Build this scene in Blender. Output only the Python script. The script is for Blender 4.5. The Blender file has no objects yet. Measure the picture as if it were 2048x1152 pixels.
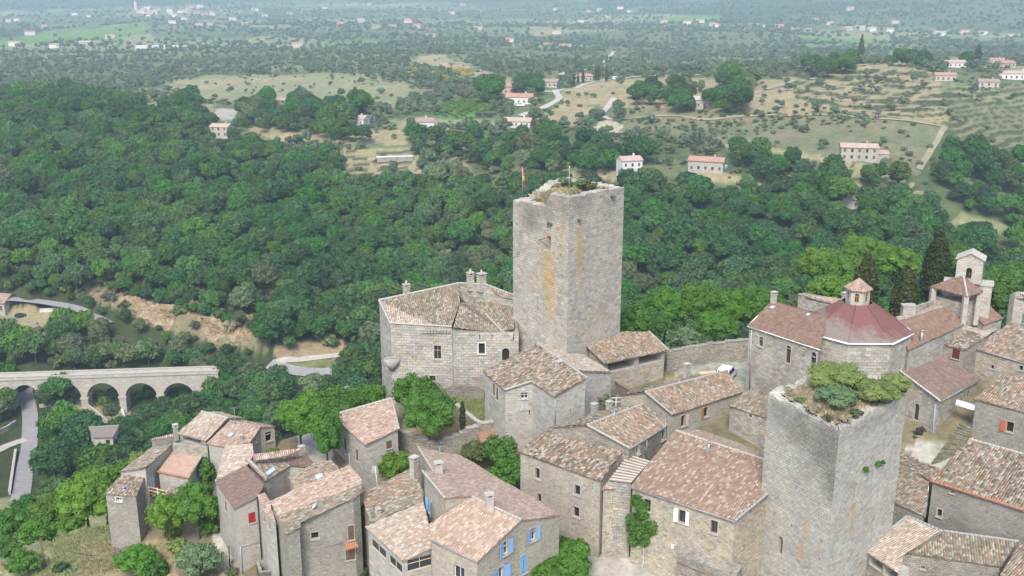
import bpy, bmesh, math, random
import numpy as np
from mathutils import Vector
from mathutils.geometry import tessellate_polygon
from mathutils.bvhtree import BVHTree
R = math.radians
random.seed(7); RNG = np.random.default_rng(7)
scene = bpy.context.scene
COL = scene.collection

# ------------------------------------------------------------------ camera geometry (survey of the place)
FPX, PITCH, CAMH = 2100.0, R(16.5), 50.0
CAM = np.array([0.0, 0.0, CAMH])
FWD = np.array([0, math.cos(PITCH), -math.sin(PITCH)])
UPV = np.array([0, math.sin(PITCH), math.cos(PITCH)])
RIG = np.array([1.0, 0, 0])
def ray(px, py): return FWD + (px-1024)/FPX*RIG + (576-py)/FPX*UPV
def P(px, py, z):
    d = ray(px, py); return CAM + d*((z-CAMH)/d[2])
def PY(px, py, Y):
    d = ray(px, py); return CAM + d*(Y/d[1])
def proj(v):
    d = np.asarray(v)-CAM; dep = d@FWD
    return 1024+FPX*(d@RIG)/dep, 576-FPX*(d@UPV)/dep
def hitplane(px, py, p0, n):
    d = ray(px, py); return CAM + d*(np.dot(p0-CAM, n)/np.dot(d, n))

# ------------------------------------------------------------------ object helpers
def tag(o, label=None, cat=None, group=None, kind=None):
    if label: o['label'] = label
    if cat: o['category'] = cat
    if group: o['group'] = group
    if kind: o['kind'] = kind
    return o
def thing(name, label, cat, loc, group=None):
    o = bpy.data.objects.new(name, None); COL.objects.link(o)
    o.location = [float(a) for a in loc]; o.empty_display_size = .5
    return tag(o, label, cat, group)
def rootloc(p):
    loc = np.zeros(3)
    while p is not None:
        loc += np.array(p.location); p = p.parent
    return loc
class MB:
    """collects polygons (world coordinates) and links them as ONE mesh object"""
    def __init__(s): s.v=[]; s.f=[]; s.uv=[]; s.m=[]; s.sm=[]
    def face(s, pts, uv=None, m=0, smooth=False):
        b=len(s.v); s.v += [tuple(map(float,p)) for p in pts]
        s.f.append(tuple(range(b,b+len(pts)))); s.uv.append(uv); s.m.append(m); s.sm.append(smooth)
    def raw(s, verts, faces, uvs=None, m=0, smooth=False):
        b=len(s.v); s.v += [tuple(map(float,p)) for p in verts]
        for i,f in enumerate(faces):
            s.f.append(tuple(b+k for k in f)); s.m.append(m); s.sm.append(smooth)
            s.uv.append([uvs[k] for k in f] if uvs is not None else None)
    def prism(s, poly, dz, m=0):
        poly=[np.array(p,float) for p in poly]; top=[p+np.array(dz) for p in poly]; n=len(poly)
        s.face(poly[::-1],m=m); s.face(top,m=m)
        for i in range(n):
            j=(i+1)%n; s.face([poly[i],poly[j],top[j],top[i]],m=m)
    def box(s, c, ax, ay, az, m=0):
        """centre c, half-axis vectors"""
        c,ax,ay,az=[np.array(q,float) for q in (c,ax,ay,az)]
        k=[c+i*ax+j*ay+l*az for l in(-1,1) for j in(-1,1) for i in(-1,1)]
        fs=[(0,2,3,1),(4,5,7,6),(0,1,5,4),(2,6,7,3),(0,4,6,2),(1,3,7,5)]
        if np.dot(np.cross(ax,ay),az)<0: fs=[f[::-1] for f in fs]
        for f in fs: s.face([k[i] for i in f],m=m)
    def tube(s, pts, r, n=6, m=0, cap=True, smooth=True):
        pts=[np.array(p,float) for p in pts]; rs=r if hasattr(r,'__len__') else [r]*len(pts)
        rings=[]
        for i,p in enumerate(pts):
            d=pts[min(i+1,len(pts)-1)]-pts[max(i-1,0)]; d=d/(np.linalg.norm(d)+1e-9)
            a=np.cross(d,[0,0,1.0]); 
            if np.linalg.norm(a)<1e-3: a=np.cross(d,[1.0,0,0])
            a/=np.linalg.norm(a); b=np.cross(d,a)
            rings.append([p+rs[i]*(math.cos(t)*a+math.sin(t)*b) for t in np.linspace(0,2*math.pi,n,endpoint=False)])
        V=[q for rg in rings for q in rg]; F=[]
        for i in range(len(pts)-1):
            for k in range(n):
                F.append((i*n+k,i*n+(k+1)%n,(i+1)*n+(k+1)%n,(i+1)*n+k))
        if cap: F.append(tuple(range(n))[::-1]); F.append(tuple((len(pts)-1)*n+k for k in range(n)))
        s.raw(V,F,m=m,smooth=smooth)
    def build(s, name, mats, parent=None, label=None):
        me=bpy.data.meshes.new(name); off=rootloc(parent)
        v=np.array(s.v,float)-off if s.v else np.zeros((0,3))
        me.from_pydata(v.tolist(),[],s.f)
        if not isinstance(mats,(list,tuple)): mats=[mats]
        for m in mats: me.materials.append(m)
        n=len(me.polygons)
        me.polygons.foreach_set('material_index',np.array(s.m,dtype=np.int32))
        me.polygons.foreach_set('use_smooth',np.array(s.sm,dtype=bool))
        uvl=me.uv_layers.new(name='UVMap'); out=np.zeros((len(me.loops),2),np.float32); k=0
        V=np.array(s.v,float)
        for f,uv in zip(s.f,s.uv):
            if uv is None:
                p=V[list(f)]
                nn=np.zeros(3)
                for i in range(len(f)):
                    a=p[i]; b=p[(i+1)%len(f)]
                    nn+=np.cross(a,b)
                nn/= (np.linalg.norm(nn)+1e-12)
                if abs(nn[2])<.75:
                    t=np.array([-nn[1],nn[0]]); t/=np.linalg.norm(t)+1e-12
                    out[k:k+len(f),0]=p[:,:2]@t; out[k:k+len(f),1]=p[:,2]
                else:
                    out[k:k+len(f),0]=p[:,0]; out[k:k+len(f),1]=p[:,1]
            else: out[k:k+len(f)]=uv
            k+=len(f)
        uvl.data.foreach_set('uv',out.ravel()); me.update()
        o=bpy.data.objects.new(name,me); COL.objects.link(o); o.parent=parent
        if label: o['label']=label
        return o
def npmesh(name, verts, faces, mat, attrs=None, smooth=False):
    """fast mesh from numpy quads"""
    me=bpy.data.meshes.new(name); nv=len(verts); nf=len(faces); k=faces.shape[1]
    me.vertices.add(nv); me.vertices.foreach_set('co',np.ascontiguousarray(verts,np.float32).ravel())
    me.loops.add(nf*k); me.loops.foreach_set('vertex_index',np.ascontiguousarray(faces,np.int32).ravel())
    me.polygons.add(nf); me.polygons.foreach_set('loop_start',np.arange(0,nf*k,k,dtype=np.int32))
    me.polygons.foreach_set('use_smooth',np.full(nf,smooth,dtype=bool))
    for a,(tp,data) in (attrs or {}).items():
        at=me.attributes.new(a,tp,'POINT')
        if tp=='FLOAT': at.data.foreach_set('value',np.ascontiguousarray(data,np.float32))
        else: at.data.foreach_set('color',np.ascontiguousarray(data,np.float32).ravel())
    me.update(calc_edges=True); me.validate()
    if mat: me.materials.append(mat)
    return me
def copy_tree(src, loc, rz, sc, label=None, group=None):
    r=src.copy(); COL.objects.link(r); r.location=[float(a) for a in loc]; r.rotation_euler=(0,0,rz); r.scale=sc
    if label: r['label']=label
    if group: r['group']=group
    for ch in src.children:
        c=ch.copy(); COL.objects.link(c); c.parent=r
    return r

# ------------------------------------------------------------------ materials
class NT:
    def __init__(s,name):
        s.mat=bpy.data.materials.new(name); s.mat.use_nodes=True; s.nt=s.mat.node_tree; s.nt.nodes.clear()
        s.out=s.n('ShaderNodeOutputMaterial')
    def n(s,t,**kw):
        nd=s.nt.nodes.new(t)
        for k,v in kw.items(): setattr(nd,k,v)
        return nd
    def inp(s,nd,key,v):
        if v is None: return
        if hasattr(v,'is_linked') or hasattr(v,'links'): s.nt.links.new(v,nd.inputs[key])
        else:
            if hasattr(v,'__len__') and len(v)==3 and nd.inputs[key].type=='RGBA': v=(*v,1)
            nd.inputs[key].default_value=v
    def math(s,op,a,b=None,c=None,clamp=False):
        nd=s.n('ShaderNodeMath',operation=op,use_clamp=clamp); s.inp(nd,0,a); s.inp(nd,1,b); s.inp(nd,2,c); return nd.outputs[0]
    def mix(s,f,a,b,blend='MIX'):
        nd=s.n('ShaderNodeMix',data_type='RGBA',blend_type=blend); s.inp(nd,0,f); s.inp(nd,6,a); s.inp(nd,7,b); return nd.outputs[2]
    def noise(s,vec,scale,detail=3,rough=.55,dim='3D',w=None):
        nd=s.n('ShaderNodeTexNoise',noise_dimensions=dim); s.inp(nd,'Vector',vec); s.inp(nd,'Scale',scale); s.inp(nd,'Detail',detail); s.inp(nd,'Roughness',rough); return nd
    def ramp(s,fac,stops,interp='LINEAR'):
        nd=s.n('ShaderNodeValToRGB'); cr=nd.color_ramp; cr.interpolation=interp
        while len(cr.elements)<len(stops): cr.elements.new(.5)
        for e,(p,c) in zip(cr.elements,stops):
            e.position=p; e.color=(*c,1) if hasattr(c,'__len__') else (c,c,c,1)
        s.inp(nd,0,fac); return nd.outputs[0]
    def map(s,fac,a,b,c,d):
        nd=s.n('ShaderNodeMapRange'); s.inp(nd,0,fac); 
        for i,v in enumerate((a,b,c,d)): nd.inputs[i+1].default_value=v
        return nd.outputs[0]
    def comb(s,x,y,z=0.0):
        nd=s.n('ShaderNodeCombineXYZ'); s.inp(nd,0,x); s.inp(nd,1,y); s.inp(nd,2,z); return nd.outputs[0]
    def uv(s):
        return s.n('ShaderNodeUVMap',uv_map='UVMap').outputs[0]
    def bsdf(s,color,rough=.9,spec=.2,bump=None,bstr=.5,bdist=.05,metal=0.0,**kw):
        b=s.n('ShaderNodeBsdfPrincipled'); s.inp(b,'Base Color',color); s.inp(b,'Roughness',rough); s.inp(b,'Specular IOR Level',spec); s.inp(b,'Metallic',metal)
        for k,v in kw.items(): s.inp(b,k,v)
        if bump is not None:
            bn=s.n('ShaderNodeBump'); bn.inputs['Strength'].default_value=bstr; bn.inputs['Distance'].default_value=bdist
            s.inp(bn,'Height',bump); s.nt.links.new(bn.outputs[0],b.inputs['Normal'])
        s.nt.links.new(b.outputs[0],s.out.inputs[0]); return b
def plain(name,c,rough=.6,metal=0,spec=.3,var=.12,scale=6):
    t=NT(name); g=t.n('ShaderNodeNewGeometry').outputs['Position']
    ns=t.noise(g,scale,3).outputs[0]; f=t.map(ns,.3,.7,1-var,1+var)
    col=t.mix(1.0,(*c,1),t.comb(f,f,f),'MULTIPLY'); t.bsdf(col,rough,spec,metal=metal); return t.mat
def stone(name,c1,c2,mortar,bw=.55,bh=.29,stain=.35,lichen=None,blobs=None,rubble=.5,dark=None,seed=0,wash=0.0,soot=None):
    t=NT(name); uv=t.uv(); obj=t.n('ShaderNodeNewGeometry').outputs['Position']
    dn=t.noise(uv,1.7,2); 
    off=t.n('ShaderNodeVectorMath',operation='SUBTRACT'); t.inp(off,0,dn.outputs['Color']); off.inputs[1].default_value=(.5,.5,.5)
    sc=t.n('ShaderNodeVectorMath',operation='SCALE'); t.inp(sc,0,off.outputs[0]); sc.inputs['Scale'].default_value=.16*rubble+.03
    ad=t.n('ShaderNodeVectorMath',operation='ADD'); t.inp(ad,0,uv); t.inp(ad,1,sc.outputs[0])
    br=t.n('ShaderNodeTexBrick',offset=.45,squash=1.0); t.inp(br,'Vector',ad.outputs[0]); br.inputs['Scale'].default_value=1
    t.inp(br,'Color1',c1); t.inp(br,'Color2',c2); t.inp(br,'Mortar',mortar)
    br.inputs['Mortar Size'].default_value=.018+.012*rubble; br.inputs['Mortar Smooth'].default_value=.5; br.inputs['Brick Width'].default_value=bw; br.inputs['Row Height'].default_value=bh; br.inputs['Bias'].default_value=0
    col=br.outputs['Color']
    # stone-to-stone tint and odd dark / pale stones
    vs=t.n('ShaderNodeMapping'); t.inp(vs,0,ad.outputs[0]); vs.inputs['Scale'].default_value=(1/bw*1.1,1/bh*.95,1)
    vo=t.n('ShaderNodeTexVoronoi',feature='F1'); t.inp(vo,'Vector',vs.outputs[0]); vo.inputs['Scale'].default_value=1
    sep=t.n('ShaderNodeSeparateColor'); t.inp(sep,0,vo.outputs['Color'])
    f=t.ramp(sep.outputs[0],[(0,.70),(.16,.91),(.5,1.0),(.8,1.04),(1,1.2)])
    col=t.mix(1.0,col,f,'MULTIPLY')
    warm=t.ramp(sep.outputs[1],[(0,(.98,1.0,1.03)),(.55,(1.0,1.0,1.0)),(1,(1.08,1.0,.86))])
    col=t.mix(1.0,col,warm,'MULTIPLY')
    # big weathering
    n1=t.noise(obj,.22+.01*seed,5,.62).outputs[0]; f=t.map(n1,.3,.7,1-stain*.7,1+stain*.4)
    col=t.mix(1.0,col,t.comb(f,f,t.math('MULTIPLY',f,.99)),'MULTIPLY')
    su=t.n('ShaderNodeMapping'); t.inp(su,0,uv); su.inputs['Scale'].default_value=(1.1,.13,1); su.inputs['Location'].default_value=(seed*3.1,0,0)
    st=t.noise(su.outputs[0],1.0,4,.6).outputs[0]; f=t.map(st,.5,.78,0,.5*stain+.05)
    col=t.mix(f,col,(.16,.15,.135,1))
    fl=t.noise(uv,9,2,.6).outputs[0]; col=t.mix(t.map(fl,.60,.74,0,.45),col,(.60,.59,.56,1))
    fl2=t.noise(uv,7.3,3,.6).outputs[0]; col=t.mix(t.map(fl2,.28,.42,.5,0),col,(.10,.095,.085,1))
    if wash:
        wn=t.noise(obj,.5,3).outputs[0]; col=t.mix(t.map(wn,.35,.65,wash*.5,wash),col,(.42,.41,.385,1))
    if dark:
        s=t.n('ShaderNodeSeparateXYZ'); t.inp(s,0,uv)
        dz0,dz1,amt=dark; nn=t.noise(obj,.45,4).outputs[0]
        zz=t.math('ADD',s.outputs[1],t.math('MULTIPLY',nn,3.0)); f=t.map(zz,dz0+1.5,dz1+1.5,0,amt)
        col=t.mix(f,col,t.mix(1.0,col,(.52,.51,.49,1),'MULTIPLY'))
    col=t.mix(1.0,col,(1.0,.99,.966,1),'MULTIPLY')
    if soot:
        s=t.n('ShaderNodeSeparateXYZ'); t.inp(s,0,uv); tot=None
        for (u0,v0,ru,rv,a) in soot:
            du=t.math('DIVIDE',t.math('SUBTRACT',s.outputs[0],u0),ru); dv=t.math('DIVIDE',t.math('SUBTRACT',s.outputs[1],v0),rv)
            q=t.math('MULTIPLY',t.math('SUBTRACT',1.0,t.math('ADD',t.math('MULTIPLY',du,du),t.math('MULTIPLY',dv,dv)),clamp=True),a)
            tot=q if tot is None else t.math('MAXIMUM',tot,q)
        sn=t.noise(uv,.9,6,.72).outputs[0]; f=t.map(t.math('ADD',tot,t.math('MULTIPLY',t.math('SUBTRACT',sn,.5),.9)),.12,.85,0,.85)
        col=t.mix(f,col,t.mix(1.0,col,(.44,.44,.42,1),'MULTIPLY'))
        wf=t.noise(uv,4.5,3,.6).outputs[0]; col=t.mix(t.math('MULTIPLY',f,t.map(wf,.60,.70,0,.8)),col,(.52,.52,.50,1))
    if lichen:
        s=t.n('ShaderNodeSeparateXYZ'); t.inp(s,0,uv); tot=None
        for (u0,v0,ru,rv,a) in lichen:
            du=t.math('DIVIDE',t.math('SUBTRACT',s.outputs[0],u0),ru); dv=t.math('DIVIDE',t.math('SUBTRACT',s.outputs[1],v0),rv)
            q=t.math('MULTIPLY',t.math('SUBTRACT',1.0,t.math('ADD',t.math('MULTIPLY',du,du),t.math('MULTIPLY',dv,dv)),clamp=True),a)
            tot=q if tot is None else t.math('MAXIMUM',tot,q)
        lm=t.n('ShaderNodeMapping'); t.inp(lm,0,uv); lm.inputs['Scale'].default_value=(1.5,.45,1)
        ln=t.noise(lm.outputs[0],1.3,6,.7).outputs[0]
        f=t.map(t.math('ADD',tot,t.math('MULTIPLY',t.math('SUBTRACT',ln,.5),2.6)),.25,1.0,0,.8)
        lc=t.ramp(ln,[(.3,(.36,.27,.10)),(.5,(.40,.24,.05)),(.7,(.36,.33,.22))])
        col=t.mix(f,col,t.mix(.45,lc,t.mix(1.0,col,(1.35,.85,.25,1),'MULTIPLY')))
    h=t.math('ADD',t.math('MULTIPLY',br.outputs['Fac'],-1.0),t.math('MULTIPLY',t.noise(uv,6,4).outputs[0],.9))
    t.bsdf(col,.92,.15,h,.75,.05); return t.mat
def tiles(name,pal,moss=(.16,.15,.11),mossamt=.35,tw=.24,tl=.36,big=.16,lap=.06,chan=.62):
    t=NT(name); uv=t.uv(); s=t.n('ShaderNodeSeparateXYZ'); t.inp(s,0,uv)
    g=t.n('ShaderNodeNewGeometry').outputs['Position']
    cu=t.math('FLOOR',t.math('DIVIDE',s.outputs[0],tw))
    wn0=t.n('ShaderNodeTexWhiteNoise',noise_dimensions='1D'); t.inp(wn0,'W',cu)
    vv=t.math('ADD',t.math('DIVIDE',s.outputs[1],tl),t.math('MULTIPLY',wn0.outputs[0],.35)); rv=t.math('FLOOR',vv)
    wn=t.n('ShaderNodeTexWhiteNoise',noise_dimensions='2D'); t.inp(wn,'Vector',t.comb(cu,rv,0.0))
    bn=t.noise(g,.55,4,.65).outputs[0]
    x=t.math('ADD',wn.outputs[0],t.math('MULTIPLY',t.math('SUBTRACT',bn,.5),big*2),clamp=True)
    n=len(pal); col=t.ramp(x,[(i/n,c) for i,c in enumerate(pal)],'CONSTANT')
    wn2=t.n('ShaderNodeTexWhiteNoise',noise_dimensions='2D'); t.inp(wn2,'Vector',t.comb(rv,cu,3.0))
    f=t.map(wn2.outputs[0],0,1,.78,1.0); col=t.mix(1.0,col,t.comb(f,f,f),'MULTIPLY')
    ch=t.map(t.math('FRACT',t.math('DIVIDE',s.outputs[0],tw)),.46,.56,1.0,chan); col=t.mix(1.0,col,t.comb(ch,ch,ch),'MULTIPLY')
    mn=t.noise(g,1.4,6,.7).outputs[0]; col=t.mix(t.map(mn,.5,.72,0,mossamt),col,(*moss,1))
    sp=t.noise(g,14,2,.6).outputs[0]; col=t.mix(t.map(sp,.6,.75,0,.5*min(1,mossamt*2)),col,(.46,.43,.36,1))
    hsv=t.n('ShaderNodeHueSaturation'); t.inp(hsv,'Color',col); hsv.inputs['Hue'].default_value=.509; hsv.inputs['Saturation'].default_value=.90; hsv.inputs['Value'].default_value=.98; col=hsv.outputs[0]
    fr=t.math('FRACT',vv)
    h=t.math('MULTIPLY',fr,1.0)
    t.bsdf(col,.88,.18,h,.8,lap); return t.mat
def foliage(name,lo,hi,trans=.22,vary=1.0):
    t=NT(name); oi=t.n('ShaderNodeObjectInfo').outputs['Random']
    at=t.n('ShaderNodeAttribute',attribute_name='lv').outputs['Fac']
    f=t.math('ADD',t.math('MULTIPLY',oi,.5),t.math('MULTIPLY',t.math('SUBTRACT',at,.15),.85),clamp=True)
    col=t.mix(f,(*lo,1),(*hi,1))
    wn=t.n('ShaderNodeTexWhiteNoise',noise_dimensions='1D'); t.inp(wn,'W',t.math('MULTIPLY',oi,91.7))
    lo_=t.n('ShaderNodeObjectInfo').outputs['Location']; pn=t.noise(lo_,.018,3,.6).outputs[0]
    hs=t.n('ShaderNodeHueSaturation'); t.inp(hs,'Color',col); t.inp(hs,'Hue',t.math('ADD',t.map(wn.outputs[0],0,1,.5-.018*vary,.5+.012*vary),t.map(pn,.3,.7,-.009*vary,.010*vary))); t.inp(hs,'Saturation',t.map(oi,0,1,1-.18*vary,1+.15*vary)); t.inp(hs,'Value',t.math('MULTIPLY',t.map(wn.outputs[0],0,1,1-.26*vary,1+.24*vary),t.map(pn,.3,.7,1+.16*vary,1-.14*vary)))
    d=t.n('ShaderNodeBsdfPrincipled'); t.inp(d,'Base Color',hs.outputs[0]); t.inp(d,'Roughness',.6); t.inp(d,'Specular IOR Level',.2)
    tr=t.n('ShaderNodeBsdfTranslucent'); t.inp(tr,'Color',hs.outputs[0])
    mx=t.n('ShaderNodeMixShader'); mx.inputs[0].default_value=trans
    t.nt.links.new(d.outputs[0],mx.inputs[1]); t.nt.links.new(tr.outputs[0],mx.inputs[2]); t.nt.links.new(mx.outputs[0],t.out.inputs[0]); return t.mat
M={}
M['stone']=stone('grey_stone',(.42,.40,.36),(.31,.295,.265),(.25,.235,.21),seed=1)
M['stone_warm']=stone('warm_stone',(.45,.41,.345),(.34,.31,.255),(.32,.29,.24),bw=.42,bh=.24,rubble=1.0,stain=.28,seed=2)
M['stone_dark']=stone('weathered_stone',(.34,.32,.285),(.24,.23,.205),(.20,.19,.17),bw=.42,bh=.22,rubble=.9,stain=.45,seed=3)
M['stone_light']=stone('pale_stone',(.47,.445,.40),(.36,.34,.30),(.32,.30,.265),stain=.25,seed=4,wash=.35)
M['ashlar']=stone('castle_ashlar',(.43,.415,.38),(.33,.315,.285),(.21,.20,.175),bw=.7,bh=.36,rubble=.25,stain=.3,seed=5)
M['render_grey']=stone('grey_render',(.24,.23,.205),(.215,.205,.185),(.20,.19,.17),bw=.5,bh=.3,rubble=1.2,stain=.5,seed=6,wash=.2)
M['viaduct']=stone('viaduct_stone',(.50,.475,.43),(.42,.40,.36),(.38,.36,.32),bw=.8,bh=.4,rubble=.2,stain=.3,seed=8,wash=.4)
M['stone_b']=stone('beige_stone',(.44,.40,.33),(.34,.31,.255),(.31,.285,.235),bw=.36,bh=.2,rubble=1.2,stain=.28,seed=21,wash=.25)
M['stone_c']=stone('pale_grey_stone',(.47,.455,.42),(.37,.355,.325),(.30,.29,.26),bw=.6,bh=.31,rubble=.5,stain=.3,seed=22,wash=.3)
M['stone_d']=stone('rough_grey_stone',(.36,.345,.31),(.26,.25,.225),(.22,.21,.185),bw=.32,bh=.17,rubble=1.4,stain=.35,seed=23,wash=.2)
M['stone_e']=stone('half_rendered_stone',(.41,.385,.335),(.34,.32,.28),(.33,.31,.27),bw=.44,bh=.25,rubble=1.0,stain=.4,seed=24,wash=.6)
M['rubble']=stone('dry_stone',(.45,.42,.365),(.32,.30,.26),(.17,.16,.135),bw=.38,bh=.2,rubble=1.3,stain=.35,seed=9)
M['white_wash']=plain('white_wash',(.58,.565,.53),.9,var=.1,scale=1.5)
M['cream_wash']=plain('cream_wash',(.40,.375,.325),.9,var=.12,scale=1.2)
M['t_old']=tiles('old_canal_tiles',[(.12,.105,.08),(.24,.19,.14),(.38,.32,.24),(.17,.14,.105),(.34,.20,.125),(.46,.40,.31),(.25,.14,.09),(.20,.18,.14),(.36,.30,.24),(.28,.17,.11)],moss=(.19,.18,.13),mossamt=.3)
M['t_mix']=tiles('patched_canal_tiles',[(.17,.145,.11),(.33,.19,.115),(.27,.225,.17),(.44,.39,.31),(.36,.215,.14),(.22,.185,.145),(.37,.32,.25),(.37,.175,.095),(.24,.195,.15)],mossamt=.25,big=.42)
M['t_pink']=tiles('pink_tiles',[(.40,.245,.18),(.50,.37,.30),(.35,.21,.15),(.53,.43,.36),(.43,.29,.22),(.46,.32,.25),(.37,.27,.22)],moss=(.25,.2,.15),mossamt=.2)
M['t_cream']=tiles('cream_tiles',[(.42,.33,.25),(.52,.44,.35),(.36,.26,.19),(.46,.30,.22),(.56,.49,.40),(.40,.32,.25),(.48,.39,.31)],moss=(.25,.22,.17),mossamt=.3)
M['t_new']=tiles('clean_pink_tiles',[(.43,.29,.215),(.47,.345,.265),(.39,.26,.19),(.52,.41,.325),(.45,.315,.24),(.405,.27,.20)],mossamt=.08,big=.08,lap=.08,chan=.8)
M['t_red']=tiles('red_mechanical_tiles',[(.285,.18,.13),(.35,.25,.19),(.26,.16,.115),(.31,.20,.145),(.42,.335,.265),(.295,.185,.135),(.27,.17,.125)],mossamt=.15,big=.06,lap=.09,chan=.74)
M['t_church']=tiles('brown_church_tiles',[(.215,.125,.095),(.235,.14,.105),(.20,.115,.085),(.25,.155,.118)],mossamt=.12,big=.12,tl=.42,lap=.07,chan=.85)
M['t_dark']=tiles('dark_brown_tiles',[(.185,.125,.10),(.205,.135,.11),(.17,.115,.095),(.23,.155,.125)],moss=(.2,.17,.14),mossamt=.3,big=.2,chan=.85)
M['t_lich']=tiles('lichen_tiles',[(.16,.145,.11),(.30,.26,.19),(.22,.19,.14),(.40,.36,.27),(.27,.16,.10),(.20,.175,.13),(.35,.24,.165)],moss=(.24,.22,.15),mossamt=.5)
M['sheet']=plain('pink_roof_sheet',(.40,.275,.205),.8,var=.14,scale=2)
M['rust']=plain('rusty_sheet',(.25,.155,.105),.85,var=.3,scale=2)
M['zinc']=plain('zinc_flashing',(.27,.28,.295),.6,metal=0,var=.12)
M['slate']=plain('brown_slate',(.18,.155,.135),.8,var=.12,scale=3)
M['dark']=plain('dark_interior',(.025,.023,.02),.9,var=.1)
M['wood']=plain('old_brown_wood',(.13,.085,.055),.8,var=.3,scale=10)
M['owood']=plain('orange_brown_wood',(.33,.15,.06),.7,var=.15)
M['lwood']=plain('pale_wood',(.55,.45,.32),.8,var=.2,scale=12)
M['red']=plain('red_paint',(.30,.018,.016),.6,var=.08)
M['blue']=plain('blue_paint',(.17,.34,.56),.6,var=.06)
M['paleblue']=plain('pale_blue_paint',(.42,.52,.64),.6,var=.06)
M['dusty']=plain('dusty_grey_paint',(.40,.40,.39),.7)
M['white']=plain('white_paint',(.78,.78,.76),.5,var=.05)
M['pinkp']=plain('faded_pink_paint',(.46,.33,.29),.7,var=.08)
M['trim']=plain('dressed_stone',(.40,.375,.33),.85,var=.15,scale=4)
M['asphalt']=plain('grey_asphalt',(.255,.25,.24),.9,var=.12,scale=.7)
M['paving']=plain('pale_paving',(.40,.37,.32),.9,var=.12,scale=.7)
M['metal']=plain('grey_metal',(.35,.36,.37),.45,metal=.4,var=.1)
M['black']=plain('black_rubber',(.02,.02,.02),.7)
M['carpaint']=plain('white_car_paint',(.75,.76,.77),.25,spec=.5,var=.02)
M['cardark']=plain('dark_car_paint',(.03,.035,.04),.25,spec=.5,var=.02)
M['terracotta']=plain('terracotta',(.36,.17,.10),.8,var=.15)
M['bark']=plain('bark',(.10,.08,.06),.95,var=.3,scale=5)
M['plaster']=plain('pale_mortar',(.36,.335,.295),.9,var=.15,scale=4)
def glass():
    t=NT('window_glass'); t.bsdf((.035,.045,.05,1),.08,.5); return t.mat
M['glass']=glass()
def glass2():
    t=NT('skylight_glass'); t.bsdf((.42,.52,.60,1),.12,.6); return t.mat
M['sky_glass']=glass2()
M['f_oak']=foliage('oak_leaves',(0.02, 0.076, 0.018),(0.066, 0.158, 0.034))
M['f_mid']=foliage('mixed_leaves',(0.042, 0.108, 0.024),(0.105, 0.19, 0.042))
M['f_plane']=foliage('plane_leaves',(0.042, 0.12, 0.018),(0.1, 0.215, 0.034),.25,.35)
M['f_locust']=foliage('locust_leaves',(0.075, 0.165, 0.018),(0.145, 0.26, 0.032),.28,.35)
M['f_lime']=foliage('lime_green_leaves',(0.135, 0.2, 0.05),(0.24, 0.3, 0.1),.3,.3)
M['f_blue']=foliage('blue_green_leaves',(0.1, 0.18, 0.075),(0.19, 0.28, 0.14),.2,.35)
M['f_olive']=foliage('olive_leaves',(0.105, 0.135, 0.075),(0.175, 0.205, 0.12))
M['f_cyp']=foliage('cypress_leaves',(0.022, 0.04, 0.014),(0.06, 0.078, 0.022),.1,.4)
M['f_scrub']=foliage('scrub_leaves',(0.075, 0.115, 0.042),(0.135, 0.17, 0.07))
M['f_far']=foliage('far_leaves',(0.08, 0.13, 0.066),(0.14, 0.192, 0.1))
M['f_broom']=foliage('broom_flowers',(.30,.26,.02),(.45,.38,.04))
M['f_dry']=foliage('dry_stalks',(.22,.19,.11),(.32,.275,.175),.22,.4)
M['f_ivy']=foliage('ivy_leaves',(0.045, 0.125, 0.02),(0.1, 0.21, 0.035),.2,.35)
M['f_chestnut']=foliage('flowering_chestnut_leaves',(0.075, 0.125, 0.05),(0.15, 0.19, 0.085))


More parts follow.
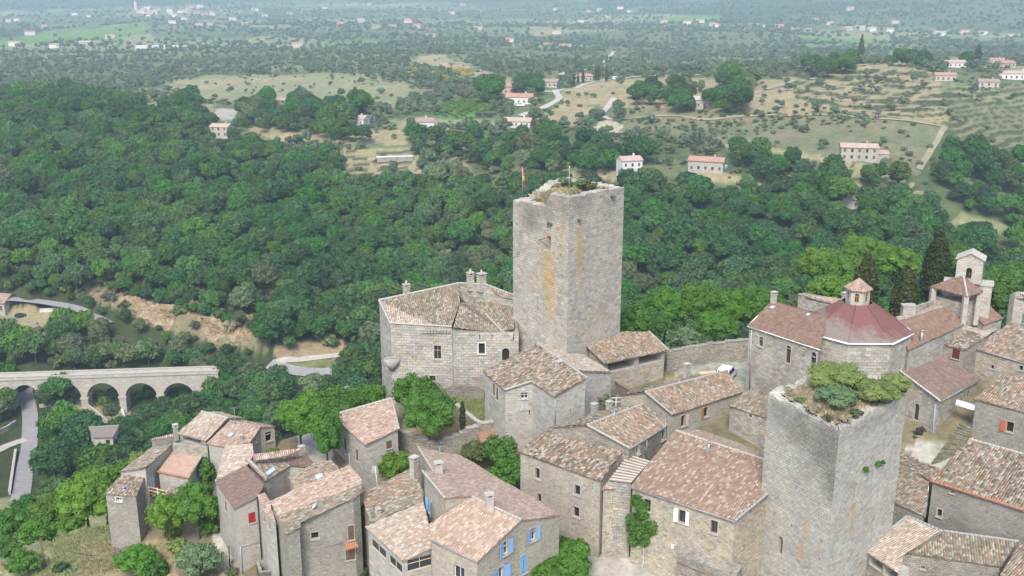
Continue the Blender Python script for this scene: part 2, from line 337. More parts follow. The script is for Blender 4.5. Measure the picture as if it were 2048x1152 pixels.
# ------------------------------------------------------------------ building kit
def newell(p):
    n=np.zeros(3)
    for i in range(len(p)): n+=np.cross(p[i],p[(i+1)%len(p)])
    return n/(np.linalg.norm(n)+1e-12)
def _tj(k): return (math.sin(k*12.9898)*43758.5453)%1.0
def tile_face(mb, pts, tm=0, em=0, tw=.24, amp=.05, thick=.10, flat=False):
    """one pitched roof face of half-round tile rows lying on a slab"""
    pts=[np.array(p,float) for p in pts]; n=newell(pts)
    if n[2]<0: pts=pts[::-1]; n=-n
    g=np.array([0,0,-1.0])+n*n[2]; 
    g=np.array([0,-1.0,0]) if np.linalg.norm(g)<1e-3 else g/np.linalg.norm(g)
    u=np.cross(g,n); u/=np.linalg.norm(u)
    if not flat:
        U=np.array([p@u for p in pts]); V=np.array([p@g for p in pts]); w=np.mean([p@n for p in pts])
        step=tw/4; k0=math.ceil(U.min()/step); k1=math.floor(U.max()/step)
        us=[U.min()+1e-4]+[k*step for k in range(k0,k1+1)]+[U.max()-1e-4]
        nv=max(2,int(math.ceil((V.max()-V.min())/.9))+1)
        verts=[];uvs=[]
        ok=[]
        for uu in us:
            vs=[]
            for i in range(len(pts)):
                a,b=U[i],U[(i+1)%len(pts)]
                if (a-uu)*(b-uu)<=0 and abs(a-b)>1e-9:
                    tt=(uu-a)/(b-a); vs.append(V[i]+tt*(V[(i+1)%len(pts)]-V[i]))
            if len(vs)<2: ok.append(False); vs=[0,0]
            else: ok.append(True)
            lo,hi=min(vs),max(vs); k=round(uu/tw)
            wob=.028*math.sin(uu*1.9)+.03*math.sin(uu*.7+2); hi+=.10*_tj(k)-.02; lo-=.05*_tj(k+77)
            for j in range(nv):
                vv=lo+(hi-lo)*j/(nv-1)
                h=amp*(math.cos(2*math.pi*uu/tw))+amp*.9+wob+.03*math.sin(vv*1.3+uu*.5)
                # keep the plane itself exact for skewed quads
                q=u*uu+g*vv+n*(w+h)
                verts.append(q); uvs.append((uu+tw/4*1.0,vv))
        F=[]
        for i in range(len(us)-1):
            if not(ok[i] and ok[i+1]): continue
            for j in range(nv-1):
                a=i*nv+j; F.append((a,a+1,a+nv+1,a+nv))
        mb.raw(verts,F,uvs,m=tm,smooth=True)
    dn=np.array([0,0,-thick]); bot=[p+dn for p in pts]
    mb.face(bot[::-1],m=em)
    uvp=[(p@u,p@g) for p in pts]
    top=[p+(n*.004 if flat else -n*.012) for p in pts]
    mb.face(top,uv=uvp,m=tm)
    for i in range(len(pts)):
        j=(i+1)%len(pts); mb.face([bot[i],bot[j],top[j],top[i]],m=em)
def ridge(mb, a, b, m=0, r=.13):
    a=np.array(a);b=np.array(b);L=np.linalg.norm(b-a);k=max(1,int(L/.42))
    for i in range(k):
        p=a+(b-a)*(i/k);q=a+(b-a)*((i+1.12)/k)
        mb.tube([p+[0,0,.03],q+[0,0,.0]],[r*.9,r*1.05],n=7,m=m)
def inset(poly, d):
    """mitred inward offset of a plan polygon, CCW"""
    n=len(poly); out=[]
    for i in range(n):
        p0,p1,p2=[np.array(poly[k][:2],float) for k in((i-1)%n,i,(i+1)%n)]
        d1=p1-p0; d2=p2-p1
        d1/=np.linalg.norm(d1)+1e-9; d2/=np.linalg.norm(d2)+1e-9
        n1=np.array([-d1[1],d1[0]]); n2=np.array([-d2[1],d2[0]])
        b=n1+n2; den=1+n1@n2
        b=b/max(den,.35)
        out.append(np.array([*(p1+b*d),poly[i][2]]))
    return out
def holepoly(s,z,w,h,arch):
    a=[(s-w/2,z-h/2),(s+w/2,z-h/2)]
    if arch:
        r=w/2; zt=z+h/2-r
        a+=[(s+r*math.cos(t),zt+r*math.sin(t)) for t in np.linspace(0,math.pi,9)]
    else: a+=[(s+w/2,z+h/2),(s-w/2,z+h/2)]
    return a
def add_window(root, o, sx, n, s, z, w, h, opt):
    """o origin of the wall frame, sx unit along, n outward; opening is already cut in the wall"""
    W=lambda a,b,d: np.array([*(o[:2]+sx*a+n*d),b])
    hp=holepoly(s,z,w,h,opt.get('arch')); dep=opt.get('deep',.28)
    mb=MB(); k=len(hp)
    for i in range(k):
        a=hp[i];b=hp[(i+1)%k]; mb.face([W(*a,0),W(*b,0),W(*b,-dep),W(*a,-dep)][::-1],m=1)
    closed=opt.get('closed')
    mb.face([W(*q,-dep) for q in hp],m=0)
    pane=M['dark'] if opt.get('style','dark')=='dark' else M['glass']
    win=mb.build(opt.get('name','window'),[pane,opt.get('reveal',M['trim'])],root)
    if opt.get('surround',True) and not opt.get('slit'):
        fb=MB(); t=opt.get('sw',.16)*.62; pr=.025
        outp=holepoly(s,z,w+2*t,h+2*t,opt.get('arch'))
        kk=len(hp)
        for i in range(kk):
            j=(i+1)%kk
            fb.face([W(*outp[i],pr),W(*outp[j],pr),W(*hp[j],pr),W(*hp[i],pr)],m=0)
            fb.face([W(*outp[i],0),W(*outp[j],0),W(*outp[j],pr),W(*outp[i],pr)],m=0)
            fb.face([W(*hp[i],pr),W(*hp[j],pr),W(*hp[j],-.02),W(*hp[i],-.02)],m=0)
        if not opt.get('arch'):
            fb.box(W(s,z-h/2-.05,.06),np.array([*(sx*(w/2+t+.05)),0]),np.array([*(n*.08),0]),(0,0,.05),m=0)
        fb.build('frame',[opt.get('trim',M['trim'])],win)
    if opt.get('style')=='glass' or opt.get('cross'):
        fb=MB(); tm=.024; d=-dep+.04
        fm=opt.get('sash',M['white'])
        for a,b in(((-w/2+tm,0),(tm,h/2)),((w/2-tm,0),(tm,h/2)),((0,h/2-tm),(w/2,tm)),((0,-h/2+tm),(w/2,tm)),((0,0),(tm,h/2))):
            fb.box(W(s+a[0],z+a[1],d),np.array([*(sx*b[0]),0]),np.array([*(n*.025),0]),(0,0,b[1]))
        if opt.get('cross'): fb.box(W(s,z+h*.12,d),np.array([*(sx*w/2),0]),np.array([*(n*.028),0]),(0,0,tm))
        fb.build('sash',[fm],win)
    if closed:
        fb=MB(); fb.box(W(s,z,-.05),np.array([*(sx*(w/2-.005)),0]),np.array([*(n*.03),0]),(0,0,h/2-.005))
        for q in(-.3,.3): fb.box(W(s,z+q*h,-.01),np.array([*(sx*(w/2-.04)),0]),np.array([*(n*.012),0]),(0,0,.05))
        fb.box(W(s,z,-.018),np.array([*(sx*.012),0]),np.array([*(n*.008),0]),(0,0,h/2-.02),m=1)
        fb.build(opt.get('leaf','shutter'),[closed,M['dark']],win)
    sh=opt.get('shutters')
    if sh:
        sides=opt.get('sides',(-1,1))
        for sd in sides:
            fb=MB(); ww=opt.get('shw',w*.5); ang=R(opt.get('ang',12))
            hx=s+sd*(w/2+.04); dx=sx*sd*math.cos(ang)+n*math.sin(ang)
            c=np.array([*(o[:2]+sx*hx+n*.07+dx*ww/2),z]); nn=np.array([-dx[1],dx[0]])
            fb.box(c,np.array([*(dx*ww/2),0]),np.array([*(nn*.022),0]),(0,0,h/2+.04))
            for q in(-.32,.32): fb.box(c+np.array([0,0,q*h]),np.array([*(dx*ww*.45),0]),np.array([*(nn*.036),0]),(0,0,.05))
            fb.build('shutter',[sh],win)
    return win
def walls_mesh(loop, zbase, name, mats, root, openings=(), cap=True, bz=None):
    """vertical walls under a plan loop (CCW, xyz tops). openings: (seg,s,z,w,h,opt)"""
    mb=MB(); n=len(loop); frames=[]
    for i in range(n):
        a=np.array(loop[i]);b=np.array(loop[(i+1)%n]); d=b[:2]-a[:2]; L=np.linalg.norm(d); sx=d/(L+1e-9); nn=np.array([sx[1],-sx[0]])
        frames.append((a,sx,nn,L))
        ops=[q for q in openings if q[0]==i]
        za=zb=zbase
        if bz: za=bz[i]; zb=bz[(i+1)%n]
        outer=[(0,za),(L,zb),(L,b[2]),(0,a[2])]
        if not ops:
            mb.face([np.array([*(a[:2]+sx*s),z]) for s,z in outer]); continue
        polys=[[Vector((s,z,0)) for s,z in outer]]
        for q in ops: polys.append([Vector((s,z,0)) for s,z in holepoly(q[1],q[2],q[3],q[4],q[5].get('arch'))])
        flat=[v for p in polys for v in p]
        for tri in tessellate_polygon(polys):
            tv=[flat[k] for k in tri]
            ar=(tv[1].x-tv[0].x)*(tv[2].y-tv[0].y)-(tv[2].x-tv[0].x)*(tv[1].y-tv[0].y)
            if abs(ar)<1e-6: continue
            if ar<0: tv=tv[::-1]
            mb.face([np.array([*(a[:2]+sx*v.x),v.y]) for v in tv])
    if cap:
        polys=[[Vector((p[0],p[1],0)) for p in loop]]
        for tri in tessellate_polygon(polys):
            mb.face([[loop[k][0],loop[k][1],min(q[2] for q in loop)-.12] for k in tri])
    w=mb.build(name,mats,root)
    for q in openings:
        a,sx,nn,L=frames[q[0]]
        add_window(root,a,sx,nn,*q[1:])
    return w,frames
def chimney(root, pos, w=.6, h=1.2, style='stone', rz=.5, name='chimney'):
    mb=MB(); c=np.array(pos,float); ax=np.array([math.cos(rz),math.sin(rz),0]);ay=np.array([-math.sin(rz),math.cos(rz),0]); az=np.array([0,0,1.0])
    if style=='pipe':
        mb.tube([c-az*.3,c+az*h],w/2,n=8,m=0); mb.tube([c+az*(h+.04),c+az*(h+.2)],w*.75,n=8,m=1); 
        mb.box(c+az*.06,ax*w*.9,ay*w*.9,az*.04,m=1)
        return mb.build(name,[M['metal'],M['zinc']],root)
    mb.box(c+az*(h/2-.4),ax*w/2,ay*w*.4,az*(h/2+.4),m=0)
    mb.box(c+az*(h+.05),ax*(w/2+.06),ay*(w*.4+.06),az*.05,m=1)
    for sx in(-1,1):
        for sy in(-1,1): mb.box(c+az*(h+.2)+ax*sx*w*.36+ay*sy*w*.28,ax*.06,ay*.06,az*.1,m=1)
    mb.box(c+az*(h+.36),ax*(w/2+.08),ay*(w*.4+.08),az*.06,m=2)
    if style=='cone':
        mb.tube([c+az*(h+.42),c+az*(h+.6),c+az*(h+.85)],[.3,.12,.1],n=8,m=1); mb.tube([c+az*(h+.85),c+az*(h+.98)],[.1,.02],n=6,m=1)
    mb.box(c+az*(h+.14),ax*w*.22,ay*w*.18,az*.12,m=3)
    return mb.build(name,[M['stone_light'] if style!='brick' else M['cream_wash'],M['trim'],M['cream_wash'] if style=='brick' else M['trim'],M['dark']],root)
class House: pass
def house(name,label,cat,V,planes,faces,loop,base,wall,tile,oh=.22,wins=(),ridges=(),chims=(),sky=(),group=None,pipes=(),flatroof=False,gut=(),wallname='wall',amp=.05,parts=None,thick=.1):
    """V: ordered list of (key,(px,py,z|plane)) ; planes: dict of ('E',k1,k2,slope) rising left of k1->k2 or ('3',a,b,c)"""
    pt={}
    def plane(pl):
        q=planes[pl]
        if q[0]=='E':
            a,b=pt[q[1]],pt[q[2]]; d=b-a; g=np.array([-d[1],d[0]]); g/=np.linalg.norm(g)
            g3=np.array([*g,q[3]]); n=np.cross(d,g3); return a,n/np.linalg.norm(n)
        a,b,c=[pt[k] for k in q[1:]]; n=np.cross(b-a,c-a); return a,n/np.linalg.norm(n)
    for key,s in V:
        if s[0]=='w': pt[key]=np.array(s[1:],float)
        elif s[0]=='par': pt[key]=pt[s[1]]+pt[s[3]]-pt[s[2]]
        elif s[0]=='add': pt[key]=pt[s[1]]+np.array(s[2:],float)
        elif isinstance(s[2],str): p0,n=plane(s[2]); pt[key]=hitplane(s[0],s[1],p0,n)
        else: pt[key]=P(*s)
    H=House(); H.pt=pt; H.plane=plane
    lp=[pt[k] for k in loop]; ar=sum(lp[i][0]*lp[(i+1)%len(lp)][1]-lp[(i+1)%len(lp)][0]*lp[i][1] for i in range(len(lp)))
    keys=list(loop)
    if ar<0: lp=lp[::-1]; keys=keys[::-1]
    lin=inset(lp,oh)
    for q in lin: q[2]-=.04
    c=np.mean(lp,axis=0); root=thing(name,label,cat,(c[0],c[1],base),group); H.root=root
    n=len(keys); ops=[]
    def seg(k1,k2):
        for i in range(n):
            if {keys[i],keys[(i+1)%n]}=={k1,k2}: return i
        raise KeyError((name,k1,k2))
    for wspec in wins:
        k1,k2,px,py,w,h=wspec[:6]; opt=wspec[6] if len(wspec)>6 else {}
        i=seg(k1,k2); a=lin[i]; b=lin[(i+1)%n]; d=b[:2]-a[:2]; L=np.linalg.norm(d); sx=d/L; nn=np.array([sx[1],-sx[0],0])
        q=hitplane(px,py,a,nn); s=(q[:2]-a[:2])@sx; z=q[2]
        s=min(max(s,w/2+.06),L-w/2-.06)
        top=min(a[2]+(b[2]-a[2])*t for t in((s-w/2)/L,(s+w/2)/L))
        z=min(z,top-h/2-.08)
        ops.append((i,s,z,w,h,opt))
    H.wall,H.frames=walls_mesh(lin,base,wallname,[wall],root,ops)
    H.seg=seg; H.lin=lin
    if faces:
        mb=MB(); ml=[]
        def mi(m):
            if m not in ml: ml.append(m)
            return ml.index(m)
        for f in faces:
            ks=f[0]; tm=f[1] if len(f)>1 and f[1] is not None else tile
            fl=flatroof or (len(f)>2 and f[2])
            tile_face(mb,[pt[k] for k in ks],mi(tm),mi(tm),flat=fl,amp=amp,thick=thick)
        for r in ridges:
            rm=r[2] if len(r)>2 else M['plaster']
            ridge(mb,pt[r[0]]+[0,0,.06],pt[r[1]]+[0,0,.06],mi(rm))
        H.roof=mb.build('roof',ml,root)
    for cs in chims:
        pl,px,py,w,h,st=cs[:6]; p0,nn=plane(pl); q=hitplane(px,py,p0,nn); chimney(root,q,w,h,st,cs[6] if len(cs)>6 else .6)
    for s in sky:
        pl,quad=s[:2]; p0,nn=plane(pl); nn=nn*np.sign(nn[2]); q=[hitplane(a,b,p0,nn)+nn*.16 for a,b in quad]
        c=np.mean(q,axis=0); fb=MB(); out=[c+(p-c)*1.22 for p in q]
        if newell(np.array(out))[2]<0: out=out[::-1]
        fb.prism([p-nn*.2 for p in out],nn*.2); sk=fb.build('skylight',[M['zinc']],root)
        fb=MB(); qq=q if newell(np.array(q))[2]>0 else q[::-1]; fb.face([p+nn*.012 for p in qq]); fb.build('pane',[s[2] if len(s)>2 else M['sky_glass']],sk)
    for g in gut:
        fb=MB(); a,b=pt[g[0]],pt[g[1]]; fb.tube([a-[0,0,.05],b-[0,0,.05]],.07,n=6); fb.build('gutter',[g[2] if len(g)>2 else M['zinc']],root)
    for pp in pipes:
        k1,k2,pts,r,m=pp; i=seg(k1,k2); a=lin[i]; b=lin[(i+1)%n]; d=b[:2]-a[:2]; d/=np.linalg.norm(d); nn=np.array([d[1],-d[0],0])
        fb=MB(); fb.tube([hitplane(x,y,a+nn*.09,nn) for x,y in pts],r,n=6); fb.build('drainpipe',[m],root)
    return H
def onwall(H,k1,k2,px,py,off=0.0):
    i=H.seg(k1,k2); n=len(H.lin); a=H.lin[i]; b=H.lin[(i+1)%n]; d=b[:2]-a[:2]; d/=np.linalg.norm(d); nn=np.array([d[1],-d[0],0])
    return hitplane(px,py,a+nn*off,nn),np.array([*d,0]),nn

# ------------------------------------------------------------------ terrain
CT=[ # surveyed heights: pixel ray + height
(930,830,-2.4),(905,768,-.8),(990,800,-2),(1450,745,1.0),(1340,760,.5),(1500,722,1.0),(1600,800,-.5),(1200,1125,-6.7),(1290,1145,-6.8),(1110,1125,-7.8),(872,870,-4.2),(880,945,-6.4),(822,926,-6.6),(940,930,-6.0),
(980,925,-5.8),(1000,980,-6),(640,900,-6.4),(620,872,-6.2),(735,945,-6.8),(700,1000,-8),(485,1146,-12.2),(440,1000,-10.8),(330,1010,-12.2),(240,1095,-14.8),(150,1050,-16.5),
(60,1140,-15),(280,1130,-13.6),(0,1130,-15.5),(860,1200,-9.8),(560,1210,-12),(1640,1200,-8.5),(1800,1160,-7.5),(1870,915,-1.6),(1920,868,.5),(1960,800,2.6),(1900,1000,-4),
(2000,900,-2),(2040,700,2),(1950,650,2.5),(1750,700,1),(1560,680,1.5),(1180,700,.2),(820,760,-3.5),(560,880,-6.3),(1380,690,.5),(1420,720,1.0),
(45,790,-76),(60,900,-75),(30,1000,-73),(0,890,-75),(240,822,-78.6),(330,828,-79.6),(195,820,-77.5),(375,822,-79.3),(200,905,-71.5),(236,914,-71.5),(185,880,-71),(150,840,-74.5),(60,735,-70),(100,690,-69.5),(40,672,-68.5),(20,632,-67),(85,606,-63.2),(125,611,-63.2),(0,600,-63.2),
(200,655,-66),(430,704,-67),(560,738,-66.5),(660,744,-66.5),(600,715,-65.5),(350,730,-70),(480,790,-75),
(200,576,-56),(350,620,-57),(520,670,-59),(200,612,-63.5),(350,668,-65.8),(520,714,-66),(60,570,-57),(0,580,-60),
(250,400,-45),(250,300,-36),(250,215,-25),(50,400,-45),(50,215,-25),(50,500,-51),(250,500,-51.5),(500,400,-46),(500,300,-36),(500,250,-30),(500,550,-55),(500,640,-58.5),
(700,640,-62),(700,500,-54),(700,400,-45),(700,330,-37),(700,270,-30),(900,400,-46),(900,340,-38),(900,290,-32),(850,245,-26),(1040,200,-22),(1100,190,-21),(1200,215,-22),(1100,300,-32),
(900,560,-60),(1100,500,-54),(1300,500,-50),(1300,580,-58),(1300,400,-40),(1265,345,-31),(1415,345,-31),(1500,300,-27),(1500,400,-38),(1500,500,-50),(1720,322,-24.5),(1700,420,-34),(1850,400,-34),(1900,500,-48),
(2000,560,-55),(2000,450,-42),(2000,350,-33),(2000,250,-22),(1800,280,-23),(1900,210,-14),(1750,160,-11),(1600,200,-16),(1700,130,-7),(1900,140,-6),(2030,160,-9),(1450,215,-19),(1400,250,-25),(1280,262,-26),
(1200,170,-21),(1100,165,-22),(450,262,-29),(430,225,-27),
(1400,120,-45),(1600,100,-48),(1850,95,-48),(1000,130,-35),(830,120,-33),(880,140,-32),(700,170,-33),(450,180,-35),(600,205,-33),(150,182,-38),(200,130,-45),(500,110,-45),(800,90,-42),(1100,90,-45),
(300,80,-50),(100,60,-52),(700,50,-48),(1500,60,-50),(1900,70,-50),(1200,40,-50),(400,25,-45),(900,20,-45),
(-700,400,-42),(-700,250,-28),(-700,130,-42),(-700,600,-62),(-600,800,-78),(-600,1000,-40),(-500,1150,-22),(-700,60,-50),(2750,120,-15),(2750,200,-20),(2750,300,-32),(2750,450,-48),(2600,600,-30),(2600,750,-2),(2600,900,-3),(2600,1150,-8),(2750,70,-50)]
CW=[(-60,130,-32),(-75,112,-30),(-72,92,-20),(-90,140,-46),(-110,180,-68),(-60,180,-54),(-20,180,-42),(-100,220,-75),(-40,240,-76),(20,230,-64),(60,200,-34),(90,180,-20),(130,170,-17),(130,220,-42),(60,260,-66),(110,280,-60),(0,150,-14),(-25,150,-20),(30,160,-12),(40,180,-28),
(0,60,-11),(-40,60,-15),(40,60,-9),(0,20,-14),(-60,40,-18),(60,40,-10)]
for a,zs in ((.75,(80,260,450)),(.45,(75,240,420)),(.3,(50,200,350)),(.15,(-12,120,260)),(0,(-42,70,190)),(-.2,(-45,40,150)),(-.45,(-45,40,150)),(-.75,(-45,60,180))):
    for y,z in zip((3400,4900,7500),zs): CW.append((a*y,y,z))
_c=np.array([P(*c) for c in CT]+[np.array(c,float) for c in CW])
def warp(x,y):
    r=np.hypot(x,y); return np.stack([np.arctan2(x,y)*1.6,np.log(np.maximum(r,5))],-1)
_w=warp(_c[:,0],_c[:,1]); _n=len(_c)
_D=np.linalg.norm(_w[:,None]-_w[None],axis=-1)
_A=np.zeros((_n+3,_n+3)); _A[:_n,:_n]=_D+np.eye(_n)*-.0015; _A[:_n,_n]=1; _A[:_n,_n+1:]=_w; _A[_n,:_n]=1; _A[_n+1:,:_n]=_w.T
_sol=np.linalg.solve(_A,np.concatenate([_c[:,2],[0,0,0]]))
def rbf(x,y):
    w=warp(x,y); out=np.empty(len(w))
    for i in range(0,len(w),20000):
        q=w[i:i+20000]; d=np.linalg.norm(q[:,None]-_w[None],axis=-1)
        out[i:i+20000]=d@_sol[:_n]+_sol[_n]+q@_sol[_n+1:]
    return out
def _hash(ix,iy,s):
    h=(ix.astype(np.int64)*374761393+iy.astype(np.int64)*668265263+s*982451653)&0x7fffffff
    h=(h^(h>>13))*1274126177&0x7fffffff; h=h^(h>>16); return (h&0xffff)/65535.0
def vnoise(x,y,s=0):
    ix=np.floor(x);iy=np.floor(y);fx=x-ix;fy=y-iy; fx=fx*fx*(3-2*fx);fy=fy*fy*(3-2*fy)
    ix=ix.astype(np.int64);iy=iy.astype(np.int64)
    a=_hash(ix,iy,s);b=_hash(ix+1,iy,s);c=_hash(ix,iy+1,s);d=_hash(ix+1,iy+1,s)
    return (a*(1-fx)+b*fx)*(1-fy)+(c*(1-fx)+d*fx)*fy
def fbm(x,y,s=0,o=4):
    t=0;a=.5;n=0
    for k in range(o): t=t+a*vnoise(x*2**k,y*2**k,s+k*17); n+=a; a*=.55
    return t/n
def inpoly(px,py,poly):
    poly=np.array(poly,float); r=np.zeros(np.shape(px),bool); n=len(poly); j=n-1
    for i in range(n):
        xi,yi=poly[i];xj,yj=poly[j]
        c=((yi>py)!=(yj>py))&(px<(xj-xi)*(py-yi)/((yj-yi) if yj!=yi else 1e-9)+xi); r^=c; j=i
    return r
def projn(x,y,z):
    dx=x;dy=y;dz=z-CAMH; dep=dy*FWD[1]+dz*FWD[2]; dep=np.where(dep<1,1,dep)
    return 1024+FPX*dx/dep, 576-FPX*(dy*UPV[1]+dz*UPV[2])/dep
NA,NR=760,860
AZ=np.linspace(R(-44),R(44),NA); LR=np.linspace(math.log(18),math.log(8000),NR)
_aa,_rr=np.meshgrid(AZ,np.exp(LR)); GX=(_rr*np.sin(_aa)).ravel(); GY=(_rr*np.cos(_aa)).ravel(); GR=_rr.ravel()
GZ=rbf(GX,GY)
TERR=[[(1560,150),(1810,128),(1880,150),(1905,232),(1870,245),(1610,212)],[(1690,325),(1790,335),(1870,385),(1830,405),(1690,365)],[(690,305),(835,298),(835,350),(690,357)],[(1880,150),(2048,165),(2048,300),(1900,300)],[(900,120),(1500,90),(1500,140),(900,150)],[(1660,390),(1860,400),(1900,440),(1700,430)]]
_px,_py=projn(GX,GY,GZ)
far=np.clip((GR-400)/2500,0,1)
nz=(fbm(GX/60,GY/60,3,5)-.5); near=np.clip((GR-330)/150,0,1)
GZ=GZ+nz*(1.2+5*near+14*far)*np.clip((GR-70)/120,0.05,1)+ (fbm(GX/9,GY/9,5,3)-.5)*.5*np.clip((GR-60)/200,.3,1)
GZ=GZ+(fbm(GX/420,GY/420,9,4)-.5)*np.clip((GR-900)/900,0,1)*26
tm=np.zeros(len(GX),bool)
for p in TERR: tm|=inpoly(_px,_py,p)
st=np.where(_py<160,2.6,1.5); fl=np.floor(GZ/st)*st; fr=(GZ-fl)/st
GZ=np.where(tm,fl+st*np.clip((fr-.62)/.3,0,1),GZ)
ZG=GZ.reshape(NR,NA)
def TZ(x,y):
    x=np.asarray(x,float);y=np.asarray(y,float)
    a=(np.arctan2(x,y)-AZ[0])/(AZ[1]-AZ[0]); r=(np.log(np.maximum(np.hypot(x,y),18.01))-LR[0])/(LR[1]-LR[0])
    a=np.clip(a,0,NA-1.001);r=np.clip(r,0,NR-1.001); ia=a.astype(int);ir=r.astype(int);fa=a-ia;f=r-ir
    return (ZG[ir,ia]*(1-fa)+ZG[ir,ia+1]*fa)*(1-f)+(ZG[ir+1,ia]*(1-fa)+ZG[ir+1,ia+1]*fa)*f
_ts=np.exp(np.linspace(math.log(60),math.log(7800),4000))
def T(px,py,lo=60):
    """where the sight line meets the ground"""
    d=ray(px,py); ts=_ts[_ts>lo]; pts=CAM+d*ts[:,None]; g=TZ(pts[:,0],pts[:,1])
    k=np.argmax(pts[:,2]<g); k=max(k,1); a=pts[k-1][2]-g[k-1]; b=g[k]-pts[k][2]; t=ts[k-1]+(ts[k]-ts[k-1])*a/(a+b+1e-9)
    p=CAM+d*t; p[2]=TZ(p[0],p[1]); return p
# land cover: fields, pasture, woodland floor and bare ground are different soils and crops
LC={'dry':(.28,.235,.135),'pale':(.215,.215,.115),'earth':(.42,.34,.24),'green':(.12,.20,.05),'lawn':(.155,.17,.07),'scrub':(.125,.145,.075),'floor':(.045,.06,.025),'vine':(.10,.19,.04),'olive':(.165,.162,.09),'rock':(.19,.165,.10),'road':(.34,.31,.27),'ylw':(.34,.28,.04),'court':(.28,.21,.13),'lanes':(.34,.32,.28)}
FIELDS=[('pale',[(320,168),(430,152),(600,148),(760,143),(870,180),(800,212),(640,212),(560,205),(400,195)]),('dry',[(330,166),(600,150),(610,158),(400,176)]),
('dry',[(810,118),(880,110),(960,138),(1030,162),(1000,170),(900,150),(830,130)]),('vine',[(850,222),(910,200),(1012,194),(985,224),(920,237)]),('pale',[(760,240),(850,228),(930,242),(1000,235),(1000,250),(800,262)]),
('dry',[(1075,240),(1130,203),(1205,212),(1165,250),(1090,256)]),('earth',[(1180,262),(1215,238),(1285,262),(1270,272)]),
('dry',[(1120,185),(1200,155),(1560,160),(1620,200),(1630,235),(1400,235),(1250,212),(1130,205)]),('dry',[(1560,150),(1810,125),(1880,150),(1905,240),(1870,250),(1610,215)]),
('olive',[(1250,215),(1640,230),(1900,252),(1840,345),(1650,322),(1440,292),(1240,255)]),('dry',[(1440,290),(1640,310),(1665,322),(1460,303)]),('dry',[(1690,318),(1790,335),(1870,388),(1830,408),(1690,368)]),
('olive',[(1880,150),(2060,165),(2060,330),(1920,320)]),('pale',[(1900,160),(2060,190),(2060,215),(1900,190)]),('pale',[(1930,415),(2060,462),(2060,485),(1900,440)]),('dry',[(685,300),(835,298),(840,352),(685,357)]),
('dry',[(480,258),(560,248),(700,258),(810,263),(815,292),(700,292),(560,284)]),('dry',[(245,206),(425,208),(425,232),(245,224)]),('road',[(430,222),(475,222),(470,240),(425,240)]),('dry',[(880,300),(930,315),(945,348),(920,345)]),
('dry',[(1110,330),(1240,340),(1240,365),(1090,350)]),('dry',[(1400,340),(1560,360),(1540,375),(1380,360)]),
('green',[(0,78),(120,60),(300,46),(280,74),(140,84),(0,96)]),('green',[(1325,31),(1440,29),(1440,42),(1325,42)]),('green',[(1600,74),(1780,76),(1780,84),(1620,82)]),('pale',[(250,70),(300,66),(320,80),(250,86)]),
('scrub',[(1200,60),(1600,60),(1600,110),(1200,110)]),('pale',[(1060,60),(1230,66),(1230,72),(1060,70)]),('dry',[(1060,68),(1110,66),(1120,74),(1070,76)]),
('lawn',[(895,792),(985,780),(985,850),(940,868),(915,830)]),('lawn',[(0,655),(92,652),(92,680),(0,682)]),('court',[(800,850),(880,860),(990,838),(870,895),(800,870)]),
('dry',[(100,790),(240,812),(300,845),(290,870),(120,875)]),('lawn',[(555,715),(665,716),(670,735),(560,738)]),
('pale',[(0,1045),(60,1080),(130,1035),(230,1000),(260,1200),(0,1200)]),('dry',[(0,612),(95,612),(112,622),(95,655),(0,650)]),('court',[(170,1075),(240,1090),(330,1080),(360,1200),(150,1200)]),('lanes',[(590,850),(660,850),(660,930),(600,930)]),('lanes',[(1340,745),(1380,722),(1500,715),(1520,800),(1380,790)]),('dry',[(1320,755),(1420,735),(1420,742),(1330,775)]),
('lanes',[(1150,1085),(1330,1120),(1330,1300),(1100,1300)]),('lanes',[(430,940),(470,1140),(520,1260),(440,1260),(415,1000)]),('lanes',[(1800,890),(1900,880),(1960,820),(1940,930),(1860,960)]),('rock',[(170,566),(350,612),(540,664),(545,704),(430,690),(330,655),(170,602)]),('court',[(545,690),(690,680),(700,712),(560,718)])]
WOODS=[[(-900,200),(150,196),(260,212),(330,224),(390,240),(470,286),(560,308),(690,314),(690,378),(840,374),(900,340),(960,372),(1030,370),(1090,378),(1240,394),(1300,378),(1480,386),(1560,398),(1690,398),(1830,432),(1900,462),(2060,512),(2900,540),(2900,800),(-900,1060)]]
wx=_px+(fbm(GX/14,GY/14,21,3)-.5)*26*np.clip(500/GR,.15,1.2); wy=_py+(fbm(GX/14,GY/14,33,3)-.5)*13*np.clip(500/GR,.15,1.2)
COLR=np.zeros((len(GX),3)); COLR[:]=LC['scrub']
pat=fbm(GX/110,GY/110,41,4); COLR[pat>.55]=LC['olive']; COLR[(pat>.62)]=LC['pale']; COLR[pat<.40]=(.085,.11,.05)
pl=fbm(GX/500+3,GY/160,44,3); farm=GR>900; COLR[farm]=(.105,.135,.070); COLR[farm&(pl>.53)]=(.15,.165,.09); COLR[farm&(pl>.60)]=(.155,.195,.085); COLR[farm&(pl>.66)]=LC['pale']
COLR[farm&(pl<.40)]=(.08,.105,.055)
fh=fbm(GX/700,GY/300,47,4); COLR[GR>3600]=(.06,.085,.045); COLR[(GR>3600)&(fh>.6)]=(.11,.14,.07)
hillw=(GZ>-41)&(GR>2000)&(GX>250); COLR[hillw]=(.06,.09,.05); COLR[hillw&(fh>.58)]=(.10,.125,.075)
wood=np.zeros(len(GX),bool)
for p in WOODS: wood|=inpoly(wx,wy,p)
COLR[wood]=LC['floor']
FM=np.zeros(len(GX),np.int16)-1
for k,(nm,p) in enumerate(FIELDS):
    m=inpoly(wx,wy,p); COLR[m]=LC[nm]; FM[m]=k
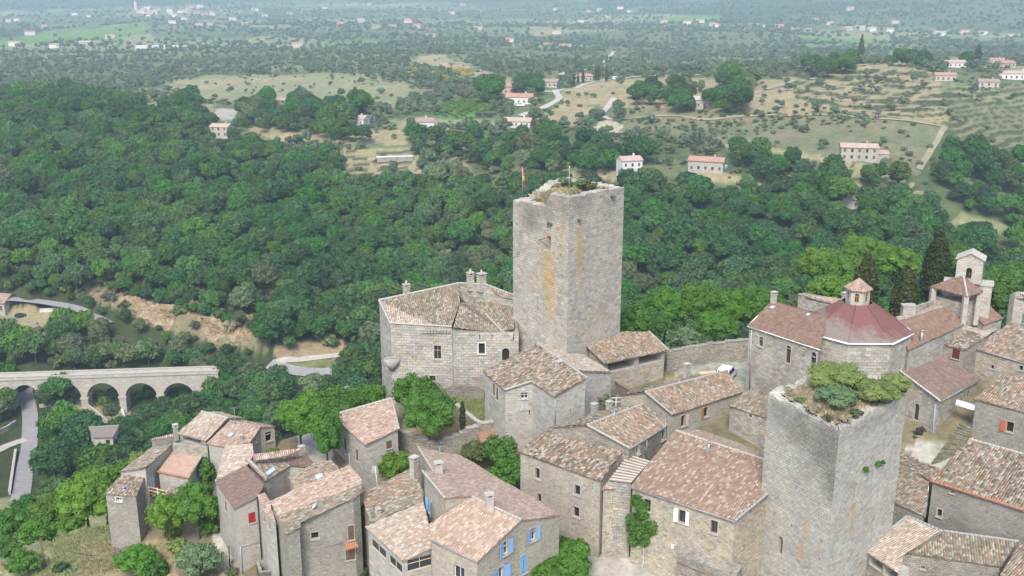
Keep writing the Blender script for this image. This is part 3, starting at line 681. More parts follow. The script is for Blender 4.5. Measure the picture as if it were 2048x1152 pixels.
vill=(GR<150)&(FM<0)&(GY<170); COLR[vill]=(.16,.14,.09)
# terrace risers are bare stone and shrubby
COLR=np.where((tm&(fr>.6)&(fr<.97)&(fbm(GX/18,GY/18,83,3)>.30))[:,None],np.array([.062,.078,.036]),COLR)
v=.72+.6*fbm(GX/3.3,GY/3.3,55,4); g2=fbm(GX/22,GY/22,61,3)
COLR=COLR*v[:,None]; COLR=COLR*(1+(g2-.5)[:,None]*np.array([.5,.15,.3]))
COLR=np.clip(COLR,.01,.8)
idx=np.arange(NR*NA).reshape(NR,NA)
q=np.stack([idx[:-1,:-1],idx[:-1,1:],idx[1:,1:],idx[1:,:-1]],-1).reshape(-1,4)
def ground_mat():
    t=NT('ground'); a=t.n('ShaderNodeAttribute',attribute_name='cover').outputs['Color']; g=t.n('ShaderNodeNewGeometry').outputs['Position']
    n1=t.noise(g,.9,6,.7).outputs[0]; f=t.map(n1,.3,.7,.68,1.3); c=t.mix(1.0,a,t.comb(f,f,f),'MULTIPLY')
    n2=t.noise(g,.19,5,.6).outputs[0]; c=t.mix(t.map(n2,.45,.68,0,.45),c,t.mix(1.0,c,(.62,.82,.5,1),'MULTIPLY'))
    t.bsdf(c,.95,.1,n1,.6,.25); return t.mat
me=npmesh('ground',np.stack([GX,GY,GZ],-1),q[:,::-1] if False else q,ground_mat(),{'cover':('FLOAT_COLOR',np.concatenate([COLR,np.ones((len(GX),1))],1))},smooth=True)
ground=bpy.data.objects.new('ground',me); COL.objects.link(ground); tag(ground,kind='structure')
def strip(name,pts,width,mat,dz=.1,step=2.0,kind='structure',lo=60,flat=False):
    """a road or path draped on the ground"""
    P3=[np.array(p,float) if len(p)==3 else T(p[0],p[1],lo) for p in pts]
    xs=[]; 
    n=len(P3)
    for i in range(n-1):
        p0=P3[max(i-1,0)];p1=P3[i];p2=P3[i+1];p3=P3[min(i+2,n-1)]; k=max(2,int(np.linalg.norm((p2-p1)[:2])/step))
        for j in range(k):
            t=j/k; xs.append(.5*((2*p1)+(-p0+p2)*t+(2*p0-5*p1+4*p2-p3)*t*t+(-p0+3*p1-3*p2+p3)*t**3))
    xs.append(P3[-1]); xs=np.array(xs); d=np.gradient(xs[:,:2],axis=0); d/=np.linalg.norm(d,axis=1)[:,None]+1e-9
    nn=np.stack([-d[:,1],d[:,0]],-1); w=width if hasattr(width,'__len__') else None
    zc=TZ(xs[:,0],xs[:,1]); k=np.ones(5)/5; 
    cols=[]
    for s in(-.5,-.17,.17,.5):
        q=xs[:,:2]+nn*s*width; cols.append(np.c_[q,(xs[:,2] if flat else np.maximum(TZ(q[:,0],q[:,1]),zc-.4))+dz])
    m=np.max([c[:,2] for c in cols],axis=0); 
    mb=MB()
    for i in range(len(xs)-1):
        for c in range(3): mb.face([cols[c][i],cols[c+1][i],cols[c+1][i+1],cols[c][i+1]][::-1])
    o=mb.build(name,[mat]); 
    if kind: tag(o,kind=kind)
    return o

# ------------------------------------------------------------------ the village, house by house
DK={'style':'dark'}; GL={'style':'glass'}
def W_(**k): return k
HS={}
# --- castle wing
HS['castle']=house('castle','pale stone castle wing with folded tile roofs and three capped chimneys, beside the tall keep','castle',
 [('A',(758,601,9.0)),('B',(780.6,647,7.3)),('C',(903,654,7.1)),('G',(868,651,7.15)),('E',(918,567,10.6)),('D',(920,605,'m')),
  ('J',(906,661,6.8)),('I',(1003,662,6.7)),('H',(950,606,8.3)),('K',(984,594,9.0)),('L',(1028,600,8.6)),('Nn',(1028,657,7.0)),
  ('Q',(1038,664,6.6)),('R',(1030,592,9.5)),('S',(972,570,10.9)),('E2',(919,568,10.5)),('T',(938,573,10.3)),('U',(1030,600,9.2))],
 {'m':('3','A','E','C'),'u':('3','S','R','T')},
 [('AEDG',M['t_lich']),('GDC',M['t_lich']),('ABG',M['t_cream']),('DHIJ',M['t_lich']),(['H','K','L','Nn','I'],M['t_lich']),(['E','S','R','U','T'],M['t_cream'])],
 ['A','B','C','J','I','Q','R','S','E'],-6,M['ashlar'],M['t_lich'],oh=.02,
 wins=[('B','C',875,705,.95,1.9,W_(name='window',cross=True,sash=M['trim'],sw=.2)),('J','I',963.5,697,.8,1.45,W_(style='dark',sw=.22,trim=M['white_wash'])),
  ('I','Q',1009,709,.95,1.75,W_(arch=True,style='dark',name='doorway')),('B','C',865,757,.75,.75,{}),
  ('J','I',959.5,674,.1,.7,W_(slit=True)),('J','I',984,674,.1,.7,W_(slit=True)),('I','Q',1027,675,.1,.8,W_(slit=True)),
  ('A','B',774.5,728,.5,1.2,{}),('A','B',779,735,.5,1.1,{}),('A','B',764,663,.3,.8,W_(slit=True)),('B','C',825,714,.15,.3,W_(slit=True))],
 chims=[('m',813,588,.75,1.0,'cone'),('u',941,569,.8,1.3,'cone'),('u',963,571,1.0,1.3,'cone')],
 ridges=[('A','E',M['trim']),('A','B',M['trim']),('H','I',M['plaster']),('H','K',M['plaster']),('B','C',M['trim']),('S','R',M['trim']),('S','E',M['trim'])])
def castle_extra():
    H=HS['castle']; pt=H.pt; r=H.root
    mb=MB()   # wall of the light well
    for a,b in(('D','E'),):
        pass
    E,T,U=pt['E'],pt['T'],pt['U']
    D,Hh,K,L=pt['D'],pt['H'],pt['K'],pt['L']
    off=np.array([0,-.25,0])
    top=[E+off,T+off,U+off]; bot=[D-[0,0,.3],Hh+(T-Hh)*[1,1,0]-[0,0,.5],L-[0,0,.4]]
    bot=[np.array([t[0],t[1],b[2]]) for t,b in zip(top,bot)]
    for i in range(2): mb.face([bot[i],bot[i+1],top[i+1]-[0,0,.12],top[i]-[0,0,.12]])
    mb.face([D-[0,0,.3],bot[0],top[0]-[0,0,.12],E-[0,0,.15]])
    mb.build('light_well_wall',[M['stone']],r)
    # bartizan stub
    q,d,n=onwall(H,'B','C',790,722,0); c=np.array([q[0]-.4,q[1],q[2]])
    mb=MB(); mb.tube([c-[0,0,1.3],c-[0,0,.6],c+[0,0,.25],c+[0,0,.3]],[.3,.75,1.15,.9],n=14); mb.build('turret_corbel',[M['ashlar']],r)
    # machicolation row of little corbels under the eave
    mb=MB()
    for k in range(9):
        q,d,n=onwall(H,'B','C',845+k*6.5,663,0.1); mb.box(q,d*.16,n*.14,(0,0,.18))
    mb.build('corbel_row',[M['ashlar']],r)
castle_extra()
# --- manor in front of the keep
HS['manor']=house('manor_house','tall L shaped stone house with mottled gabled roof, standing right in front of the keep','house',
 [('b',(1074,687,6.2)),('c',(1174,756,6.2)),('a',(966,743,3.9)),('f',(1009,781,3.9)),('e',(1064,763.5,'L')),('d',(1109,794,'L')),('g',(1152,741,'L')),
  ('i',(1226,745,4.3)),('h',(1134,692,'Rr'))],
 {'L':('3','b','c','a'),'Rr':('3','b','c','i')},
 [('abef',M['t_old']),('bedc',M['t_old']),('bgih',M['t_cream'])],
 ['a','f','e','d','c','g','i','h','b'],-6,M['stone_c'],M['t_old'],oh=.15,
 wins=[('a','f',988,779,.6,1.5,W_(closed=M['wood'])),('a','f',994.5,788,.6,1.5,W_(closed=M['wood'])),('f','e',1049,791.5,.85,.8,W_(style='glass',cross=True,sw=.12)),('f','e',1049,809,.8,1.2,W_(closed=M['dusty'],sw=.1)),
   ('d','c',1141,822,.12,.7,W_(slit=True)),('f','e',1059,825,.12,.6,W_(slit=True)),('a','f',973,826,.3,.5,W_(slit=True))],
 chims=[('L',1118,736,.7,.5,'stone')],ridges=[('b','c'),('f','e',M['plaster'])],
 pipes=[('d','c',[(1110.5,800),(1110,850)],.05,M['metal'])])
# --- loggia by the keep
def loggia():
    H=house('loggia_building','low stone loggia with two wide dark openings under a patchy tile roof against the keep','building',
     [('k',(1210,728,4.4)),('l',(1336.5,700,4.4)),('n',(1298,664,'S')),('o',(1247,663,'S')),('j',(1172,693,'S'))],
     {'S':('E','k','l',.27)},[('jklno',M['t_mix'])],['j','k','l','n','o'],-2,M['stone_warm'],M['t_mix'],oh=.35,ridges=[('n','l',M['plaster'])],
     wins=[('k','l',1243,726,4.2,1.35,W_(deep=2.2,surround=False,name='opening')),('k','l',1301,714,3.7,1.3,W_(deep=2.2,surround=False,name='opening'))])
    HS['loggia']=H
    mb=MB()
    for x0,x1,y in((1222,1264,746),(1279,1320,731)): 
        a,d,n=onwall(H,'k','l',x0,y-6,.05); b,_,_=onwall(H,'k','l',x1,y-14,.05)
    # stair parapet
    q0,d,n=onwall(H,'k','l',1228,762,.0); q1,_,_=onwall(H,'k','l',1262,783,.0)
    mb.face([q0+n*.6,q1+n*.6,q1+n*.6-[0,0,.25],q0+n*.6-[0,0,1.5]]); mb.prism([q0,q1,q1+n*.6,q0+n*.6],(0,0,.18))
    mb.face([q0+n*.6-[0,0,3],q1+n*.6-[0,0,3],q1+n*.6,q0+n*.6])
    mb.build('stair_wall',[M['stone_warm']],H.root)
loggia()
# --- row house N
HS['rowN']=house('row_house','row house with striped tiles and an orange wooden shutter, below the parked white car','house',
 [('e1',(1345,830,1.8)),('e2',(1489,783,1.8)),('r1',(1290,784.5,'F')),('r2',(1454,742,'F')),('q1',(1236.5,790,2.0)),('q2',(1400,750,1.9))],
 {'F':('E','e1','e2',.27),'Bk':('3','r1','r2','q1')},
 [(['e1','e2','r2','r1'],M['t_mix']),(['r1','r2','q2','q1'],M['t_old'])],['e1','e2','r2','q2','q1','r1'],-7,M['stone_b'],M['t_mix'],oh=.18,
 wins=[('e1','e2',1412,824,.75,1.25,W_(shutters=M['owood'],sides=(-1,),sw=.1,ang=10)),('e1','e2',1366,842,.7,1.4,W_(shutters=M['pinkp'],sw=.08,ang=25))],
 chims=[('Bk',1373,752,.75,1.3,'stone')],ridges=[('r1','r2'),('r1','e1',M['plaster'])])
# --- old twin-roofed house
HS['oldtop']=house('stone_house','stone house with bright orange patches in its tiles, right in front of the manor','house',
 [('e1',(1258.7,897,4.0)),('e2',(1337.7,850.3,4.0)),('r1',(1174.5,851,'F')),('r2',(1286.5,808.7,'F')),('q1',(1098,854,4.0)),('q2',(1232,816,4.2))],
 {'F':('E','e1','e2',.26),'Bk':('3','r1','r2','q1')},
 [(['e1','e2','r2','r1'],M['t_mix']),(['r1','r2','q2','q1'],M['t_old'])],['e1','e2','r2','q2','q1','r1'],-7,M['stone_dark'],M['t_mix'],oh=.15,
 wins=[('e1','e2',1327,870,.75,1.2,W_(sw=.16)),('e1','e2',1276,900,.7,1.1,W_(style='glass',sw=.1))],
 chims=[('F',1229,832,.2,.5,'pipe'),('Bk',1188,822,.55,.5,'stone'),('Bk',1218,817,.55,.5,'stone')],ridges=[('r1','r2'),('r1','e1',M['plaster'])],
 pipes=[('e1','e2',[(1294,880),(1293,915)],.05,M['metal'])],gut=[('e1','e2')])
HS['oldlow']=house('stone_house','tall weathered stone house with one lichen covered sloping roof and four dark window openings','house',
 [('e1',(1036.5,903,2.1)),('e2',(1202,963,2.1)),('m1',(1096,857,'F')),('m2',(1251,895,'F'))],
 {'F':('E','e1','e2',.27)},
 [(['e1','e2','m2','m1'],M['t_old'])],['e1','e2','m2','m1'],-9,M['stone_b'],M['t_old'],oh=.16,
 wins=[('e1','e2',1075,947,.62,1.25,W_(sw=.2)),('e1','e2',1078.5,996,.55,1.0,W_(sw=.16)),('e1','e2',1154.5,980.5,.75,1.15,W_(sw=.2)),('e1','e2',1152.5,1024,.75,1.15,W_(sw=.16)),
  ('e1','e2',1153.5,1061,.2,.25,W_(slit=True)),('e2','m2',1235,927,.3,.4,W_(slit=True))])
# --- narrow infill house with sheet roof
def infill():
    H=house('infill_house','narrow infill house with a striped metal sheet roof and a bricked up opening','house',
     [('a',(1203,979,1.2)),('b',(1259,976,1.2)),('c',(1272,962,'T')),('d',(1217,961,'T'))],{'T':('E','a','b',.3)},
     [('abcd',M['t_pink'])],'abcd',-9,M['stone_warm'],M['t_pink'],oh=.1,
     wins=[('a','b',1229,995.5,.55,.9,W_(sw=.12)),('a','b',1229,1042,.6,.85,W_(closed=M['terracotta'],sw=.1,leaf='brick_infill')),('a','b',1214.5,1077,.2,.25,W_(slit=True)),('a','b',1234.5,1092,.22,.3,W_(slit=True))])
    HS['infill']=H
    a=P(1217,961,2.0);b=P(1262,966,2.0);c=P(1301,922,2.75);d=P(1258,908,2.75)
    mb=MB(); mb.prism([p-[0,0,.06] for p in(a,b,c,d)],(0,0,.06)); w=mb.build('metal_roof',[plain('sheet_metal_roof',(.20,.19,.20),.5,metal=.2,var=.2,scale=2)],H.root)
    mb=MB()
    for k in range(10):
        t=(k+.5)/10; p=a+(d-a)*t; q=b+(c-b)*t; x=(q-p)/np.linalg.norm(q-p); y=(d-a)/np.linalg.norm(d-a)
        mb.box((p+q)/2+[0,0,.05],(q-p)/2,y*.055,(0,0,.04))
    mb.build('batten',[M['lwood']],w)
    mb=MB()
    lo=[p-[0,0,.12] for p in (a,b,c,d)]
    for i in range(4):
        p,q=lo[i],lo[(i+1)%4]; mb.face([[p[0],p[1],-8],[q[0],q[1],-8],q,p])
    mb.build('rear_wall',[M['stone']],H.root)
infill()
# --- house with the red mechanical tiles
HS['redtile']=house('stone_house','big stone house with an even red tile roof, white shutters and a green creeper','house',
 [('e1',(1260,974,1.9)),('e2',(1470,1043,1.9)),('r1',(1351,862,'F')),('r2',(1535,922,'F')),('x2',(1560,968,'F')),('k1',(1395,859,3.6)),('k2',(1535,908,3.6))],
 {'F':('E','e1','e2',.30),'Bk':('3','r1','r2','k1')},
 [(['e1','e2','x2','r2','r1'],M['t_red']),(['r1','r2','k2','k1'],M['t_new'])],['e1','e2','x2','r2','k2','k1','r1'],-10,M['stone_warm'],M['t_red'],oh=.2,
 wins=[('e1','e2',1295,1010,.75,1.25,W_(style='glass',sash=M['wood'],sw=.12)),('e1','e2',1364,1033,.75,1.35,W_(style='glass',sash=M['wood'],shutters=M['white'],shw=.42,sw=.1)),('e1','e2',1428,1054,.75,1.35,W_(style='glass',sash=M['wood'],sw=.14)),('e1','e2',1330,1072,.35,.2,W_(slit=True))],
 chims=[('F',1417,900,.3,.75,'pipe')],ridges=[('r1','r2'),('e2','x2',M['zinc'])],gut=[('e1','e2')],
 pipes=[('e1','e2',[(1287,1085),(1287,1128),(1282,1137),(1281,1165)],.07,M['white'])])
def buttress():
    H=HS['redtile']; 
    q0,d,n=onwall(H,'e1','e2',1369,1090,0); q1,_,_=onwall(H,'e1','e2',1468,1118,0)
    mb=MB(); dep=1.3
    zt=min(q0[2],q1[2]); q0[2]=q1[2]=zt
    q1=q1+d*.9; z0=-11
    a,b=q0,q1; a2=a+n*dep-[0,0,.45]; b2=b+n*dep-[0,0,.45]
    mb.face([a,b,b2,a2][::-1]); mb.face([[*a2[:2],z0],[*b2[:2],z0],b2,a2]); mb.face([[*a[:2],z0],[*a2[:2],z0],a2,a]); mb.face([[*b2[:2],z0],[*b[:2],z0],b,b2])
    mb.build('buttress',[M['stone_dark']],H.root)
    mb=MB(); p=a2+(b2-a2)*.0+n*.06-[0,0,.75]; p2=b2-(b2-a2)*.1+n*.06-[0,0,1.0]; mb.tube([p,p2],.06,n=5); mb.build('iron_bar',[M['rust']],H.root)
    # dish-like meter boxes
    mb=MB(); q,_,_=onwall(H,'e1','e2',1345,1093,.05); mb.box(q,d*.12,n*.06,(0,0,.2)); mb.build('meter_box',[M['white']],H.root)
buttress()
# --- house with blue shutters
HS['blue']=house('stone_house','clean stone house with fresh pink tile roofs, two chimneys and bright blue shutters','house',
 [('c',(1122.6,1030,.5)),('b',(920.7,912,.5)),('a',(837,895.3,'R')),('a2',(867.6,943.7,'R')),('a3',(845,942.6,'R')),('a4',(889,995.7,'R')),('r1',(944,994.5,'R')),('r2',(1042,1040.3,'R')),
  ('g',(955,1124,'Q')),('g0',(860.5,1079.5,'Q')),('g1',(858,1050,'Q')),('g2',(884,1031,'Q'))],
 {'R':('E','c','b',.28),'Q':('E','r2','r1',-.30)},
 [(['a','a2','b'],M['t_new']),(['a2','a3','a4','r1','b'],M['t_new']),(['r1','r2','c','b'],M['t_new']),(['r1','g2','g1','g0','g','r2'],M['t_new'])],
 ['a','a2','a3','a4','r1','g2','g1','g0','g','r2','c','b'],-10.5,M['stone_b'],M['t_new'],oh=.14,
 wins=[('r2','c',1066,1069,.75,1.35,W_(style='glass',shutters=M['blue'],sw=.1,shw=.42)),('g','r2',1011,1096,.8,1.4,W_(style='glass',shutters=M['blue'],sw=.1,shw=.45)),
  ('g','r2',1001,1148,.8,1.4,W_(style='glass',shutters=M['blue'],sw=.1,shw=.7)),('g0','g',918,1146,1.3,1.4,W_(style='glass',sw=.1)),
  ('a3','a4',861,1014,.8,1.5,W_(style='glass',shutters=M['blue'],sw=.06,shw=.4,ang=30)),('r2','c',1043,1131,.9,1.9,W_(closed=M['blue'],sw=.06,leaf='door_leaf',name='door'))],
 chims=[('R',877,947,.75,.9,'brick',.3),('Q',979,1018,.7,1.2,'brick',.3)],ridges=[('r1','r2'),('a','a2',M['trim']),('a3','a4',M['trim'])],gut=[('g0','g',M['zinc'])])
HS['porch']=house('sun_porch','glazed sun porch with a shallow cream tile roof, built against the blue shuttered house','porch',
 [('p',(730.7,1053.5,-1.5)),('q',(806,1123,-1.5)),('s',(869,1093.7,'T')),('t',(858,1052,'T')),('u',(846.4,1004,'T'))],{'T':('E','p','q',.2)},
 [(['p','q','s','t','u'],M['t_cream'])],['p','q','s','t','u'],-11,M['stone_c'],M['t_cream'],oh=.18,
 wins=[('p','q',757,1097,3.1,.95,W_(style='glass',surround=False,deep=.12,sash=M['lwood'])),('p','q',791,1128,2.6,.95,W_(style='glass',surround=False,deep=.12,sash=M['lwood'])),
   ('q','s',845,1124,2.5,1.25,W_(style='glass',surround=False,deep=.12,cross=True,sash=M['lwood']))])
HS['houseO']=house('stone_house','small house with a dark mossy roof edged by cream tiles, wedged behind the sun porch','house',
 [('p',(722,988.6,-1.6)),('q',(742,1046,-1.6)),('s',(846,1003,'T')),('s2',(846.4,984,'T')),('t',(822.8,938,'T')),('v1',(730,1011,'T')),('v2',(846,975,'T'))],
 {'T':('E','p','q',.24)},[(['p','v1','s2','t'],M['t_mix']),(['v1','q','s','s2'],M['t_lich'])],['p','q','s','s2','t'],-11,M['stone_d'],M['t_lich'],oh=.12,
 chims=[('T',829,955,.75,2.0,'stone',.9),('T',757,1030,.4,.35,'brick')])
# --- grey gable house L1, its slim neighbour and the orange roof behind
HS['greyhouse']=house('stone_house','grey stone house with a long pink roof and a brown doorway under a tile canopy','house',
 [('p',(541.9,1003,-2.2)),('w',(573,1069,-2.2)),('q',(698,930,'T')),('r',(723,960,'T')),('r2',(722,986,'T')),('s',(707.5,998,'T')),('t',(600,1040,'T')),('u',(601,1054,'T')),('k1',(557,1034,'T')),('k2',(722.5,968,'T'))],
 {'T':('E','p','w',.25)},[(['p','k1','k2','r','q'],M['t_pink']),(['k1','w','u','t','s','r2','k2'],M['t_lich'])],['p','w','u','t','s','r2','r','q'],-14,M['stone_d'],M['t_lich'],oh=.12,
 wins=[('t','s',630,1071,.75,.75,W_(sw=.12)),('t','s',702.5,1065,.65,1.6,W_(closed=M['wood'],sw=.08)),('t','s',700.5,1108,.95,1.3,W_(closed=M['wood'],name='door',leaf='door_leaf',sw=.1)),
  ('p','w',553,1038,.5,.8,W_(closed=M['red'],sw=.06)),('p','w',555,1068,.45,.75,W_(closed=M['red'],sw=.06))],
 pipes=[('p','w',[(543,1010),(557,1131)],.06,M['black'])])
def canopy():
    H=HS['greyhouse']; q0,d,n=onwall(H,'t','s',690,1088,0); q1,_,_=onwall(H,'t','s',714,1083,0)
    mb=MB(); tile_face(mb,[q0,q1,q1+n*.7-[0,0,.25],q0+n*.7-[0,0,.25]],0,0); mb.build('door_canopy',[M['terracotta']],H.root)
    mb=MB(); a,_,_=onwall(H,'t','s',606,1100,.05); b,_,_=onwall(H,'t','s',686,1086,.05); mb.tube([a,b],.03,n=5); mb.build('cable',[M['metal']],H.root)
    # dish aerials on the eave
    fb=MB(); p=P(627,1016,-.6)
    p0,nn=H.plane('T'); p=hitplane(628,1021,p0,nn); fb.tube([p,p+[0,0,.5]],.03,n=5); fb.tube([p+[.12,-.1,.5],p+[.0,0,.52]],[.34,.05],n=10); fb.build('dish_aerial',[M['white']],H.root)
canopy()
HS['slim']=house('stone_house','slim stone house with small red shutters, squeezed left of the long pink roof','house',
 [('p',(515,991,-3.4)),('q',(525.5,1018,-3.4)),('q2',(552,1050,-3.3)),('r',(541,1004,'T')),('s',(529,986,'T'))],
 {'T':('E','p','q',.25)},[(['p','q','q2','r','s'],M['t_pink'])],['p','q','q2','r','s'],-14,M['stone_c'],M['t_pink'],oh=.08,
 wins=[('q','q2',529,1036,.4,.75,W_(closed=M['red'],sw=.05)),('q','q2',540,1050,.4,.85,W_(closed=M['red'],sw=.05))])
HS['orange']=house('stone_house','small house with an orange and dark patched roof carrying a white skylight','house',
 [('p',(578,954,-3.6)),('q',(589,980,-3.6)),('t',(629,927,'T')),('q2',(700,945,'T')),('m',(661,921,'T')),('m2',(680,940,'T'))],
 {'T':('E','p','q',.2)},[(['p','q','q2','t'],M['t_mix']),(['t','q2','m2','m'],M['t_lich'])],['p','q','q2','m2','m','t'],-10,M['stone_e'],M['t_mix'],oh=.12,
 sky=[('T',[(631,953),(644,949),(647,956),(634,961)])])
# --- house with the red shutter
HS['redshut']=house('stone_house','tall stone house with one bright red shutter over an orange stained front wall','house',
 [('p',(430,963,-4.2)),('q',(468.4,1018,-4.2)),('r',(514.5,994,'T')),('r2',(528,972,'T')),('s',(493,931,'T')),
  ('p2',(433,961,-4.05)),('a',(450.5,891,-4.05)),('b',(505,888,'S')),('c',(507,911,'S')),('s2',(493,932,'S'))],
 {'T':('E','p','q',.24),'S':('E','a','p2',.22)},[(['p','q','r','r2','s'],M['t_dark']),(['a','p2','s2','c','b'],M['t_cream'])],['p','q','r','r2','s','c','b','a'],-14,M['stone_e'],M['t_dark'],oh=.12,
 wins=[('q','r',504,1035,.8,1.2,W_(closed=M['red'],sw=.05)),('p','q',452,1012,.6,1.2,W_(closed=M['red'],sw=.05)),('p','q',459,1056,.3,.5,W_(slit=True)),('p','q',444,1000,.3,.5,W_(slit=True))],
 pipes=[('q','r',[(481,1093),(531,1081)],.04,M['metal']),('q','r',[(481,1093),(485,1150)],.05,M['metal'])],ridges=[('p','s',M['t_cream'])])
HS['skyl']=house('stone_house','low house with a pale skylight beside a red brown roof slope and a chimney','house',
 [('p',(532.5,961.5,-4.2)),('q',(579,932,-4.2)),('q2',(607.5,934,-4.2)),('q3',(628,927,-4.1)),('t',(604,897.5,'F')),('s',(568,917,'F')),('a',(495,922.5,'F')),('k',(507,911,-3.2)),('k2',(600,897,-3.2))],
 {'F':('E','p','q',.2)},[(['p','q','s','a'],M['t_lich']),(['q','q2','q3','t','s'],M['t_dark'])],['p','q','q2','q3','t','s','a'],-11,M['stone_light'],M['t_lich'],oh=.1,
 sky=[('F',[(531,948),(546,936),(551,942),(536,952)])],chims=[('F',604,912,.6,.9,'stone')])
def skyl_extra():
    H=HS['skyl']; a=P(507,911,-2.6); b=P(604,897,-2.6); c=P(600,906,-3.3)
    mb=MB(); x=P(507,924,-3.0); y=P(570,913,-3.1)
    tile_face(mb,[x+[0,0,.15],P(572,912,-2.9),b,a+[0,0,.15]],0,0); mb.build('rear_roof',[M['t_pink']],H.root)
    mb=MB()
    p,q=H.pt['a'],H.pt['p']; o=np.array([-.15,-.2,0])
    mb.prism([p+o,q+o,q+[.12,.05,0],p+[.12,.05,0]],(0,0,.5)); mb.build('parapet',[M['stone']],H.root)
    mb=MB(); mb.prism([p+o+[-.02,-.03,.0],q+o+[-.02,-.03,0],q+o,p+o],(0,0,.22)); mb.build('flashing',[plain('red_flashing',(.17,.06,.055),.8)],H.root)
skyl_extra()
# --- pink roof house J
HS['houseJ']=house('stone_house','square stone house with a pale pink sloping roof, beside the bent garden wall','house',
 [('p',(663.4,831,-1.6)),('q',(731,891,-1.6)),('r',(798,857.5,'T')),('s',(783.8,797,'T'))],{'T':('E','p','q',.2)},
 [('pqrs',M['t_pink'])],'pqrs',-9,M['stone_light'],M['t_pink'],oh=.15,
 wins=[('p','q',690.5,888,.62,1.5,W_(closed=M['wood'],sw=.06)),('p','q',714.5,910,.62,1.5,W_(closed=M['wood'],sw=.06)),('q','r',778,889,.75,.95,W_(closed=M['wood'],sw=.06)),
  ('p','q',675,852,.3,.35,W_(slit=True)),('p','q',688,862,.3,.35,W_(slit=True)),('p','q',712,880,.3,.4,W_(slit=True))],ridges=[('p','s',M['trim']),('s','r',M['trim'])])
# --- left group
HS['A1']=house('stone_house','large house with a cream tile roof over a dark open loft','house',
 [('e1',(355.6,867,-4.2)),('e2',(412,882,-4.2)),('r2',(455.6,837,'F')),('r1',(402.5,823.5,'F')),('k1',(434,824,-3.6)),('k2',(487,837,-3.6))],
 {'F':('E','e1','e2',.26)},[(['e1','e2','r2','r1'],M['t_cream']),(['r1','r2','k2','k1'],M['t_cream'])],['e1','e2','r2','k2','k1','r1'],-12,M['stone_d'],M['t_cream'],oh=.2,
 wins=[('e1','e2',384,882,3.0,.75,W_(deep=1.2,surround=False,name='loft_opening'))],ridges=[('r1','r2')])
HS['A2']=house('stone_house','house with a red and white mottled roof, a blue skylight and a dark gable window','house',
 [('e0',(414,887,-4.3)),('e1',(447,894.5,-4.3)),('e2',(500,885,'F')),('r2',(521,855,'F')),('r1',(459,843,'F')),('k1',(490,842,-3.5)),('k2',(552.5,853,-3.7))],
 {'F':('E','e0','e1',.26)},[(['e0','e1','e2','r2','r1'],M['t_pink']),(['r1','r2','k2','k1'],M['t_pink'])],['e0','e1','e2','r2','k2','k1','r1'],-12,M['stone_e'],M['t_pink'],oh=.12,
 wins=[('r2','k2',537,873,.9,1.3,W_(sw=.06)),('e2','r2',511,880,.4,.7,W_(sw=.05))],sky=[('F',[(455,873),(461,867.5),(468,868.5),(462,874.5)],M['sky_glass'])],ridges=[('r1','r2',M['t_pink'])],
 chims=[('F',482,882,.35,.4,'brick')])
HS['A3']=house('stone_wall_house','narrow stone wing with a small chimney, left of the cream roofed loft house','house',
 [('e1',(302,881,-5.2)),('e2',(368,868,-5.2)),('k2',(372,862,-5.0)),('k1',(304,877,-5.0))],{'F':('3','e1','e2','k1')},[(['e1','e2','k2','k1'],M['t_pink'])],['e1','e2','k2','k1'],-12,M['stone_d'],M['t_pink'],oh=.05,
 chims=[('F',352,869,.5,1.0,'stone')])
HS['B']=house('terrace_building','low building with a flat sloping pink sheet roof between stone parapets','building',
 [('e1',(315,944,-6.6)),('e2',(377.5,957,-6.6)),('r2',(407,908,'F')),('r1',(349,895,'F'))],{'F':('E','e1','e2',.12)},[(['e1','e2','r2','r1'],M['sheet'],True)],['e1','e2','r2','r1'],-13,M['stone_light'],M['sheet'],oh=.12,
 wins=[('e2','r2',395,950,.9,1.7,W_(closed=M['paleblue'],name='door',leaf='door_leaf',sw=.06))],ridges=[('e1','e2',M['terracotta']),('e2','r2',M['t_cream'])])
def b_extra():
    H=HS['B']; a=P(346,889,-5.0); b=P(412,893,-5.0); mb=MB()
    z=-9; d=np.array([0,.5,0]); a=P(346,890,-4.9); b=P(415,897,-4.9)
    mb.prism([a,b,b+d,a+d],(0,0,.12)); mb.face([[*a[:2],z],[*b[:2],z],b,a]); mb.face([[*(a+d)[:2],z],[*(b+d)[:2],z],b+d,a+d][::-1])
    mb.build('parapet_wall',[M['stone']],H.root)
b_extra()
HS['C']=house('stone_house','long narrow house with an old lichen roof and a pale blue shutter in its flank','house',
 [('e1',(304,897,-6.2)),('e2',(238.4,944,-6.2)),('r2',(291.6,936.5,-5.2)),('r1',(346,887.5,-5.2))],{'F':('3','e1','e2','r2')},[(['e1','e2','r2','r1'],M['t_lich'])],['e1','e2','r2','r1'],-14,M['stone_e'],M['t_lich'],oh=.12,
 wins=[('r2','r1',305,967,.8,1.8,W_(closed=M['paleblue'],sw=.05))],sky=[('F',[(311,905),(318,901),(320,904),(313,907)])])
HS['D']=house('stone_house','tower like stone house with striped tiles and one tiny window, above the dry grass','house',
 [('e1',(207,987.5,-7.3)),('e2',(273,992,-7.3)),('r2',(293,946,'F')),('r1',(240,954,'F'))],{'F':('E','e1','e2',.25)},[(['e1','e2','r2','r1'],M['t_old'])],['e1','e2','r2','r1'],-17,M['stone_d'],M['t_old'],oh=.15,
 wins=[('e1','e2',237.5,998.5,.7,.5,W_(style='glass',sw=.14,trim=M['white_wash'])),('e2','r2',289,975,.6,1.3,W_(closed=M['paleblue'],sw=.04))],
 chims=[('F',248,981,.3,.3,'pipe')])
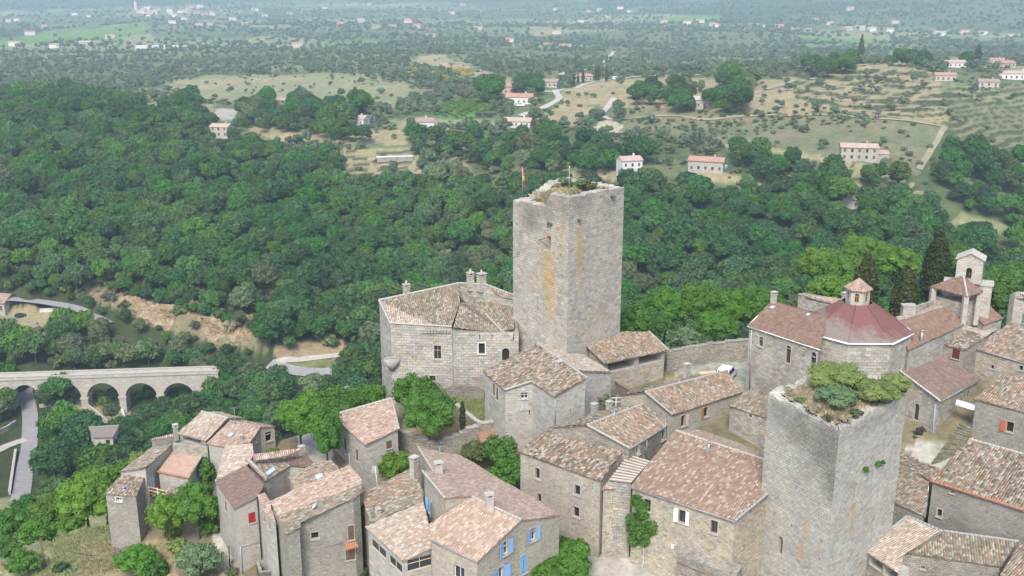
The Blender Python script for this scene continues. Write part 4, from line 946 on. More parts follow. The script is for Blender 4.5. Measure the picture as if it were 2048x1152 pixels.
def deckside():
    t=thing('timber_balcony','pale timber balcony rails between the narrow house and the plane tree','balcony',P(325,985,-8.5))
    mb=MB()
    a=P(297,980,-8.2);b=P(334,990,-8.2);c=P(345,978,-8.2)
    for q in(0,.45): mb.tube([a+[0,0,q],b+[0,0,q]],.06,n=5); mb.tube([b+[0,0,q],c+[0,0,q]],.06,n=5)
    for p in(a,b,c,(a+b)/2): mb.tube([p-[0,0,3.5],p+[0,0,.6]],.06,n=5)
    mb.build('rail',[M['lwood']],t); mb=MB(); mb.prism([a-[0,0,.6],b-[0,0,.6],c-[0,0,.6],c+(a-b)-[0,0,.6]],(0,0,.12)); mb.build('deck',[M['wood']],t)
deckside()
# --- church group
def church():
    H=house('church_nave','church nave with a plain brown roof, arched windows and white gutter, left of the dome','church',
     [('e1',(1494.6,652,9.4)),('e2',(1640,699,9.4)),('r1',(1544.6,602,'F')),('r2',(1655,634,'F')),('k1',('add','r1',6.5,5.0,-3.2)),('k2',('add','r2',6.5,5.0,-3.2))],
     {'F':('E','e1','e2',.42)},[(['e1','e2','r2','r1'],M['t_church']),(['r1','r2','k2','k1'],M['t_church'])],['e1','e2','r2','k2','k1','r1'],-2,M['stone'],M['t_church'],oh=.2,
     wins=[('e1','e2',1522,683.5,.6,1.2,W_(style='glass',sash=M['wood'],sw=.14)),('e1','e2',1576.5,709,.7,2.2,W_(arch=True,style='glass',sash=M['wood'],sw=.12)),('e1','e2',1626.5,722,.75,2.2,W_(arch=True,style='glass',sash=M['wood'],sw=.12))],
     chims=[('F',1547,605,.6,1.0,'stone')],gut=[('e1','e2',M['white']),('e1','r1',M['white'])],
     pipes=[('e1','e2',[(1503,660),(1499,778)],.08,M['metal'])],
     sky=[('F',[(1540,617),(1545,613),(1551,615),(1545,619)]),('F',[(1612,632),(1617,628),(1621,630),(1616,633)])])
    HS['nave']=H
    # drum and dome
    root=thing('church_dome','eight sided church dome with a weathered red roof and a small lantern with yellow windows','dome',P(1732,740,0))
    zc=10.0; fl=P(1696.7,686.5,zc); fr=P(1786,687,zc); side=np.linalg.norm(fr-fl); mid=(fl+fr)/2
    dx=(fr-fl)/side; dy=np.array([-dx[1],dx[0],0]); ap=side/2/math.tan(math.pi/8); C=mid+dy*ap; Rr=side/2/math.sin(math.pi/8)
    a0=math.atan2(*( (fl-C)[1::-1]))
    oc=lambda r,z,n=8,off=0: [np.array([C[0]+r*math.cos(a0+off+k*2*math.pi/n),C[1]+r*math.sin(a0+off+k*2*math.pi/n),z]) for k in range(n)]
    loop=oc(Rr*.965,zc-.1)
    i0=0
    ops=[(0,side*.965/2+.6,zc-5.2,1.1,1.5,W_(arch=True,style='glass',sw=.15))]
    walls_mesh(loop,-3,'drum_wall',[M['ashlar']],root,ops)
    rl=1.75; zl=13.1; e=oc(Rr,zc); i=oc(rl,zl); mb=MB()
    t=NT('weathered_red_roof'); g=t.n('ShaderNodeNewGeometry').outputs['Position']; uv=t.uv(); ss=t.n('ShaderNodeSeparateXYZ'); t.inp(ss,0,g)
    n1=t.noise(g,.75,6,.72).outputs[0]; dz=t.map(ss.outputs[2],9.9,12.4,.22,-.22); sx=t.map(ss.outputs[0],float(C[0]-5.5),float(C[0]+5),.16,-.22)
    ff=t.map(t.math('ADD',n1,t.math('ADD',dz,sx)),.42,.6,0,.9)
    t.bsdf(t.mix(ff,t.mix(t.noise(g,2.0,4).outputs[0],(.145,.068,.060,1),(.185,.085,.072,1)),t.mix(t.noise(g,5,4,.7).outputs[0],(.12,.085,.07,1),(.27,.25,.225,1))),.85,.2,n1,.4,.05)
    for k in range(8):
        j=(k+1)%8; mb.face([e[k],e[j],i[j],i[k]]); mb.face([e[k]-[0,0,.15],e[j]-[0,0,.15],e[j],e[k]])
        d=(i[k]-e[k]); mb.tube([e[k]+[0,0,.02],i[k]+[0,0,.02]],.07,n=5)
    mb.build('dome_roof',[t.mat],root)
    mb=MB()
    for k in range(8): j=(k+1)%8; mb.tube([e[k]-[0,0,.08],e[j]-[0,0,.08]],.11,n=6)
    mb.build('gutter',[M['white']],root)
    off=math.pi/8*.55
    lw=oc(rl*.78,zl+1.75,6,off+.32); yel=plain('yellow_stained_glass',(.42,.25,.06),.3)
    ln=math.dist(lw[0][:2],lw[1][:2])
    ops=[(k,ln/2,zl+.75,.5,1.05,W_(arch=True,style='dark',surround=True,sw=.05,cross=True,sash=yel,deep=.12)) for k in range(6)]
    walls_mesh(lw,zl-.8,'lantern',[M['trim']],root,ops)
    mb=MB(); le=oc(rl*.78+.3,zl+1.7,6,off+.32); top=C.copy(); top[2]=zl+2.95
    for k in range(6):
        j=(k+1)%6; mb.face([le[k],le[j],top]); mb.face([le[k]-[0,0,.1],le[j]-[0,0,.1],le[j],le[k]])
    mb.face([q-[0,0,.1] for q in le][::-1])
    mb.build('lantern_roof',[stone('lantern_tiles',(.42,.30,.26),(.36,.25,.215),(.25,.2,.18),bw=.2,bh=.3,rubble=.1,stain=.3,seed=11)],root)
    # transept
    T=house('church_transept','church transept with a dark brown roof and one arched window, above the mossy steps','church',
     [('g1',(1880,802.5,4.1)),('g2',(1962,759.6,4.1)),('h2',(1860,692,'F')),('h1',(1776,724.5,'F'))],{'F':('E','g1','g2',.30)},
     [(['g1','g2','h2','h1'],M['t_dark'])],['g1','g2','h2','h1'],-4,M['stone'],M['t_dark'],oh=.2,
     wins=[('h1','g1',1833,824,.7,2.1,W_(arch=True,style='glass',sash=M['wood'],sw=.12)),('g1','g2',1899,853,.8,1.7,W_(closed=M['wood'],name='door',leaf='door_leaf',sw=.06)),('g1','g2',1935,793,.35,1.6,W_(closed=M['wood'],sw=.05))],
     gut=[('g1','g2',M['zinc'])],ridges=[('h1','g1',M['trim'])],pipes=[('h1','g1',[(1871,809),(1863,893)],.08,plain('blue_grey_pipe',(.30,.34,.42),.5))])
    HS['transept']=T
    mb=MB(); a=T.pt['h1'];b=P(1821,700,a[2]+.1); c=T.pt['h2']
    mb.tube([a+[0,0,.12],b+[0,0,.15],c+[0,0,.12]],.16,n=5); mb.build('lead_flashing',[M['zinc']],T.root)
    # rear nave
    N=house('church_nave','rear church nave with a faded brown roof running up to the bell tower','church',
     [('r1',(1790,644,10.6)),('r2',(1893,614,10.6)),('e2',(1936,646,9.0)),('e1',(1818,700,8.4)),('k1',(1775,640,9.9)),('k2',(1872,610,9.9))],
     {'F':('3','r1','r2','e1')},[(['r1','e1','e2','r2'],M['t_church']),(['r1','r2','k2','k1'],M['t_cream'])],['k1','r1','e1','e2','r2','k2'],-1,M['stone'],M['t_church'],oh=.1,
     chims=[('F',1842,686,.28,1.4,'pipe')])
    # low wall with chimney-like pier behind
    mb=MB(); a=P(1822,622,10.6); b=P(1900,596,10.6); w=thing('stone_parapet','low stone parapet with an end pier behind the rear nave','wall',a-[0,0,3])
    dd=np.array([.15,.4,0]); mb.prism([a-[0,0,3],b-[0,0,3],b+dd-[0,0,3],a+dd-[0,0,3]],(0,0,3.4)); mb.build('wall',[M['stone']],w)
    mb=MB(); q=P(1817,612,11.4); mb.box(q-[0,0,1.6],(.75,0,0),(0,.45,0),(0,0,1.7)); mb.box(q+[0,0,.15],(.82,0,0),(0,.52,0),(0,0,.07)); mb.build('pier',[M['stone_light']],w)
church()
def belltower():
    root=thing('bell_tower','church bell tower with a tiled porch on pillars and a pierced white bell gable','bell tower',P(1930,640,6))
    ze=12.6; e=[P(1859,574,ze),P(1935,593.5,ze),P(1966,583.5,ze)]; ap=P(1926.7,552,14.3); e.append(e[0]+e[2]-e[1])
    mb=MB(); 
    for a,b in((0,1),(1,2)): tile_face(mb,[e[a],e[b],ap],0,0)
    tile_face(mb,[e[2],e[3],ap],0,0); tile_face(mb,[e[3],e[0],ap],0,0)
    ridge(mb,e[1],ap,1); mb.build('porch_roof',[M['t_church'],M['trim']],root)
    for k,(a,b) in enumerate(((0,.12),(1,.1),(2,.12),(3,.12))):
        c=e[a]+(sum(e)/4-e[a])*b*1.3; mb=MB(); mb.box([c[0],c[1],ze-2.2],(.3,0,0),(0,.3,0),(0,0,2.15)); mb.build('pillar',[M['stone_light']],root)
    mb=MB(); c=sum(e)/4; mb.box([c[0]+.2,c[1]+.3,ze-3.4],(e[2]-e[1])*.4,(e[0]-e[1])*.36,(0,0,2.2)); mb.build('tower_base',[M['stone']],root)
    # bell gable
    bl=P(1910,550,14.0); 
    Y0=ap[1]+.3
    f=lambda x,y,Y=Y0:PY(x,y,Y)
    L0=f(1911,550);R0=f(1955,560); L1=f(1911,511.5);R1=f(1956,522); A1=f(1937,508)
    zt=(L1[2]+R1[2])/2; x0,x1=L0[0],R0[0]; xm=(x0+x1)/2; zb=R0[2]-.3; za=A1[2]+.15
    ya=Y0; yb=Y0+1.5; sk=np.array([.55,0,0])*1.0
    # slightly skewed: face turned to the left
    def pt(x,z,back): return np.array([x+(1.0 if back else 0), (Y0+(x-x0)*-.35)+(1.9 if back else 0), z])
    out=[(x0,zb),(x1,zb),(x1,zt),(xm,za),(x0,zt)]
    aw=.62; hole=[(xm-aw/2,zb+.5),(xm+aw/2,zb+.5)]+[(xm+aw/2*math.cos(t),zb+1.7+aw/2*math.sin(t)) for t in np.linspace(0,math.pi,9)]
    mb=MB()
    polys=[[Vector((x,z,0)) for x,z in out],[Vector((x,z,0)) for x,z in hole]]; fl=[v for p in polys for v in p]
    for back in(0,1):
        for tri in tessellate_polygon(polys):
            tv=[fl[k] for k in tri]; arr=(tv[1].x-tv[0].x)*(tv[2].y-tv[0].y)-(tv[2].x-tv[0].x)*(tv[1].y-tv[0].y)
            if (arr<0)!=bool(back): tv=tv[::-1]
            mb.face([pt(v.x,v.y,back) for v in tv])
    for k in range(5):
        a,b=out[k],out[(k+1)%5]; mb.face([pt(*a,0),pt(*a,1),pt(*b,1),pt(*b,0)][::-1] if False else [pt(*a,1),pt(*b,1),pt(*b,0),pt(*a,0)])
    for k in range(len(hole)):
        a,b=hole[k],hole[(k+1)%len(hole)]; mb.face([pt(*a,0),pt(*b,0),pt(*b,1),pt(*a,1)])
    mb.build('bell_gable',[M['stone_light']],root)
    mb=MB(); o=np.array([0,0,.14])
    l,m_,r=[(x0-.2,zt-.1),(xm,za+.06),(x1+.2,zt-.1)]
    for a,b in((l,m_),(m_,r)):
        mb.prism([pt(*a,0)-[0.1,.2,0],pt(*b,0)-[0.1,.2,0],pt(*b,1)+[.1,.2,0],pt(*a,1)+[.1,.2,0]],(0,0,.14))
    mb.build('gable_coping',[M['trim']],root)
    mb=MB(); c=pt(xm,zb+1.2,0)+np.array([.45,.8,0]); mb.tube([c+[0,0,.42],c+[0,0,.2],c-[0,0,.25],c-[0,0,.35]],[.08,.2,.26,.34],n=10); mb.build('bell',[plain('bronze',(.12,.09,.05),.5,metal=.6)],root)
    # shoulders
    mb=MB(); a=f(1950,557); b=f(1983,569)
    zz=b[2]; xx0,xx1=x0-.9,x1+1.5; 
    mb.box([(xx0+xx1)/2+.5,Y0+1.0,(zz+6)/2],((xx1-xx0)/2,-(xx1-xx0)/2*.35,0),(.42,.95,0),(0,0,(zz-6)/2)); mb.build('buttress_wall',[M['stone_light']],root)
    mb=MB(); mb.box([(xx0+xx1)/2+.5,Y0+1.0,zz+.07],((xx1-xx0)/2+.15,-(xx1-xx0)/2*.35,0),(.5,1.1,0),(0,0,.09)); mb.build('shoulder_slab',[M['trim']],root)
    # lower right roof
    house('church_annex','small tiled annex at the foot of the bell tower','building',
     [('e1',(1967,651,8.6)),('e2',(2006,637,8.6)),('r2',(1976,609,'F')),('r1',(1934,615,'F'))],{'F':('E','e1','e2',.33)},[(['e1','e2','r2','r1'],M['t_church'])],['e1','e2','r2','r1'],0,M['stone_light'],M['t_church'],oh=.12)
belltower()
HS['behind']=house('stone_house','grey house with a mono pitch roof rising behind the church nave','house',
 [('e1',(1597,590,9.3)),('e2',(1697,614.5,9.3)),('k2',(1712,604,9.8)),('k1',(1606,585,9.8))],{'F':('3','e1','e2','k1')},[(['e1','e2','k2','k1'],M['t_cream'])],['e1','e2','k2','k1'],0,M['stone'],M['t_cream'],oh=.12,
 chims=[('F',1689,607,.7,1.1,'stone')])
house('shed','small cream tiled shed roof tucked between nave and dome','shed',[('e1',(1636,630,9.0)),('e2',(1690,634,9.0)),('k2',(1694,618,9.5)),('k1',(1640,624,9.5))],{'F':('3','e1','e2','k1')},[(['e1','e2','k2','k1'],M['t_cream'])],['e1','e2','k2','k1'],1,M['stone'],M['t_cream'],oh=.1)
# --- right-hand houses
HS['H1']=house('stone_house','small gabled house with a dark red window, wedged between transept roof and rear nave','house',
 [('e1',(1853,680.5,7.2)),('e2',(1929.5,700,7.2)),('r2',(1970,674,'F')),('r1',(1907,650,'F')),('k1',(1952,648,7.6)),('k2',(1995,658,7.4))],{'F':('E','e1','e2',.25)},
 [(['e1','e2','r2','r1'],M['t_old']),(['r1','r2','k2','k1'],M['t_cream'])],['e1','e2','r2','k2','k1','r1'],-1,M['stone_dark'],M['t_old'],oh=.12,
 wins=[('e1','e2',1912,708,.95,1.2,W_(closed=plain('dark_red_door',(.10,.025,.02),.7),sw=.04))])
HS['H2']=house('stone_house','house with a wide cream tile roof between the church transept and the right edge','house',
 [('e1',(1945,696,6.8)),('e2',(2075,733,6.8)),('r1',(2022,644.5,'F')),('r2',(2110,690,'F'))],{'F':('E','e1','e2',.27)},
 [(['e1','e2','r2','r1'],M['t_mix'])],['e1','e2','r2','r1'],-2,M['stone_warm'],M['t_mix'],oh=.15,wins=[('e1','e2',1985,734,.4,.5,W_(sw=.1)),('e1','e2',2042,736,.5,.6,W_(sw=.1))],gut=[('e1','e2')])
HS['H3']=house('stone_house','stone house with a swung open orange shutter and bright cream tiles, at the right edge','house',
 [('e1',(1948.7,799,4.6)),('e2',(2075,831,4.6)),('r1',(2007,744,'F')),('r2',(2100,765,'F'))],{'F':('E','e1','e2',.26)},
 [(['e1','e2','r2','r1'],M['t_mix'])],['e1','e2','r2','r1'],-5,M['stone_d'],M['t_mix'],oh=.12,wins=[('e1','e2',2020,854,.75,1.2,W_(shutters=plain('orange_shutter',(.36,.12,.04),.6),sides=(-1,),shw=.55,ang=20,sw=.12))])
HS['H4']=house('stone_house','big grey rendered house with a wide red brown tile roof and an orange eave','house',
 [('e1',(1859.7,962,2.4)),('e2',(2075,1030,2.4)),('r1',(1938,879,'F')),('r2',(2110,927,'F'))],{'F':('E','e1','e2',.28)},
 [(['e1','e2','r2','r1'],M['t_old'])],['e1','e2','r2','r1'],-8,M['render_grey'],M['t_old'],oh=.2,wins=[('e1','e2',1879,1026,.45,.85,W_(sw=.14)),('e1','e2',1905,984,.4,.25,W_(sw=.05))],
 ridges=[('r1','r2',M['plaster']),('e1','e2',M['terracotta'])],pipes=[('e1','e2',[(1857,972),(1852,1030)],.06,M['metal'])],gut=[('e1','e2')])
HS['H5']=house('stone_house','low house with a small lichen roof squeezed behind the foreground tower','house',
 [('e1',(1785,1004,.4)),('e2',(1851,1033,.4)),('r2',(1859,965,'F')),('r1',(1795,926,'F')),('k1',(1802,908,1.2)),('k2',(1880,936,1.2))],{'F':('E','e1','e2',.24)},
 [(['e1','e2','r2','r1'],M['t_lich']),(['r1','r2','k2','k1'],M['t_old'])],['e1','e2','r2','k2','k1','r1'],-7,M['stone_d'],M['t_lich'],oh=.1)
HS['H6']=house('open_shed','open fronted shed with a cream pink tile roof at the foot of the foreground tower','shed',
 [('e1',(1726.6,1101,-1.6)),('e2',(1799,1147,-1.6)),('s',(1808,1105,'F')),('r2',(1884,1063.5,'F')),('r1',(1814,1033,'F'))],{'F':('E','e1','e2',.24)},
 [(['e1','e2','s','r2','r1'],M['t_cream'])],['e1','e2','s','r2','r1'],-8,M['stone_dark'],M['t_cream'],oh=.15,wins=[('e1','e2',1752,1126,1.6,1.0,W_(deep=1.5,surround=False,name='opening')),('e1','e2',1781,1146,1.6,1.1,W_(deep=1.5,surround=False,name='opening'))],
 ridges=[('r1','r2',M['zinc']),('e1','r1',M['zinc'])])
HS['H7']=house('stone_house','dark stone house with a grey lichen roof bordered by one orange tile row','house',
 [('e1',(1806.5,1105,-1.3)),('e2',(2002,1133,-1.3)),('r2',(2036,1083.5,'F')),('r1',(1887.6,1063,'F'))],{'F':('E','e1','e2',.24)},
 [(['e1','e2','r2','r1'],M['t_lich'])],['e1','e2','r2','r1'],-8,M['stone_dark'],M['t_lich'],oh=.1,wins=[('e1','e2',1846,1135,.35,.3,W_(sw=.05))],ridges=[('e1','r1',M['terracotta']),('r1','r2',M['zinc'])])
HS['H8']=house('stone_house','corner of a house with striped orange tiles in the bottom right corner of the view','house',
 [('e1',(2000,1150,-1.2)),('e2',(2090,1190,-1.2)),('r2',(2120,1120,'F')),('r1',(2040,1088,'F'))],{'F':('E','e1','e2',.26)},
 [(['e1','e2','r2','r1'],M['t_mix'])],['e1','e2','r2','r1'],-8,M['stone_dark'],M['t_mix'],oh=.1)
HS['H9']=house('stone_house','tall grey house with a green window behind the bell tower, at the right edge','house',
 [('e1',(2022.5,590,11.5)),('e2',(2075,600,11.5)),('k2',(2090,585,12.2)),('k1',(2032,583,12.2))],{'F':('3','e1','e2','k1')},[(['e1','e2','k2','k1'],M['t_cream'])],['e1','e2','k2','k1'],0,M['stone_light'],M['t_cream'],oh=.1,
 wins=[('e1','e2',2046,637,.7,1.2,W_(closed=plain('green_paint',(.10,.22,.12),.6),sw=.1))])
HS['hidden']=house('stone_house','grey stone block with one small square hole, left behind the foreground tower','house',
 [('e1',(1458,812,1.9)),('e2',(1545,840,1.9)),('r2',(1545,795,'F')),('r1',(1496,782,'F'))],{'F':('E','e1','e2',.25)},[(['e1','e2','r2','r1'],M['t_lich'])],['e1','e2','r2','r1'],-6,M['stone'],M['t_lich'],oh=.1,
 wins=[('e1','e2',1501,832,.35,.45,W_(sw=.12))])
HS['back_pink']=house('stone_house','pink tile roof with a white chimney peeping out behind the castle flank and the trees','house',
 [('e1',(668,806,-6)),('e2',(770,797,-6)),('r2',(770,780,'F')),('r1',(690,795,'F'))],{'F':('E','e1','e2',.25)},[(['e1','e2','r2','r1'],M['t_pink'])],['e1','e2','r2','r1'],-16,M['stone_light'],M['t_pink'],oh=.1,
 chims=[('F',694.5,798,.8,1.3,'stone')])
# --- valley houses
HS['V1']=house('valley_house','pale gabled house with a plain brown roof, standing below the viaduct','house',
 [('e1',(186,875,-62.5)),('e2',(226,874,-62.5)),('r2',(239,849,'F')),('r1',(176,853,'F'))],{'F':('E','e1','e2',.45)},[(['e1','e2','r2','r1'],M['slate'],True)],['e1','e2','r2','r1'],-75,M['cream_wash'],M['slate'],oh=.3,
 wins=[('e2','r2',230,882,.8,1.5,W_(sw=.05)),('e2','r2',236,872,.8,1.5,W_(sw=.05)),('e2','r2',233,893,.8,1.5,W_(sw=.05)),('e2','r2',238,889,.8,1.5,W_(sw=.05)),('e1','e2',216,884,1.0,1.2,W_(sw=.05))],thick=.25)
HS['V2']=house('valley_house','stone house with brown shutters above the valley road at the left edge','house',
 [('e1',(-30,605,-62)),('e2',(8,608,-62)),('r2',(23,588,'F')),('r1',(-20,585,'F')),('k2',(41,590,-62.2)),('k1',(0,587,-62.2))],{'F':('E','e1','e2',.35)},[(['e1','e2','r2','r1'],M['t_pink']),(['r1','r2','k2','k1'],M['t_pink'])],['e1','e2','r2','k2','k1','r1'],-76,M['cream_wash'],M['t_pink'],oh=.2,
 wins=[('r2','k2',35,604,.9,1.5,W_(closed=M['wood'],sw=.05)),('e2','r2',21,611,.9,1.5,W_(closed=M['wood'],sw=.05)),('e1','e2',2,616,1.0,1.5,W_(closed=M['wood'],sw=.05))],thick=.25)

# ------------------------------------------------------------------ towers
def tower(name,label,cs,zbase,prof,mat,thick,floor,ops,top,seed=1,jag=.14):
    """cs: plan corners F,R,B,L (CCW); prof(edge,t)->top z; ops {edge:[(px,py,w,h,opt)]}"""
    rnd=random.Random(seed); root=thing(name,label,'tower',(*np.mean([c[:2] for c in cs],axis=0),zbase))
    mb=MB(); inn=inset([np.array([*c[:2],0]) for c in cs],thick); frames=[]; allo=[]
    for i in range(4):
        a=np.array(cs[i][:2],float);b=np.array(cs[(i+1)%4][:2],float);d=b-a;L=np.linalg.norm(d);sx=d/L;n=np.array([sx[1],-sx[0]])
        N=26; ts=[0]; 
        for k in range(1,N): ts+=[k/N-.004,k/N+.004] if rnd.random()<.5 else [k/N]
        ts.append(1); zs=[]; cur=0
        for k,t in enumerate(ts):
            if k%2==0: cur=rnd.uniform(-jag,jag)
            zs.append(prof(i,t)+cur*(0 if t in(0,1) else 1))
        zs[0]=prof(i,0);zs[-1]=prof(i,1)
        outer=[(0,zbase),(L,zbase)]+[(t*L,z) for t,z in list(zip(ts,zs))[::-1]]
        polys=[[Vector((s,z,0)) for s,z in outer]]; od=[]
        for px,py,w,h,opt in ops.get(i,[]):
            q=hitplane(px,py,np.array([*a,0]),np.array([*n,0])); s=(q[:2]-a)@sx; od.append((s,q[2],w,h,opt)); polys.append([Vector((x,y,0)) for x,y in holepoly(s,q[2],w,h,opt.get('arch'))])
        fl=[v for p in polys for v in p]
        for tri in tessellate_polygon(polys):
            tv=[fl[k] for k in tri]; ar=(tv[1].x-tv[0].x)*(tv[2].y-tv[0].y)-(tv[2].x-tv[0].x)*(tv[1].y-tv[0].y)
            if abs(ar)<1e-7: continue
            if ar<0: tv=tv[::-1]
            mb.face([np.array([*(a+sx*v.x),v.y]) for v in tv])
        ia=inn[i][:2];ib=inn[(i+1)%4][:2]
        oo=[np.array([*(a+d*t),z]) for t,z in zip(ts,zs)]; ii=[np.array([*(ia+(ib-ia)*t),z-.1+rnd.uniform(-.1,.1)]) for t,z in zip(ts,zs)]
        for k in range(len(ts)-1):
            mb.face([oo[k],oo[k+1],ii[k+1],ii[k]]); mb.face([ii[k],ii[k+1],[*ii[k+1][:2],floor-2.2],[*ii[k][:2],floor-2.2]])
        allo.append((np.array([*a,0]),sx,n,od))
    w=mb.build('wall',[mat],root)
    for a,sx,n,od in allo:
        for o in od: add_window(root,a,sx,n,*o)
    mb=MB(); c=np.mean([q[:2] for q in inn],axis=0); N=16; grid=[]
    for iu in range(N+1):
        for iv in range(N+1):
            u=iu/N;v_=iv/N; p=(np.array(inn[0][:2])*(1-u)*(1-v_)+np.array(inn[1][:2])*u*(1-v_)+np.array(inn[2][:2])*u*v_+np.array(inn[3][:2])*(1-u)*v_)
            p=c+(p-c)*1.05; grid.append([*p,floor+top(u,v_)+rnd.uniform(-.12,.12)])
    F=[(iu*(N+1)+iv,(iu+1)*(N+1)+iv,(iu+1)*(N+1)+iv+1,iu*(N+1)+iv+1) for iu in range(N) for iv in range(N)]
    mb.raw(grid,F,m=0,smooth=True); mb.build('rubble_top',[M['greengrass'] if name=='keep' else M['drygrass']],root)
    return root,inn
def dg():
    t=NT('dry_grass_turf'); g=t.n('ShaderNodeNewGeometry').outputs['Position']; n=t.noise(g,1.5,6,.75).outputs[0]
    t.bsdf(t.ramp(n,[(.3,(.12,.125,.06)),(.45,(.26,.21,.125)),(.6,(.34,.28,.185)),(.72,(.42,.39,.33))]),.95,.1,n,.9,.2); return t.mat
M['drygrass']=dg()
def gg():
    t=NT('green_rubble_turf'); g=t.n('ShaderNodeNewGeometry').outputs['Position']; n=t.noise(g,1.3,6,.75).outputs[0]
    t.bsdf(t.ramp(n,[(.3,(.06,.09,.03)),(.45,(.13,.15,.06)),(.56,(.30,.25,.13)),(.7,(.42,.40,.36))]),.95,.1,n,.9,.2); return t.mat
M['greengrass']=gg()
# keep
kF=PY(1138,396,122.0); kL=PY(1026,374,129.4); kR=PY(1248.5,375,128.8); kB=kL+kR-kF; KT=kF[2]
def uvof(a,b,px,py):
    d=b[:2]-a[:2]; d=d/np.linalg.norm(d); n=np.array([d[1],-d[0],0]); q=hitplane(px,py,a,n); t=np.array([-n[1],n[0]]); return q[:2]@t, q[2]
lich=[]
for px,py,ru,rv,am,f in ((1098,560,1.5,7.5,.85,0),(1092,520,2.6,5.5,.5,0),(1110,600,1.2,5,.5,0),(1060,560,2,5,.25,0),(1120,480,1.4,6,.4,0),(1160,500,.9,5.5,.8,1),(1158,560,1.2,4,.4,1),(1200,640,3.2,3.2,.33,1),(1180,670,4,2,.32,1),(1040,405,2.,3,.25,0),(1215,555,2.5,6,.16,1)):
    a,b=(kL,kF) if f==0 else (kF,kR); u,v_=uvof(a,b,px,py); lich.append((u,v_,ru,rv,am))
ksoot=[]
for px,py,ru,rv,am,f in ((1062,430,2.8,3.4,.75,0),(1095,415,2.2,2.6,.7,0),(1125,412,2.2,2.6,.55,0),(1165,402,3,2.2,.5,1),(1215,392,3,2,.35,1),(1040,480,1,4,.3,0)):
    a,b=(kL,kF) if f==0 else (kF,kR); u,v_=uvof(a,b,px,py); ksoot.append((u,v_,ru,rv,am))
M['keep']=stone('keep_ashlar',(.43,.405,.36),(.32,.30,.265),(.205,.19,.165),bw=.62,bh=.34,rubble=.22,stain=.22,lichen=lich,soot=ksoot,seed=12,wash=.2)
def kprof(e,t):
    lo=KT-1.75
    if e==0: return KT
    if e==1: return KT-.05
    if e==2: return KT-.1 if t<.35 else (KT-.1+(lo-KT+.1)*min(1,math.floor((t-.35)/.4*6+.5)/6))
    return lo if t<.56 else lo+(KT-lo)*min(1,round((t-.56)/.14*3)/3)
SL=W_(slit=True,surround=False,deep=.5); PH=W_(slit=True,surround=False,deep=.6)
keep,kin=tower('keep','tall square stone keep with orange lichen streaks and a broken grassy top','' if False else [kF,kR,kB,kL],-6,kprof,M['keep'],1.5,KT-2.3,
 {3:[(1098,487,.62,1.85,W_(surround=False,deep=.9,name='window')),(1091,505,.2,.3,PH),(1106,507,.2,.3,PH),(1121.5,511,.22,.35,PH),(1116,518,.2,.3,PH),(1049,498,.12,.3,PH),(1044,548,.12,.75,SL),(1075,609,.12,1.0,SL),(1123,453,.15,.22,PH),(1096,438,.15,.22,PH)],
  0:[(1218,505,.22,.5,PH),(1167,517,.22,.35,PH),(1201,598,.1,1.1,SL),(1150,640,.1,.3,SL)]},
 lambda u,v_: .3*math.sin(math.pi*u)+1.5*(v_>.5)*(u>.25)*math.sin(math.pi*min(1,max(0,(v_-.4)/.6)))+.5*u,seed=4,jag=.12)
def keepextra():
    mb=MB(); d=(kF-kL); d[2]=0; d/=np.linalg.norm(d); n=np.array([d[1],-d[0],0])
    a=hitplane(1100,474,kL+n*.05,n); b=hitplane(1078,480,kL+n*1.0,n); mb.tube([a,b],.05,n=5); c=hitplane(1096,493,kL,n); mb.tube([c,b],.035,n=5); mb.build('wooden_bracket',[M['wood']],keep)
    f=thing('flagpole','slim flagpole with a hanging red and yellow flag on the left corner of the keep','flagpole',P(1045,388,KT-1.6))
    p=P(1045,388,KT-1.6); h=P(1045,333,0); t=PY(1045,334,p[1])[2]
    mb=MB(); mb.tube([p-[0,0,.3],[p[0],p[1],t]],[.06,.04],n=6); mb.build('pole',[M['metal']],f)
    mb=MB(); N=8
    for k in range(2):
        for j in range(N):
            z0=t-.15-j*.32; z1=z0-.32
            xs=lambda jj:(.18+.08*math.sin(jj*1.1)); 
            mb.face([[p[0]+.05+k*.09,p[1]+.1*math.sin(j),z0],[p[0]+.05+k*.09,p[1]+.1*math.sin(j+1),z1],[p[0]+.13+k*.09,p[1]+.1*math.sin(j+1.6),z1],[p[0]+.13+k*.09,p[1]+.1*math.sin(j+.6),z0]],m=(j%5>2))
    mb.build('flag',[plain('flag_red',(.45,.06,.05),.8),plain('flag_yellow',(.55,.36,.05),.8)],f)
    q=P(1138,388,KT-.8); t=PY(1138,336,q[1])[2]; an=thing('lightning_rod','thin lightning rod with a ball tip at the middle of the keep top','rod',q)
    mb=MB(); mb.tube([q-[0,0,1],[q[0],q[1],t]],.035,n=5); mb.build('rod',[M['metal']],an); mb=MB(); mb.tube([[q[0],q[1],t],[q[0],q[1],t+.12],[q[0],q[1],t+.24]],[.02,.07,.02],n=8); mb.build('ball_tip',[M['white']],an)
    # fallen beam across the low corner
    mb=MB(); mb.tube([P(1057,389,KT-1.3),P(1083,396,KT-1.5)],.09,n=5); mb.build('beam',[M['lwood']],keep)
keepextra()
